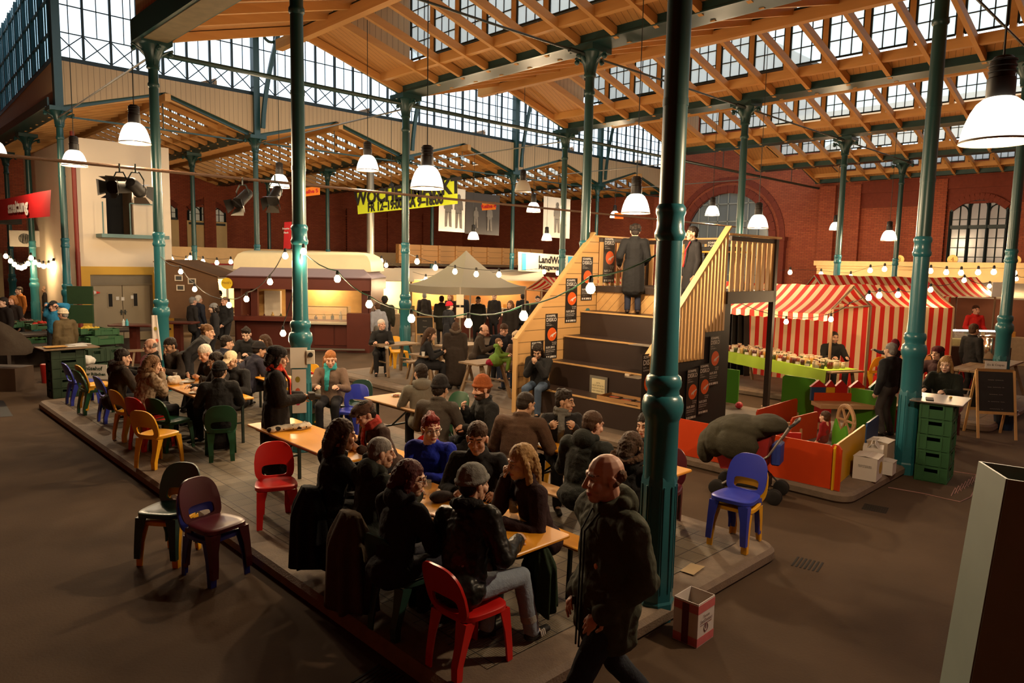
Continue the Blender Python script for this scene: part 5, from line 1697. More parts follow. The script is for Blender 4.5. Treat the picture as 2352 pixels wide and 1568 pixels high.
def hair_blob(style, B):
    E = B.ell
    if style in ('short', 'bob', 'long', 'shoulder', 'pony', 'messy', 'curly'):
        E((0, -.024, .056), (.085, .104, .086)); B.ell((0, -.055, .0), (.078, .062, .085))
    if style == 'crop':
        E((0, -.018, .044), (.0805, .0985, .0835)); B.ell((0, -.048, .0), (.0745, .060, .075))
    if style == 'quiff':
        E((0, -.022, .048), (.083, .102, .088)); B.ell((0, -.055, .0), (.076, .06, .08)); B.cap((-.03, .06, .105), (.05, .055, .12), .028, .03); B.cap((0, -.03, .125), (.02, .04, .128), .04, .03)
    if style == 'messy':
        for k in range(9):
            a = k * .7; E((.05 * math.cos(a), -.02 + .06 * math.sin(a), .105 + .012 * math.sin(k * 3)), (.03, .03, .028))
    if style == 'curly':
        for k in range(16):
            a = k * .79; r = .075; E((r * math.cos(a), -.03 + r * math.sin(a) * .9 - .01, .02 + .09 * ((k * 37) % 10) / 10), (.032, .032, .030))
    if style in ('bob', 'shoulder', 'long'):
        ln = dict(bob=-.095, shoulder=-.17, long=-.27)[style]
        for s in (-1, 1):
            B.chain([(.070 * s, .012, .050), (.084 * s, -.004, -.02), (.086 * s, -.014, (ln) * .6), (.080 * s, -.02, ln)], [.026, .027, .030, .022])
        B.chain([(0, -.085, .03), (0, -.100, -.06), (0, -.100, ln * .75), (0, -.095, ln)], [.055, .058, .05, .035], fx=1.45, right=(1, 0, 0))
    if style == 'pony':
        B.chain([(.02, -.12, .04), (.07, -.15, -.02), (.085, -.14, -.12), (.08, -.12, -.22)], [.03, .036, .034, .015])
    if style == 'fringe':
        B.cap((-.070, -.02, -.005), (.0, -.088, .0), .026, .03); B.cap((.070, -.02, -.005), (.0, -.088, .0), .026, .03); B.cap((-.05, -.06, .02), (.05, -.06, .02), .036)
def hat_blob(style, B):
    if style in ('beanie', 'tallbeanie'):
        B.ell((0, -.018, .055), (.092, .110, .094 if style == 'beanie' else .118))
        n = 14
        P = [Vector((.088 * math.cos(2 * PI * i / n), -.016 + .106 * math.sin(2 * PI * i / n), .038 + .018 * math.sin(2 * PI * i / n))) for i in range(n + 1)]
        B.chain(P, [.017] * (n + 1))
    if style == 'cap':
        B.ell((0, -.012, .062), (.089, .107, .080)); B.cap((-.035, .09, .055), (-.03, .15, .042), .03, .03, fx=1, fy=.25, right=(1, 0, 0)); B.cap((.035, .09, .055), (.03, .15, .042), .03, .03, fx=1, fy=.25, right=(1, 0, 0)); B.cap((0, .09, .056), (0, .165, .042), .035, .035, fx=1, fy=.25, right=(1, 0, 0))
    if style == 'flatcap':
        B.ell((0, -.005, .085), (.098, .125, .045)); B.cap((-.03, .10, .068), (.03, .10, .068), .04, .04, fx=1, fy=.4, right=(0, 1, 0)); B.ell((0, -.02, .05), (.088, .105, .06))
    if style == 'beret':
        B.ell((0, -.03, .075), (.108, .118, .070)); B.ell((0, -.018, .04), (.090, .106, .06))
    if style == 'hood':
        B.ell((0, -.03, .03), (.11, .115, .13))
def ik(a, c, l1, l2, hint):
    a, c, hint = Vector(a), Vector(c), Vector(hint)
    d = c - a
    L = d.length
    if L > (l1 + l2) * .985:
        c = a + d.normalized() * (l1 + l2) * .985; d = c - a; L = d.length
    if L < abs(l1 - l2) * 1.1 + .02:
        L = abs(l1 - l2) * 1.1 + .02; c = a + d.normalized() * L; d = c - a
    k = (l1 * l1 - l2 * l2 + L * L) / (2 * L)
    h = math.sqrt(max(0, l1 * l1 - k * k))
    u = d.normalized()
    p = (hint - u * hint.dot(u)).normalized()
    return a + u * k + p * h, c
def hand_blob(B, wrist, dirv, palm_n, side, curl=.5, s=1.0):
    """palm, four unequal fingers bent twice, thumb from the side of the palm"""
    y = Vector(dirv).normalized(); n = Vector(palm_n); n = (n - y * n.dot(y)).normalized()
    x = y.cross(n).normalized() * side      # towards the little finger
    W = Vector(wrist)
    B.cap(W, W + y * .075 * s, .026 * s, .033 * s, fx=1.12, fy=.52, right=x)
    for i, (o, l) in enumerate(((-.030, .070), (-.010, .080), (.011, .074), (.030, .058))):
        k0 = W + y * (.088 - .008 * abs(i - 1)) * s + x * o * 1.02 * s
        c1 = curl * .9; c2 = curl * 1.7
        d1 = y * math.cos(c1) + n * math.sin(c1); d2 = y * math.cos(c1 + c2 * .6) + n * math.sin(c1 + c2 * .6)
        k1 = k0 + d1 * l * .52 * s; k2 = k1 + d2 * l * .46 * s
        B.chain([k0, k1, k2], [.0098 * s, .0088 * s, .0074 * s])
    t0 = W + y * .022 * s - x * .026 * s; t1 = t0 - x * .026 * s + y * .032 * s + n * .014 * s; t2 = t1 + y * .030 * s + n * (.012 + .012 * curl) * s + x * .006 * s
    B.chain([t0, t1, t2], [.0125 * s, .0105 * s, .0085 * s])
NP = [0]
def person(label, head_px, heading, kind='stand', floor=0.0, S=1.0, skin='fair', hair=('short', 'brown'), hat=None, top=((.02, .02, .02), {}), legs=(.012, .013, .018), shoes=(.012, .011, .010),
           lean=0.0, side=0.0, head=(0, 0), R=None, L=None, seat=.45, dl=1, face={}, scarf=None, glasses=None, skirt=None, extra=None, pos=None, build=1.0, feet=None, group=None, curl=.5, shy=.43):
    """head_px: (x, y) of the head centre in the photo; heading: direction the body faces, degrees from +x"""
    NP[0] += 1
    S = S * 1.035
    seat = seat + .015
    sit = kind == 'sit'
    hipz = (seat + .095) if sit else (.93 * S if kind != 'crouch' else .45)
    hip = Vector((0, 0, hipz))
    Rl = Matrix.Rotation(-lean, 3, 'X') @ Matrix.Rotation(side, 3, 'Y')
    def sp(x, y, z):
        return hip + Rl @ Vector((x, y, z)) * S
    waist, chest, neck0 = sp(0, -.01 if sit else 0, .16), sp(0, .0, .36), sp(0, -.01, .505)
    Rh = Matrix.Rotation(head[0], 3, 'Z') @ Matrix.Rotation(-head[1] - lean * .35, 3, 'X')
    hc = sp(0, .0, .56) + Rh @ Vector((0, .028, .115)) * S
    zh = floor + hc.z
    ha = math.radians(heading - 90)
    if pos is None:
        tgt = at(head_px[0], head_px[1], zh)
        off = Matrix.Rotation(ha, 3, 'Z') @ Vector((hc.x, hc.y, 0))
        loc = Vector((tgt.x - off.x, tgt.y - off.y, floor))
    else:
        loc = Vector((pos[0], pos[1], floor))
    T = thing('person', label, 'person', loc, ha, group)
    bw = build
    # legs
    J = {}
    for s, nm in ((-1, 'l'), (1, 'r')):
        h = hip + Vector((.092 * s * S, 0, 0))
        if sit:
            ky = shy * S; k = Vector((.125 * s * S, ky, seat + .075)); a = Vector((.12 * s * S, ky - .02, .085))
            if feet and nm in feet:
                a = Vector(feet[nm]); k, a = ik(h, a, .44 * S, .42 * S, (.1 * s, 1, .55))
        elif kind == 'walk':
            ph = -s
            a = Vector((.075 * s * S, .27 * ph * S if ph > 0 else -.40 * S, .085 if ph > 0 else .20)); k, a = ik(h, a, .44 * S, .43 * S, (0, 1, .2))
        elif kind == 'crouch':
            a = Vector((.10 * s, .02, .08)); k, a = ik(h, a, .30 * S, .28 * S, (.2 * s, 1, .2))
        else:
            a = Vector((.10 * s * S, -.02, .085))
            if feet and nm in feet:
                a = Vector(feet[nm])
            k, a = ik(h, a, .44 * S, .43 * S, (0, 1, 0))
        J[nm] = (h, k, a)
        J['t' + nm] = Vector((.12 * s * .3, 1, -.02 if kind != 'walk' or -s > 0 else -.9)).normalized()
    sh = {}
    dflt = {1: Vector((.25 * S, .05, hipz - .10)), -1: Vector((-.25 * S, .05, hipz - .10))} if not sit else {1: Vector((.17, .40, hipz + .28)), -1: Vector((-.17, .40, hipz + .28))}
    A = {}
    for s, t in ((1, R), (-1, L)):
        sj = sp(.185 * s * bw, -.01, .455)
        tgt_ = Vector(t) if t is not None else dflt[s]
        hint = Vector((.55 * s, -.55, -.75)) if sit else Vector((.35 * s, -1, -.3))
        e, wv = ik(sj, tgt_, .295 * S, .265 * S, hint)
        A[s] = (sj, e, wv)
    cv = (.010, .015, .022)[dl]
    hv = (.0048, .008, .012)[dl]
    # body: one skin
    B = Blob()
    B.cap(hip + Vector((0, 0, -.02)), waist, .115 * S, .105 * S, fx=1.2 * bw, fy=.8, right=(1, 0, 0)); B.cap(waist, chest, .105 * S, .12 * S, fx=1.2 * bw, fy=.8, right=(1, 0, 0))
    B.cap(A[1][0], A[-1][0], .05 * S); B.cap(chest, neck0, .11 * S, .055 * S)
    B.cap(neck0, sp(0, .0, .60), .052 * S, .050 * S)
    for nm in 'lr':
        h, k, a = J[nm]
        B.chain([h, k, a], [.078 * S, .052 * S, .036 * S]); B.cap(a, a + J['t' + nm] * .10 * S + Vector((0, 0, -.045)), .035 * S, .028 * S)
    for s in (1, -1):
        B.chain(list(A[s]), [.044 * S, .036 * S, .026 * S])
    core = B.mesh('core', max(.016, cv), 2)
    HM = Matrix.Translation(hc) @ Rh.to_4x4() @ Matrix.Scale(S * 1.09 if S > .8 else max(S * 1.1, .72), 4)
    hm = head_mesh(skin, hair, dl, face); hm.transform(HM)
    Bh = Blob()
    for s in (1, -1):
        d = (A[s][2] - A[s][1]).normalized()
        fwd = Vector((0, 1, 0))
        nrm = Vector((-s * .55, -.1, -.8)) if abs(d.z) < .75 else Vector((-s, 0.3, 0))
        if d.z > .3:
            nrm = Vector((-s * .6, -.8, 0)); 
        Bh.cap(A[s][1] * .5 + A[s][2] * .5, A[s][2], .032 * S, .026 * S)
        hand_blob(Bh, A[s][2], (d + fwd * .25).normalized(), nrm, s, curl, max(.6, S))
    hands = Bh.mesh('hands', hv, 1)
    mh = mat('hair_' + hair[1], HAIRC[hair[1]], .6, var=.25, scale=110, stretch=(1, 1, .12), spec=.25, bump=.5, bscale=160)
    msk = mat('skin_' + skin, SKIN[skin], .5, var=.06, scale=12, spec=.35)
    mstub = mat('stubble_' + skin, tuple(c * .55 for c in SKIN[skin]), .6, var=.1)
    me = join_meshes('body', [core, hands, hm], [msk, M_lip, mh, M_eyew, M_iris, mstub])
    bo = bpy.data.objects.new('body', me); C.objects.link(bo); bo.parent = T
    def part(B_, n, m, vox=cv, sm=3, wr=0.0, ws=.12):
        me_ = B_.mesh(n, vox, sm, wr, ws); me_.materials.append(m)
        o = bpy.data.objects.new(n, me_); C.objects.link(o); o.parent = T; return o
    # trousers
    if legs is not None:
        B = Blob(); t = .014
        B.cap(hip + Vector((0, -.01, -.03)), hip + Rl @ Vector((0, -.01, .10)), .125 * S, .122 * S, fx=1.28 * bw, fy=.95, right=(1, 0, 0))
        if sit: B.ell(hip + Vector((0, -.04, -.02)), (.18 * bw, .14, .115))
        for nm in 'lr':
            h, k, a = J[nm]
            ae = a + (k - a).normalized() * .02
            B.chain([h, k, ae], [.092 * S + t * .5, .064 * S + t * .4, .050 * S + t])
        part(B, 'trousers', mcloth(legs), cv, 3, .012, .09)
    # shoes
    if shoes is not None:
        for nm in 'lr':
            h, k, a = J[nm]; td = J['t' + nm]
            B = Blob(); f = a + Vector((0, 0, -.035)); 
            B.cap(f - td * .03, f + td * .17 * S + Vector((0, 0, -.01)), .042 * S, .036 * S, fx=1.0, fy=.8, right=(1, 0, 0)); B.cap(a + Vector((0, 0, .03)), f, .046 * S, .044 * S)
            o = part(B, 'shoe', mcloth(shoes, .5, .05), max(.008, cv * .8), 2)
    # top garment
    col, o_ = top
    t = o_.get('t', .022)
    B = Blob()
    B.cap(hip + Rl @ Vector((0, 0, .06)), waist, (.118 + t) * S, (.112 + t) * S, fx=1.22 * bw, fy=.88, right=(1, 0, 0))
    B.cap(waist, chest, (.112 + t) * S, (.126 + t) * S, fx=1.26 * bw, fy=.88, right=(1, 0, 0))
    B.cap(chest, sp(0, -.01, .47), (.12 + t) * S, (.075 + t) * S, fx=1.15, fy=.9, right=(1, 0, 0))
    B.cap(A[1][0], A[-1][0], (.056 + t) * S)
    for s in (1, -1):
        sj, e, wv = A[s]
        we = wv + (e - wv).normalized() * (.0 if not o_.get('short') else .12)
        B.chain([sj, e, we], [(.055 + t) * S, (.045 + t) * S, (.033 + t * .8) * S])
    hem = o_.get('hem', 0)
    if hem and not sit:
        B.cap(hip + Vector((0, 0, .05)), hip + Vector((0, .0, -hem)), (.125 + t) * S, (.118 + t + hem * .10) * S, fx=1.28 * bw, fy=1.0, right=(1, 0, 0))
    elif sit:
        B.ell(hip + Vector((0, -.03, .0)), (.185 * bw + t, .145 + t, .12 + t))
        if hem > .3:
            for nm in 'lr':
                B.cap(J[nm][0], J[nm][0] * .3 + J[nm][1] * .7, .105 * S + t, .09 * S + t)
            B.cap(hip + Vector((0, -.14, .0)), hip + Vector((0, -.17, -.32)), .07, .09, fx=2.3, fy=.5, right=(1, 0, 0))
    if o_.get('collar', True):
        n = 10
        P = [neck0 + Rl @ Vector((.068 * math.cos(2 * PI * i / n), .01 + .066 * math.sin(2 * PI * i / n), .035 - .02 * math.sin(2 * PI * i / n))) * S for i in range(n + 1)]
        B.chain(P, [.024 * S + t * .3] * (n + 1))
    tm = mcloth(col, o_.get('rough', .85), o_.get('bump', .25), o_.get('bs', 70))
    part(B, o_.get('name', 'jacket'), tm, cv, 3, o_.get('wr', .022), o_.get('ws', .10))
    if o_.get('hood'):
        B = Blob(); hcx = neck0 + Rl @ Vector((0, -.075, .03)) * S
        B.ell(hcx, (.125 * S, .07 * S, .095 * S), Rl); B.cap(neck0 + Rl @ Vector((-.10, -.02, .05)) * S, hcx, .045, .06); B.cap(neck0 + Rl @ Vector((.10, -.02, .05)) * S, hcx, .045, .06)
        part(B, 'hood', tm, cv, 3, .015)
        if o_.get('fur'):
            B = Blob(); n = 12
            P = [neck0 + Rl @ Vector((.125 * math.cos(a), -.05 - .07 * math.sin(a), .07 + .03 * math.cos(a * 2))) * S for a in [-.4 + (PI + .8) * i / n for i in range(n + 1)]]
            B.chain(P, [.036] * (n + 1)); part(B, 'fur_trim', mcloth(o_['fur'], .95, .9, 40), cv, 1, .03, .03)
    if skirt:
        B = Blob()
        c2, ln = skirt
        if not sit:
            B.cap(hip, hip + Vector((0, 0, -ln)), .14 * S, .20 * S, fx=1.15, fy=.9, right=(1, 0, 0))
        part(B, 'skirt', mcloth(c2), cv, 3, .02)
    if scarf:
        B = Blob(); n = 10
        for dz, r in ((.03, .034), (.075, .030)):
            P = [neck0 + Rl @ Vector(((.078 + .006 * math.sin(i * 2)) * math.cos(2 * PI * i / n), .012 + .078 * math.sin(2 * PI * i / n), dz)) * S for i in range(n + 1)]
            B.chain(P, [r] * (n + 1))
        B.chain([neck0 + Rl @ Vector((.03, .10, .03)), chest + Rl @ Vector((.04, .165, .03)), waist + Rl @ Vector((.05, .17, .05))], [.035, .035, .03], fx=1.3, fy=.5)
        part(B, 'scarf', scarf if not isinstance(scarf, tuple) else mcloth(scarf), cv * .8, 2, .02, .05)
    # hair and hats
    if hair[0] not in ('bald', None):
        B = Blob(); hair_blob(hair[0], B)
        if B.n:
            B.xform(HM); part(B, 'hair', mh, (.0065, .009, .013)[dl], 2, .016 if hair[0] not in ('crop',) else .003, .02)
    if hat:
        B = Blob(); hat_blob(hat[0], B); B.xform(HM); part(B, hat[2] if len(hat) > 2 else 'hat', mcloth(hat[1], .9, .5, 120), (.0065, .009, .013)[dl], 2, .006, .03)
    if glasses:
        B = MB()
        for s in (-1, 1):
            pts = [HM @ Vector((.033 * s + .023 * math.cos(a), .100 - .012 * abs(math.cos(a)) * 0, .010 + .017 * math.sin(a))) for a in [2 * PI * i / 14 for i in range(15)]]
            B.tube(pts, .0026, 5); B.tube([HM @ Vector(v) for v in ((.056 * s, .098, .014), (.079 * s, .06, .016), (.083 * s, -.01, .012))], .0026, 5)
        B.tube([HM @ Vector((-.011, .103, .013)), HM @ Vector((.011, .103, .013))], .0026, 5)
        B.build('glasses', mat('glasses_frame', (.01, .01, .01) if glasses == 'dark' else (.15, .12, .1), .3), T)
    T['_'] = 0
    del T['_']
    if extra:
        extra(T, dict(A=A, J=J, hc=hc, HM=HM, neck=neck0, chest=chest, waist=waist, hip=hip, Rl=Rl, part=part, sp=sp))
    return T, dict(A=A, loc=loc, ha=ha, hc=hc, HM=HM)
def wpt(info, v):
    return info['loc'] + Matrix.Rotation(info['ha'], 3, 'Z') @ Vector(v)
BK = (.011, .011, .013)
# ---------------- front table
def _leather(T, k):
    B = Blob(); n = 10
    P = [k['neck'] + k['Rl'] @ Vector((.088 * math.cos(a), -.01 + .085 * math.sin(a), .030)) for a in [PI * .02 + 2 * PI * i / n for i in range(n + 1)]]
    B.chain(P, [.045] * (n + 1), fy=.9); k['part'](B, 'fur_collar', mcloth((.008, .007, .007), .95, .9, 60), .01, 2, .02, .04)
    # turned-up jean hem and white stripes on the shoe
    a = k['J']['r'][2]; kn = k['J']['r'][1]
    b = MB(); d = (kn - a).normalized(); b.cyl(a + d * .09, a + d * .14, .068, .066, 16); b.build('turn_up', mcloth((.30, .30, .28)), T, smooth=.8)
    b = MB()
    for i in range(3):
        p = a + Vector((.046, .06 + .022 * i, -.03)); b.box(p, (.012, .010, .055), rx=.35)
    b.build('shoe_stripe', M_pwhite, T)
person('man in a grey knit beanie and black leather jacket on the red chair', (1087, 1107), 8, 'sit', IS, 1.02, hair=('crop', 'dark'), hat=('beanie', (.16, .16, .15), 'beanie'), top=((.012, .013, .012), dict(rough=.38, bump=.12, bs=25, wr=.030, ws=.07, t=.026, name='leather_jacket')),
       legs=(.22, .27, .34), pos=(3.17, 3.74), side=-.22, lean=.36, head=(-.25, -.05), dl=0, R=(.16, .42, .80), L=(-.30, .40, .80), feet=dict(r=(.24, .52, .085), l=(-.06, .34, .085)), extra=_leather, build=1.05)
person('person with short dark red hair and glasses, back turned, beside the leather jacket', (944, 1100), 4, 'sit', IS, .97, hair=('bob', 'dred'), glasses='light', top=((.012, .012, .016), dict(t=.026, hood=True, wr=.028)), legs=(.02, .02, .03), lean=.20, head=(-.75, .1), dl=0, R=(.10, .42, .82), L=(-.15, .40, .80))
person('man with a shaved head in a dark green hooded jacket at the front table', (876, 1040), 2, 'sit', IS, .98, hair=('crop', 'grey'), top=((.020, .024, .020), dict(t=.028, hood=True, wr=.028)), legs=(.015, .015, .02), lean=.18, head=(-.45, .05), dl=0, R=(.15, .42, .82), L=(-.15, .42, .82), pos=None)
def _glassheld(T, k): pass
pw, iw = person('woman with shoulder-length dark hair all in black, lifting a glass, by the empty red chair', (788, 1000), -8, 'sit', IS, 1.02, hair=('shoulder', 'brown'), top=((.010, .010, .011), dict(t=.026, hem=.5, wr=.03)), legs=(.05, .065, .09), lean=.16, head=(-.2, .1), dl=0, R=(.05, .36, 1.02), L=(-.12, .40, .85))
pb, ib = person('woman with short red hair and dark glasses in a cobalt blue sweater', (990, 985), 215, 'sit', IS, .98, skin='pale', hair=('quiff', 'red'), glasses='dark', top=((.006, .018, .30), dict(name='sweater', t=.022, wr=.028, ws=.08, collar=False)), legs=(.02, .02, .03), lean=.28, head=(.62, .0), dl=0, R=(.05, .42, .80), L=(-.06, .42, .80), curl=.8)
person('smiling young man with short hair in a black sweater, facing the viewer', (1096, 1008), 222, 'sit', IS, 1.02, skin='rosy', hair=('short', 'brown'), top=((.010, .010, .012), dict(name='sweater', wr=.026)), legs=(.02, .02, .03), lean=.24, head=(-.05, .10), dl=0, face=dict(smile=1, stubble=0), R=(.18, .36, .80), L=(-.20, .38, .80))
def _badge(T, k):
    b = MB(); p = k['chest'] + k['Rl'] @ Vector((-.10, .155, .02)); b.lathe([(.022, 0), (.024, .004), (0, .009)], 16, c=p, M=Matrix.Rotation(-PI / 2, 3, 'X')); b.build('badge', mat('badge_silver', (.6, .6, .62), .2, .8), T)
    b = MB(); w = k['A'][1][2]; b.bar(w + Vector((-.03, .06, .02)), k['hc'] + Vector((0.0, .115, -.065)), .008, .004); b.build('fork', mat('steel_fork', (.6, .6, .6), .25, .9), T)
person('blonde long-haired woman in a dark maroon coat lifting a fork to her mouth', (1195, 1062), 158, 'sit', IS, 1.0, skin='pale', hair=('long', 'blonde'), top=((.022, .009, .011), dict(t=.024, wr=.026)), legs=(.012, .012, .015), lean=.26, head=(.15, .05), dl=0, R=(.05, .30, 1.10), L=(-.16, .38, .80), extra=_badge, curl=.9)
# ---------------- the man walking past
def _parka(T, k):
    b = MB()
    for s in (-.018, .018):
        b.tube([k['neck'] + Vector((s * 2.2, .10, .0)), k['chest'] + Vector((s, .172, .05)), k['waist'] + Vector((s, .176, .05)), k['hip'] + Vector((s, .185, -.06)), k['hip'] + Vector((s, .19, -.26))], .006, 5)
    b.build('placket', mcloth((.016, .018, .012), .8), T)
    for s in (-1, 1):
        b = MB(); p = k['hip'] + Vector((.135 * s, .125, -.02)); b.box(p, (.15, .02, .05), rz=-s * .75); b.build('pocket_flap', mcloth((.036, .040, .024), .8), T)
    b = MB(); b.lathe([(.016, 0), (.016, .006), (0, .008)], 10, c=k['chest'] + Vector((-.13, .155, -.12)), M=Matrix.Rotation(-PI / 2, 3, 'X')); b.build('lapel_pin', mat('pin_orange', (.45, .12, .03), .5), T)
person('balding man in an olive hooded parka walking past in front of the nearest column', (1388, 1098), 160, 'walk', 0.0, 1.06, skin='rosy', hair=('fringe', 'lbrown'), top=((.046, .050, .030), dict(name='parka', t=.038, hem=.13, hood=True, wr=.045, ws=.12, bump=.15)), legs=(.016, .020, .026), shoes=(.02, .014, .010), head=(-.12, .06), dl=0, face=dict(stubble=0), R=(.16, .10, 1.02), L=(-.16, .11, 1.02), extra=_parka, build=1.12)
# ---------------- second table, right
person('broad man in a brown wool coat with short dark hair, back turned', (1208, 928), 28, 'sit', IS, 1.02, skin='tan', hair=('crop', 'dark'), top=((.075, .042, .026), dict(name='coat', t=.034, wr=.016, bump=.6, bs=160)), legs=(.012, .012, .016), lean=.22, head=(-.55, .2), dl=0, R=(.22, .42, .82), L=(-.2, .38, .8), build=1.15)
person('dark-haired man with a grey scarf eating with raised hands, near the grandstand steps', (1298, 922), 235, 'sit', IS, .96, skin='tan', hair=('messy', 'dark'), top=((.012, .011, .012), dict(wr=.02)), scarf=(.10, .10, .095), legs=(.012, .012, .016), lean=.05, head=(.95, .05), dl=0, R=(.22, .30, .98), L=(-.08, .34, .98), curl=.9)
person('man in a dark hooded parka with short brown hair turned right, on the bench', (1362, 975), 8, 'sit', IS, 1.02, skin='rosy', hair=('crop', 'brown'), top=((.016, .019, .018), dict(t=.034, hood=True, wr=.03)), legs=(.012, .012, .016), lean=.2, head=(-.35, .15), dl=0, R=(.2, .42, .8), L=(-.2, .4, .8), build=1.08)
person('dark-haired person in a black coat with a brown fur hood, left of the nearest column', (1452, 1028), 20, 'sit', IS, .97, skin='tan', hair=('shoulder', 'brown'), top=((.014, .012, .012), dict(t=.03, hood=True, fur=(.07, .035, .02), wr=.03)), legs=(.012, .012, .016), lean=.2, head=(-.3, .1), dl=0)
person('person in black glimpsed behind the nearest column on the maroon chair', (1588, 1085), 190, 'sit', IS, .9, hair=('short', 'dark'), top=(BK, {}), lean=.3, dl=1, pos=(6.42, 4.42))
# ---------------- pale table
person('bearded man in an orange-brown beanie and black coat, seen in profile', (1106, 893), 160, 'sit', IS, 1.02, skin='rosy', hair=('crop', 'brown'), hat=('tallbeanie', (.27, .075, .022), 'beanie'), face=dict(beard=1), top=((.012, .013, .014), dict(t=.032, hem=.4, wr=.03)), legs=(.012, .012, .016), lean=.12, head=(.1, .1), dl=0, R=(.10, .30, 1.0), L=(-.2, .38, .82), curl=.7)
person('person in a black knit cap and grey wool coat, back turned, at the pale table', (1012, 893), 30, 'sit', IS, 1.02, skin='tan', hair=('short', 'dark'), hat=('tallbeanie', (.010, .009, .010), 'beanie'), top=((.060, .052, .044), dict(name='coat', t=.03, wr=.016, bump=.6, bs=160)), legs=(.015, .015, .02), lean=.2, head=(-.2, .1), dl=0)
person('dark-haired person in a grey jacket with a pale hood, beyond the pale table', (966, 858), 60, 'sit', IS, .98, hair=('short', 'dark'), top=((.15, .145, .125), dict(hood=True, wr=.025)), legs=(.012, .012, .016), lean=.1, head=(.3, 0), dl=1)
person('man in a brown flat cap and brown jacket bending over, in profile', (838, 952), 172, 'sit', IS, .98, skin='rosy', hair=('short', 'dark'), hat=('flatcap', (.075, .038, .026), 'flat_cap'), top=((.045, .026, .020), dict(t=.03, wr=.03)), scarf=(.30, .03, .02), legs=(.012, .012, .016), lean=.38, head=(.05, .35), dl=0)
# ---------------- standing woman with the scarf
M_redscarf = mat('patterned_scarf', (.50, .045, .02), .9, var=.75, scale=22)
def _camera(T, k):
    w = k['A'][1][2]
    b = MB(); b.box(w + Vector((.0, .12, .02)), (.13, .07, .09)); b.cyl(w + Vector((.0, .13, .02)), w + Vector((0, .23, .0)), .035, .038, 12); b.build('camera', M_black, T)
person('standing woman in a long black coat and cap with a red patterned scarf and camera', (640, 822), -18, 'stand', IS, .98, hair=('bob', 'dark'), hat=('beret', (.010, .009, .010), 'cap'), top=((.010, .009, .010), dict(name='coat', t=.036, hem=.62, wr=.022)), legs=(.010, .010, .011), scarf=M_redscarf, head=(-.15, .15), dl=0, R=(.12, .30, 1.12), L=(-.05, .30, 1.12), extra=_camera)
# ---------------- left table
DKB = (.014, .014, .020)
person('woman in a beige quilted puffer jacket with blonde-brown hair, hands at her mouth', (352, 838), 10, 'sit', IS, .98, hair=('bob', 'lbrown'), top=((.22, .155, .10), dict(name='puffer_jacket', t=.036, wr=.05, ws=.06, hood=True, fur=(.16, .09, .045), rough=.5)), legs=(.012, .012, .016), lean=.25, head=(-.2, .1), dl=0, R=(.03, .30, 1.05), L=(-.05, .32, 1.04))
person('dark-haired person in a dark fur-hooded jacket at the far end of the left row', (283, 822), 12, 'sit', IS, .98, hair=('short', 'dark'), top=((.030, .022, .018), dict(t=.03, hood=True, fur=(.05, .028, .018), wr=.03)), legs=(.012, .012, .016), lean=.15, head=(-.35, .1), dl=1)
person('old bald man with glasses in a dark jacket, in profile at the left table', (345, 795), 165, 'sit', IS, 1.0, skin='rosy', hair=('fringe', 'grey'), glasses='light', top=((.018, .017, .016), {}), legs=(.012, .012, .016), lean=.05, head=(.1, .1), dl=1)
person('dark-haired man in a brown jacket resting his chin on his hand, at the left table', (390, 795), 192, 'sit', IS, 1.02, skin='tan', hair=('short', 'dark'), face=dict(stubble=1), top=((.030, .022, .018), dict(t=.032, wr=.03)), legs=(.012, .012, .016), lean=.2, head=(.15, .25), dl=1, R=(-.02, .26, 1.08), build=1.1)
person('white-haired old man in black, looking down, at the left table', (470, 812), 190, 'sit', IS, 1.02, skin='rosy', hair=('short', 'white'), top=((.014, .013, .013), {}), legs=(.012, .012, .016), lean=.28, head=(.1, .35), dl=1)
person('dark-haired woman with glasses in profile between the old man and the capped man', (494, 830), 180, 'sit', IS, .97, skin='pale', hair=('bob', 'dark'), glasses='dark', top=((.016, .015, .017), {}), legs=(.012, .012, .016), lean=.1, head=(.0, .15), dl=1)
def _stripes(T, k):
    b = MB()
    for s in (1, -1):
        a_ = k['A'][s]
        for d in (-.018, 0, .018):
            off = Vector((.055 * s, d - .01, .03))
            b.tube([a_[0] + off, a_[0] * .4 + a_[1] * .6 + Vector((.062 * s, d, .01)), a_[1] + Vector((.058 * s, d - .03, -.01)), a_[2] + Vector((.05 * s, d - .01, .03))], .0055, 4)
    b.build('sleeve_stripes', mat('stripe_white', (.5, .5, .5), .6, var=0), T)
person('man in a cream cap and black track jacket with white sleeve stripes', (530, 828), 215, 'sit', IS, 1.0, skin='tan', hair=('crop', 'dark'), hat=('cap', (.62, .50, .33), 'cap'), top=((.011, .011, .013), dict(name='track_jacket', t=.026, wr=.02)), legs=(.012, .012, .014), lean=.12, head=(.1, .25), dl=0, face=dict(stubble=1), extra=_stripes)
person('person in a black hood and black coat, back turned, on the green chair', (503, 872), 68, 'sit', IS, .97, pos=(3.98, 10.12), skin='tan', hair=('short', 'dark'), hat=('beanie', (.008, .008, .009), 'beanie'), top=((.010, .010, .011), dict(name='coat', t=.034, hem=.5, wr=.03)), legs=(.010, .010, .012), lean=.1, head=(-.4, .1), dl=0)
person('woman with curly light brown hair and a grey scarf, leaning over the far table', (478, 763), -25, 'stand', IS, .98, hair=('curly', 'lbrown'), top=((.016, .016, .019), dict(name='coat', hem=.4, t=.03)), scarf=(.14, .14, .14), legs=(.012, .012, .016), lean=.72, head=(-.2, -.1), dl=1)
person('person in a dark blue jacket with black hair, back turned, behind the old man', (522, 788), 10, 'sit', IS, .98, hair=('short', 'dark'), top=((.022, .024, .040), dict(t=.03)), legs=(.012, .012, .016), lean=.12, head=(-.4, .1), dl=1)
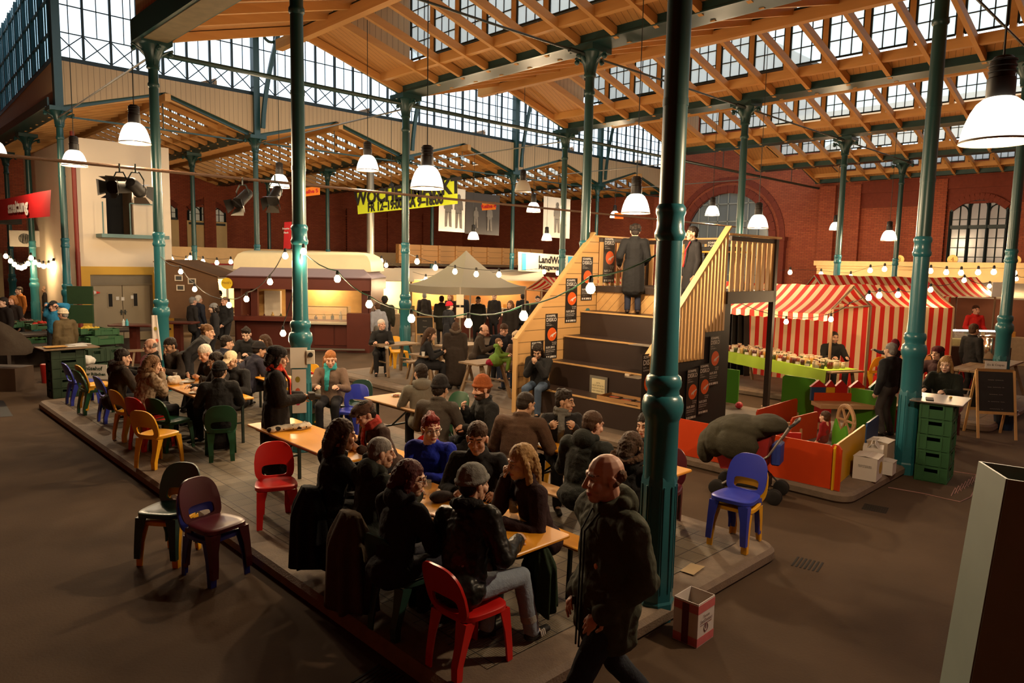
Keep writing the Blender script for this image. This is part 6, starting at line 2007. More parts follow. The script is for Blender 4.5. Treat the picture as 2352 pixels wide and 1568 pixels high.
person('dark-haired young man in black looking down, facing the viewer, beyond the left table', (566, 768), 222, 'sit', IS, 1.0, skin='pale', hair=('quiff', 'dark'), top=((.014, .014, .015), {}), legs=(.012, .012, .016), lean=.12, head=(.2, .35), dl=1)
person('young woman with long brown hair in profile, beside the nearer column bulb', (606, 785), 175, 'sit', IS, .95, skin='pale', hair=('long', 'brown'), top=((.03, .015, .014), {}), legs=(.012, .012, .016), lean=.05, head=(.1, .1), dl=1)
person('person in a dark blue jacket and black cap bending forward, left of the standing woman', (596, 803), 5, 'sit', IS, .98, skin='tan', hair=('short', 'dark'), hat=('beanie', (.011, .010, .012), 'cap'), top=((.020, .020, .036), dict(t=.03)), legs=(.012, .012, .016), lean=.3, head=(-.2, .1), dl=1)
person('woman with reddish blonde hair and a turquoise scarf in a grey-brown coat', (759, 826), 232, 'sit', IS, .98, skin='rosy', hair=('pony', 'ginger'), top=((.15, .10, .075), {}), scarf=(.03, .28, .30), legs=(.012, .012, .016), lean=.1, head=(.15, .15), dl=1)
# ---------------- people standing by the kiosk
person('man with glasses in a black puffer jacket standing in front of the kiosk', (516, 692), 200, 'stand', 0, 1.0, skin='rosy', hair=('crop', 'lbrown'), glasses='dark', top=((.013, .013, .014), dict(t=.035, wr=.04)), legs=(.012, .012, .014), dl=1, R=(.15, .22, .98), L=(-.15, .22, .98))
person('woman in a grey beanie and dark jacket standing in front of the kiosk', (490, 708), 160, 'stand', 0, .95, skin='pale', hair=('bob', 'dark'), hat=('beanie', (.16, .16, .16), 'beanie'), top=((.014, .014, .016), dict(t=.03)), legs=(.012, .012, .014), dl=1)
person('white-haired person in a dark blue coat standing by the brown canvas stall', (457, 688), 20, 'stand', 0, .98, skin='rosy', hair=('short', 'white'), top=((.018, .020, .030), dict(t=.032, hem=.3)), legs=(.012, .012, .014), dl=1)
person('grey-haired man beside the white-haired person, in dark clothes', (444, 692), 10, 'stand', 0, .96, skin='rosy', hair=('short', 'grey'), top=((.020, .018, .018), dict(hem=.2)), legs=(.012, .012, .014), dl=2)
person('person in a black hat standing farther back near the kiosk pole', (502, 676), 200, 'stand', 0, 1.0, skin='tan', hair=('short', 'dark'), hat=('beanie', (.01, .01, .01), 'hat'), top=((.016, .015, .015), {}), legs=(.012, .012, .014), dl=2)
person('man in a dark green jacket seen from behind at the right end of the kiosk', (884, 690), 50, 'stand', 0, 1.02, hair=('short', 'dark'), hat=('beanie', (.012, .011, .010), 'cap'), top=((.020, .019, .013), dict(t=.04, wr=.03)), legs=(.014, .014, .022), dl=1, build=1.15)
person('person in a pale grey printed sweater leaning on the kiosk counter', (866, 705), 80, 'stand', 0, .95, hair=('short', 'brown'), top=((.20, .21, .25), dict(name='sweater')), legs=(.10, .09, .08), lean=.35, dl=1)
# ---------------- trestle tables
person('old woman with white hair in black at the far trestle table, looking up', (877, 746), 235, 'sit', IS, .97, skin='rosy', hair=('short', 'white'), top=((.012, .012, .013), dict(hem=.4)), legs=(.012, .012, .014), head=(.5, -.15), dl=1)
person('long-haired brunette in black sitting in profile at the second trestle table', (990, 768), -30, 'sit', IS, 1.0, skin='fair', hair=('long', 'brown'), top=((.010, .010, .012), dict(hem=.4)), legs=(.012, .012, .014), lean=.2, head=(-.1, .2), dl=1)
person('woman in a long dark brown fur-trimmed coat, back turned, among the trestle tables', (1056, 766), 48, 'stand', IS, .84, pos=(10.15, 12.35), hair=('bob', 'brown'), top=((.026, .018, .014), dict(name='coat', t=.045, hem=.55, hood=True, fur=(.09, .07, .055))), legs=(.010, .010, .011), dl=1, build=1.15, lean=.15)
person('person in a bright red knit hat and dark coat standing by the tent pole', (1033, 703), -10, 'stand', 0, .98, skin='pale', hair=('short', 'brown'), hat=('beanie', (.42, .012, .03), 'hat'), top=((.012, .013, .018), dict(name='coat', t=.035, hem=.55)), legs=(.012, .012, .014), dl=1)
person('balding man in a brown jacket bent forward near the tent pole', (1112, 758), -40, 'sit', IS, 1.0, skin='rosy', hair=('fringe', 'brown'), top=((.04, .028, .02), {}), legs=(.012, .012, .014), lean=.2, head=(-.3, .3), dl=1)
person('smiling dark-haired father in a dark jacket bending towards the baby', (1158, 758), 240, 'sit', IS, 1.02, skin='rosy', hair=('short', 'brown'), face=dict(smile=1), top=((.018, .020, .030), dict(t=.03)), legs=(.03, .04, .07), lean=.3, head=(.4, .25), dl=1)
person('mother in a cream knit beret and grey-brown coat, back turned, beside the pine wall', (1186, 775), 80, 'sit', IS, .96, skin='pale', hair=('bob', 'brown'), hat=('beret', (.62, .48, .34), 'knit_beret'), top=((.10, .065, .055), dict(name='coat', t=.034, hem=.4)), legs=(.03, .045, .09), lean=.08, head=(.5, .1), dl=1, L=(-.05, .32, .95))
person('baby in a green hooded fleece held over the trestle table', (1146, 786), -50, 'sit', IS + .32, .52, skin='pale', hair=('crop', 'lbrown'), top=((.10, .19, .03), dict(name='fleece', hood=True)), legs=(.10, .19, .03), dl=1, shy=.40, feet=dict(l=(-.07, .2, .36), r=(.07, .2, .36)), L=(-.12, .2, .68), R=(.12, .2, .68))
person('woman with dark curly hair in black sitting on the steps looking at a phone', (1232, 822), 205, 'sit', IS, .98, pos=(9.75, 9.33), skin='tan', hair=('shoulder', 'dark'), top=((.013, .013, .014), dict(t=.03, hood=True)), legs=(.055, .085, .14), lean=.12, head=(.1, .45), dl=0, R=(.05, .30, 1.02), L=(-.06, .30, 1.0), curl=.9)
# ---------------- on the landing
person('person in a long black coat and dark hat standing on the top step, back turned', (1484, 536), 40, 'stand', IS + 1.91, .97, pos=(11.52, 8.52), hair=('curly', 'dark'), hat=('beanie', (.009, .008, .008), 'hat'), top=((.010, .010, .011), dict(name='coat', t=.035, hem=.42)), legs=(.014, .018, .035), shoes=(.03, .018, .014), dl=0, L=(-.28, .12, .98), R=(.22, .25, 1.0), head=(0, .1))
def _strap(T, k):
    b = MB(); b.tube([k['neck'] + Vector((-.06, .09, .02)), k['chest'] + Vector((-.06, .165, .0)), k['waist'] + Vector((-.02, .17, -.05)), k['hip'] + Vector((.0, .17, .05))], .014, 5); b.build('lanyard', M_red, T)
person('man in black with a red strap standing at the top of the grandstand, in profile', (1590, 556), 150, 'stand', IS + 1.91, .93, pos=(11.58, 7.26), skin='tan', hair=('short', 'dark'), top=((.012, .011, .012), dict(hem=.3)), legs=(.012, .012, .014), dl=1, extra=_strap)
# ---------------- stall side
person('bald vendor in a black printed sweatshirt sitting behind the jar table', (1916, 775), 225, 'sit', IS, 1.02, skin='tan', hair=('crop', 'dark'), top=((.011, .011, .011), dict(name='sweatshirt')), legs=(.012, .012, .014), dl=1, head=(0, .1), face=dict(stubble=1))
person('grey-haired person in a dark jacket standing with a child behind the right teal column', (2043, 795), 70, 'stand', IS, .90, pos=(13.1, 4.22), hair=('short', 'grey'), top=((.016, .017, .019), dict(t=.035)), legs=(.05, .045, .042), dl=1)
person('child in a pointed red hood carried by the person behind the right teal column', (2058, 785), 60, 'sit', IS + .62, .55, pos=(13.35, 4.25), hair=('short', 'dark'), hat=('tallbeanie', (.12, .012, .022), 'hood'), top=((.03, .03, .035), {}), legs=(.10, .02, .03), dl=2)
person('woman in a wine red beret sitting at the right, next to the blonde woman', (2152, 812), 165, 'sit', IS, .97, skin='pale', hair=('bob', 'dark'), hat=('beret', (.06, .010, .016), 'beret'), top=((.035, .014, .016), {}), legs=(.012, .012, .014), dl=1)
person('blonde woman in a dark green-black coat sitting on a red chair at the right', (2172, 838), 175, 'sit', IS, 1.0, skin='pale', hair=('shoulder', 'blonde'), top=((.013, .017, .013), dict(t=.035, hem=.4)), legs=(.010, .010, .012), dl=1, head=(.2, .1))
person('dark-haired man in a black jacket in profile beside the steel urn', (2238, 758), -30, 'stand', 0, 1.0, skin='tan', hair=('short', 'brown'), top=((.012, .012, .013), {}), legs=(.012, .012, .014), dl=1)
person('woman in a bright red sweater serving behind the lit food counter', (2242, 712), 220, 'stand', .25, .98, skin='rosy', hair=('short', 'brown'), top=((.50, .018, .014), dict(name='sweater')), legs=(.012, .012, .014), dl=1, R=(.2, .25, 1.05), L=(-.2, .25, 1.05))
person('toddler with dark hair in a red top and white vest standing in the play pen', (1894, 958), 80, 'stand', IS, .43, hair=('short', 'brown'), top=((.20, .010, .014), {}), legs=(.10, .02, .02), dl=1)
# ---------------- vegetable stand
person('person in a bright blue rain jacket with both hands raised to the head', (122, 704), 230, 'stand', 0, .98, skin='rosy', hair=('short', 'dark'), hat=('beanie', (.02, .02, .02), 'beanie'), top=((.020, .17, .33), dict(name='rain_jacket', t=.035)), legs=(.012, .012, .014), dl=1, R=(.15, .05, 1.68), L=(-.15, .05, 1.68))
person('person in a cream knit hat and olive jacket seen from behind at the vegetable stand', (144, 722), 110, 'stand', 0, .95, skin='rosy', hair=('short', 'grey'), hat=('beanie', (.60, .50, .36), 'knit_hat'), top=((.085, .060, .028), dict(t=.035, hem=.2)), legs=(.03, .025, .02), dl=1, head=(.4, .1))
person('person in dark clothes standing between the green columns and the white tower', (103, 664), 160, 'stand', 0, 1.0, skin='tan', hair=('fringe', 'dark'), top=((.020, .014, .012), dict(t=.04)), legs=(.012, .012, .014), dl=2, build=1.15)
person('person in an orange jacket between the two green columns', (43, 668), 200, 'stand', 0, 1.0, hair=('short', 'dark'), top=((.32, .11, .02), {}), legs=(.012, .012, .014), dl=2)
person('woman with reddish hair in dark clothes at the left edge of the vegetable stand', (28, 690), 215, 'stand', 0, .98, skin='rosy', hair=('bob', 'ginger'), top=((.022, .014, .012), {}), legs=(.012, .012, .014), dl=2)
person('person in dark clothes at the very left edge, behind the vegetable crates', (6, 695), 200, 'stand', 0, 1.0, hair=('short', 'dark'), top=((.015, .011, .010), dict(t=.04)), legs=(.012, .012, .014), dl=2)
# ---------------- crowd below the grey tent
for px, py, hd, c, hr, lb in ((975, 680, 40, (.020, .016, .014), ('crop', 'grey'), 'man in a dark brown coat standing left below the grey tent'),
                              (1014, 688, 60, (.018, .017, .012), ('short', 'brown'), 'person in an olive coat below the grey tent, behind the red hat'),
                              (1034, 682, 200, (.03, .014, .012), ('long', 'ginger'), 'ginger-haired person below the grey tent, just above the red hat'),
                              (1062, 680, 50, (.014, .014, .018), ('short', 'dark'), 'person in dark blue behind the near tent pole'),
                              (1098, 690, 220, (.013, .013, .012), ('short', 'dark'), 'seller in black behind the tent counter, middle one'),
                              (1135, 682, 210, (.016, .013, .013), ('short', 'red'), 'seller in black with reddish hair behind the tent counter'),
                              (1172, 700, 200, (.016, .013, .012), ('long', 'lbrown'), 'woman with long light brown hair at the right edge below the tent'),
                              (1200, 682, 60, (.013, .012, .012), ('short', 'dark'), 'person in black below the striped awning'),
                              (1235, 688, 230, (.014, .013, .014), ('short', 'dark'), 'person in black half hidden by the sloping pine wall')):
    person(lb, (px, py), hd, 'stand', 0, .98, hair=hr, top=(c, dict(hem=.3, t=.032)), legs=(.012, .012, .014), dl=2)
# ================================================================== THINGS ON AND AROUND THE TABLES
TZ = IS + .757
M_china = mat('white_china', (.62, .60, .55), .25, var=.04)
M_paper = mat('white_paper', (.62, .60, .56), .7, var=.05)
M_beerl = mat('beer_liquid', (.38, .12, .03), .1, var=.05, spec=.7)
M_glass = pane_glass('drinking_glass', (.93, .93, .9), .22, .05)
def plate(px, py, label, food=True, z=TZ, r=.12):
    o = thing('plate', label, 'plate', at(px, py, z))
    b = MB(); b.lathe([(0, .0), (r * .6, 0), (r, .016), (r, .02), (r * .62, .006), (0, .006)], 24); b.build('dish', M_china, o, smooth=.8)
    if food:
        b = MB()
        for k in range(7):
            b.ball((.035 * math.cos(k * 1.3), .03 * math.sin(k * 1.3), .016), (.024, .018, .014), 8, 6)
        b.build('food', mat('stew_food', (.24, .07, .02), .5, var=.5, scale=40), o)
    return o
def cup(px, py, label, h=.095, r=.037, m=None, z=TZ):
    o = thing('cup', label, 'cup', at(px, py, z))
    b = MB(); b.lathe([(0, 0), (r * .75, 0), (r, h), (r * .94, h), (r * .7, .006), (0, .006)], 18, cap=False); b.build('body', m or M_paper, o, smooth=.8)
    return o
def glass(px, py, label, liquid=M_beerl, fill=.6, h=.13, r=.038, z=TZ, loc=None):
    o = thing('drinking_glass', label, 'glass', loc if loc is not None else at(px, py, z))
    b = MB(); b.lathe([(0, 0), (r * .8, 0), (r * .75, .012), (r * .55, .03), (r * .9, .05), (r, h * .6), (r * .9, h), (r * .85, h), (r * .93, h * .6), (r * .8, .055), (0, .04)], 18, cap=False); b.build('bowl', M_glass, o, smooth=.8)
    if liquid:
        b = MB(); b.lathe([(0, .042), (r * .78, .056), (r * .88, h * fill), (0, h * fill)], 16); b.build('drink', liquid, o, smooth=.8)
    return o
glass(1180, 1190, 'tall beer glass standing on the near end of the front table', mat('cloudy_drink', (.38, .33, .22), .15), .55, .16, .045)
_q = wpt(ib, (ib['A'][1][2] + ib['A'][-1][2]) / 2 + Vector((0, .09, 0))); _q.z = TZ
glass(0, 0, 'glass of amber beer in the hands of the woman in the blue sweater', loc=_q)
glass(982, 1135, 'footed glass beside the person with dark red hair', None)
glass(0, 0, 'glass held up by the woman in black beside the shaved-head man', mat('cloudy_drink', 0), .7, .12, .04, loc=wpt(iw, iw['A'][1][2] + Vector((-.01, .085, -.05))))
plate(1150, 1150, 'white plate with food and a fork before the blonde woman')
plate(1040, 1140, 'white plate behind the dark cap on the front table', False)
b = MB(); b.ball((0, 0, .04), (.10, .08, .05)); b.ball((.09, .02, .03), (.07, .09, .03)); tag(b.build('tweed_cap', mat('tweed', (.03, .022, .022), .95, var=.7, scale=60), smooth=1.0, loc=at(1010, 1150, TZ)), 'dark checked cap lying on the front table', 'cap')
plate(632, 975, 'white plate with leftover food on the spotted-cloth table')
cup(643, 966, 'white paper cup behind the plate on the spotted-cloth table')
def spotted():
    m, nt, N, L, b_ = _new('cow_spots')
    tc = N.new('ShaderNodeTexCoord'); t = N.new('ShaderNodeTexVoronoi'); t.inputs['Scale'].default_value = 11; t.inputs['Randomness'].default_value = .6; L.new(tc.outputs['Object'], t.inputs['Vector'])
    g_ = N.new('ShaderNodeMath'); g_.operation = 'GREATER_THAN'; g_.inputs[1].default_value = .36; L.new(t.outputs['Distance'], g_.inputs[0])
    mx = N.new('ShaderNodeMix'); mx.data_type = 'RGBA'; mx.inputs[6].default_value = (.012, .01, .01, 1); mx.inputs[7].default_value = (.58, .53, .44, 1); L.new(g_.outputs[0], mx.inputs[0]); L.new(mx.outputs[2], b_.inputs['Base Color']); b_.inputs['Roughness'].default_value = .9
    return m
b = Blob(); b.chain([(-.22, 0, .03), (-.05, .02, .035), (.1, -.01, .045), (.22, .03, .035)], [.07, .075, .07, .05], fy=.5); b.ell((.18, .02, .06), (.06, .05, .04))
me = b.mesh('spotted_cloth', .012, 2, .03, .07); me.materials.append(spotted()); o = bpy.data.objects.new('spotted_cloth', me); C.objects.link(o); o.location = at(668, 988, TZ - .005); o.rotation_euler.z = -.3; tag(o, 'crumpled white cloth bag with black cow spots on the orange table', 'cloth')
# left table
b = Blob(); b.ell((0, 0, .06), (.12, .09, .07)); b.ell((.05, .02, .10), (.06, .05, .05)); b.ell((-.06, .02, .09), (.05, .05, .05))
me = b.mesh('plastic_bag', .012, 2, .04, .05); me.materials.append(mat('bag_white', (.62, .55, .46), .5, var=.08)); o = bpy.data.objects.new('plastic_bag', me); C.objects.link(o); o.location = at(400, 882, TZ); tag(o, 'crumpled white plastic bag on the left orange table', 'bag')
glass(417, 890, 'small glass of tea on the left table', M_beerl, .7, .09, .034)
cup(402, 866, 'white cup behind the plastic bag on the left table', .08)
plate(430, 878, 'white bowl plate right of the tea glass', False); plate(442, 872, 'white plate at the far side of the left table', False); plate(448, 903, 'white dish at the near right of the left table', False, r=.09)
b = MB(); b.lathe([(0, 0), (.032, 0), (.034, .14), (.014, .2), (.013, .25), (0, .25)], 12); tag(b.build('sauce_bottle', mat('dark_bottle', (.02, .012, .008), .15, var=0, spec=.7), smooth=.7, loc=at(462, 897, TZ)), 'dark bottle with a pale label on the left table', 'bottle')
# pale table
o = glass(923, 922, 'milk coffee glass on the pale table', mat('milk_coffee', (.35, .20, .10), .3), .8, .11, .04)
plate(910, 910, 'small plate with cake on the pale table', True, r=.08)
for k, (px, py) in enumerate(((945, 930), (1000, 912))):
    o = thing('spice_shaker', ['dark spice shaker with a label on the pale table', 'clear bottle with a silver cap behind the grey wool coat'][k], 'bottle', at(px, py, TZ))
    b = MB(); b.lathe([(.024, 0), (.026, .01), (.026, .075), (.018, .09)], 12); b.build('body', mat('shaker_dark', (.03, .02, .015), .2) if k == 0 else M_glass, o); b = MB(); b.lathe([(.02, .088), (.021, .115), (0, .118)], 12); b.build('lid', mat('galvanised_steel', 0), o)
plate(1270, 1002, 'large white plate at the second table, with a salt shaker behind', True, r=.15)
b = MB(); b.lathe([(.022, 0), (.024, .08), (.02, .1), (0, .105)], 12); tag(b.build('salt_shaker', M_china, loc=at(1275, 985, TZ)), 'white salt shaker beside the large plate', 'shaker')
cup(972, 818, 'white paper cup on the weathered table before the long-haired brunette', .10, .04, None, Z1 + .78)
cup(888, 800, 'white saucer cup on the far trestle table', .05, .05, M_china, Z1 + .78)
plate(765, 880, 'white plate with a coffee cup before the blonde with the turquoise scarf', False, IS + .757, .08)
cup(770, 872, 'white coffee cup on the small orange table', .06, .04, M_china, IS + .765)
b = Blob(); b.ell((0, 0, .06), (.16, .10, .07)); me = b.mesh('red_scarf', .015, 2, .05, .06); me.materials.append(mcloth((.22, .008, .03)) if 'mcloth' in globals() else M_red); o = bpy.data.objects.new('crimson_cloth', me); C.objects.link(o); o.location = at(1130, 838, Z1 + .78); tag(o, 'crimson bundle of cloth on the trestle table beside the baby', 'cloth')
# coats over chairs
def drape(label, px, py, z, w, l, h, m, rz):
    b = MB(); N_ = 56; ph = random.random() * 6
    loops = []
    for k in range(15):
        t = k / 14
        lp = []
        for i in range(N_):
            a = 2 * PI * i / N_
            f = 1 + (.05 + .13 * t) * math.sin(a * 9 + ph + t * .8) + .06 * t * math.sin(a * 4 - ph)
            ww, dd = w / 2 * (.55 + .45 * min(1, t * 4) + .22 * t), (.05 + .10 * min(1, t * 3))
            lp.append(Vector((ww * f * math.cos(a), dd * f * math.sin(a), .05 - (h + .05) * t - .03 * t * math.sin(a * 3 + ph))))
        loops.append(lp)
    b.loft(loops)
    o = b.build('draped_coat', m, smooth=2.0, loc=at(px, py, z), rz=rz)
    return tag(o, label, 'coat')
drape('brown coat hanging down over the chair back behind the shaved-head man', 805, 1190, IS + .80, .42, .1, .72, mcloth((.060, .042, .026)), PI / 2 + .1)
drape('black coat hanging to the ground behind the woman in black', 712, 1130, IS + .78, .34, .1, .66, mcloth((.007, .007, .009)), PI / 2 + .25)
drape('dark green coat hanging from the near end of the front table', 1240, 1262, IS + .68, .15, .1, .46, mcloth((.014, .030, .014)), 0.1)
# socket box on its stand and papers on the column
o = thing('socket_box', 'grey power socket box on a stand at the foot of the second column', 'power box', at(720, 985, IS), .5)
b = MB(); b.b2((-.15, -.08, .30), (.15, .08, .92)); b.build('case', mat('box_grey', '8d8878', .5), o); b = MB(); b.b2((-.13, -.09, .70), (.13, -.075, .88)); b.build('window', mat('box_window', (.05, .05, .045), .2), o)
for k in range(6):
    b = MB(); b.cyl((-.09 + .09 * (k % 3), -.08, .42 + .14 * (k // 3)), (-.09 + .09 * (k % 3), -.15, .39 + .14 * (k // 3)), .036, .036, 10); b.build('socket', mat('socket_blue', (.012, .03, .06), .4), o)
for sx in (-.13, .13):
    b = MB(); b.bar((sx, .05, 0), (sx, .05, .95), .025, .025); b.build('stand_leg', M_iron, o)
cp = Vector((5.04, 9.72, 0)); toC = Vector((-cp.x, -cp.y, 0)).normalized(); ac_ = math.atan2(toC.y, toC.x) + PI / 2
for z0, z1, m, lb, w in ((1.42, 1.72, M_paper, 'white paper notice taped to the second column', .13), (.75, 1.40, mat('leaf_paper', (.58, .54, .50), .7, var=.05), 'white strip with printed leaves and fruit on the second column', .11)):
    o = thing('column_poster', lb, 'poster', cp + toC * .165 + Vector((0, 0, 0)), ac_)
    b = MB(); b.b2((-w - .02, -.004, z0), (w - .04, 0, z1)); b.build('sheet', m, o)
    if z1 < 1.41:
        for k, c in enumerate(((.25, .2, .02), (.5, .1, .05), (.4, .02, .08))):
            b = MB(); n = 12; b.poly([(-.05 + .035 * math.cos(2 * PI * i / n), -.0055, 1.25 - .17 * k + .045 * math.sin(2 * PI * i / n)) for i in range(n)]); b.build('printed_fruit', mat('print_%d' % k, c, .7), o)
o = thing('socket_outlet', 'white double power outlet on the second column with a black plug', 'outlet', cp + toC * .15 + Vector((.10, -.10, 1.58)), ac_)
b = MB(); b.rbox((0, 0, 0), (.12, .05, .2), .01); b.build('cover', M_china, o); b = MB(); b.cyl((0, -.02, .04), (0, -.07, .04), .035, n=12); b.build('plug', M_black, o)
cp2 = Vector((5.12, 16.0, 0)); t2 = Vector((-cp2.x, -cp2.y, 0)).normalized(); a2 = math.atan2(t2.y, t2.x) + PI / 2
b = MB(); b.grid(lambda s, v: Vector((-.19 + .18 * s * (.6 + .4 * v), -.18 - .02 * math.sin(s * 9), 1.78 - .95 * v)), 10, 8)
o = tag(b.build('dotted_cloth', mat('dotted_cloth_white', (.6, .54, .5), .8, var=.1), smooth=1.0, loc=cp2, rz=a2), 'white cloth with red and yellow fruit prints tied to the third column', 'cloth')
for k, (x, z, c) in enumerate(((-.12, 1.5, (.3, .25, .03)), (-.1, 1.25, (.5, .12, .05)), (-.13, 1.02, (.4, .03, .06)))):
    b = MB(); n = 12; b.poly([(x + .03 * math.cos(2 * PI * i / n), -.205, z + .04 * math.sin(2 * PI * i / n)) for i in range(n)]); b.build('printed_fruit', mat('print_%d' % k, 0), o)

# ================================================================== GREEN CRATES, CARTONS, BOARDS
M_crate = mat('green_crate_plastic', (.022, .085, .030), .5, var=.12, scale=6); M_crated = mat('dark_green_crate', (.014, .036, .016), .55, var=.12, scale=6)
def crate(loc, rz, label, s=(.60, .40, .235), m=M_crate, group=None, name='plastic_crate'):
    o = thing(name, label, 'crate', loc, rz, group)
    w, l, h = s
    b = MB(); b.b2((-w / 2, -l / 2, 0), (w / 2, l / 2, .015)); b.build('base', m, o)
    for ax, sg in ((0, 1), (0, -1), (1, 1), (1, -1)):
        b = MB()
        L_ = l if ax == 0 else w; p = (w if ax == 0 else l) / 2
        def bx(u0, u1, z0, z1, t=.012, out=0.0):
            c0 = [0, 0, (z0 + z1) / 2]; c0[ax] = sg * (p - t / 2 + out); c0[1 - ax] = (u0 + u1) / 2
            sz = [0, 0, z1 - z0]; sz[ax] = t; sz[1 - ax] = u1 - u0
            b.box(c0, sz)
        bx(-L_ / 2, L_ / 2, 0, h * .62); bx(-L_ / 2, L_ / 2, h * .86, h, .02, .006); bx(-L_ / 2, -L_ * .22, h * .62, h * .86); bx(L_ * .22, L_ / 2, h * .62, h * .86)
        for q in (-.5, -.25, .25, .5):
            bx(L_ * q * .96 - .012, L_ * q * .96 + .012, 0, h, .012, .008)
        bx(-L_ / 2, L_ / 2, h * .05, h * .10, .012, .008)
        b.build('side', m, o)
    return o
ca = at(2128, 1098); crz = .0
for k in range(5):
    crate((11.55, 3.02 - .0, .0 + k * .228), .12 + .015 * (k % 2), 'green plastic crate in the tall stack under the steel top, %s' % ['lowest', 'second from the floor', 'middle one', 'second from the top', 'topmost'][k], (.58, .40, .225))
b = MB(); b.rbox((0, 0, .012), (.86, .66, .02), .02); tag(b.build('steel_tray', mat('brushed_steel', (.45, .42, .40), .3, .85, var=.1, stretch=(1, 12, 1)), loc=(11.62, 3.03, 1.142), rz=.12), 'flat steel tray lying on top of the green crate stack', 'tray')
b = MB(); b.b2((-.12, -.05, 0), (.12, .05, .012)); tag(b.build('black_folder', M_black, loc=(11.42, 3.12, 1.165), rz=.3), 'small black folder on the steel tray', 'folder')
b = MB(); b.ball((0, 0, .02), (.035, .02, .02), 8, 6); tag(b.build('lemon_piece', mat('lemon', (.5, .32, .03), .5), loc=(11.72, 2.93, 1.165)), 'small yellow lump on the steel tray', 'fruit')
# dark crate column with newspapers
for k in range(5):
    crate((3.62, 17.42, k * .205), .06, 'dark green crate in the newspaper stand column, %s' % ['lowest', 'second from the floor', 'middle one', 'second from the top', 'topmost'][k], (.62, .42, .203), M_crated)
b = MB(); b.b2((-.52, -.36, 0), (.52, .36, .025)); tag(b.build('board_top', M_oldw, loc=(3.66, 17.42, 1.03), rz=.06), 'thin board on top of the dark crate column', 'board')
for k, (dx, dy, r) in enumerate(((-.1, .05, .2), (.15, -.1, -.15), (.25, .15, .5), (-.25, -.15, .1))):
    b = MB(); b.b2((-.2, -.14, 0), (.2, .14, .008)); tag(b.build('newspaper', M_paper if k != 3 else mat('orange_leaflet', (.5, .25, .03), .7), loc=(3.66 + dx, 17.42 + dy, 1.057 + .009 * k), rz=r), ['white newspaper lying flat on the crate column board, bottom sheet', 'white newspaper hanging over the near edge of the crate column board', 'grey printed newspaper at the right of the crate column board', 'orange leaflet at the left of the crate column board'][k], 'newspaper')
# wine carton by the nearest column
M_cart = mat('carton_white', (.60, .56, .52), .7, var=.05); M_pink = mat('carton_pink', (.52, .13, .13), .7, var=.12, scale=25); M_wine = mat('carton_wine', (.10, .012, .02), .7)
cc = at(1566, 1440)
o = thing('wine_carton', 'open pink and white wine carton at the foot of the nearest column', 'box', (4.93, 2.92, 0), .03)
w, l, h = .255, .215, .36
for c0, s0 in (((-w / 2, 0), (.006, l)), ((w / 2, 0), (.006, l)), ((0, -l / 2), (w, .006)), ((0, l / 2), (w, .006))):
    b = MB(); b.box((c0[0], c0[1], h / 2), (s0[0], s0[1], h)); b.build('side', M_cart, o)
b = MB(); b.b2((-w / 2, -l / 2, .2), (w / 2, l / 2, .206)); b.build('inside_floor', mat('cardboard', 0), o)
for z0, z1 in ((.006, .075), (.275, .345)):
    b = MB(); b.b2((-w / 2 - .0045, -l / 2 - .0045, z0), (w / 2 + .0045, -l / 2 - .003, z1)); b.b2((-w / 2 - .0045, -l / 2 - .0045, z0), (-w / 2 - .003, l / 2, z1)); b.build('pink_band', M_pink, o)
b = MB(); b.b2((-w / 2 - .0065, -.03, .006), (-w / 2 - .0045, .03, .34)); b.build('wine_stripe', M_wine, o)
for s, z, sz in (('Tenuta', .235, .036), ('SanDonaci', .198, .044)):
    text_mesh(s, sz, frame_m((0, -l / 2 - .006, z), (1, 0, 0), (0, 0, 1)), M_wine, 'lettering', o)
b = MB(); b.b2((-.09, -l / 2 - .006, .170), (.09, -l / 2 - .0045, .172)); b.tube([(.03 * math.cos(a), -l / 2 - .0055, .135 + .032 * math.sin(a)) for a in [-.9 + PI * .6 + (PI * 1.9) * i / 16 for i in range(17)]], .003, 4); b.box((0, -l / 2 - .0055, .14), (.006, .002, .03)); b.build('crest', M_wine, o)
# white boxes by the play pen
for k, (x, y, rz_, s, lb) in enumerate(((10.28, 3.50, .12, (.36, .30, .34), 'white carton with a round yellow emblem by the yellow play panel, nearest one'), (10.62, 3.56, .3, (.30, .26, .40), 'white carton standing open behind the nearest carton'), (10.72, 3.40, .1, (.22, .2, .2), 'small white carton between the other two'), (11.02, 3.60, .05, (.34, .28, .42), 'brownish white carton next to the right teal column'))):
    o = thing('fruit_carton', lb, 'box', (x, y, IS), rz_)
    b = MB(); b.b2((-s[0] / 2, -s[1] / 2, 0), (s[0] / 2, s[1] / 2, s[2] * .93)); b.build('body', M_cart if k < 3 else mat('carton_brown', (.42, .34, .26), .7, var=.1), o)
    for sg in (-1, 1):
        b = MB(); b.box((0, sg * s[1] / 4, s[2] * .95), (s[0], s[1] / 2 + .02, .006), rx=sg * (-.12 if k != 1 else -.9)); b.build('flap', M_cart, o)
    if k == 0:
        b = MB(); b.lathe([(.07, -.001), (.085, -.001), (.085, .001), (.07, .001)], 24, c=(.04, -s[1] / 2 - .003, .16), M=Matrix.Rotation(PI / 2, 3, 'X')); b.build('emblem', mat('emblem_yellow', (.45, .28, .03), .6), o)
        for z in (.2, .18):
            text_mesh('FRUCHTHOF BIO' if z > .19 else 'OBST & GEMUESE', .022, frame_m((-s[0] / 2 - .002, 0, z), (0, -1, 0), (0, 0, 1)), M_black, 'lettering', o)
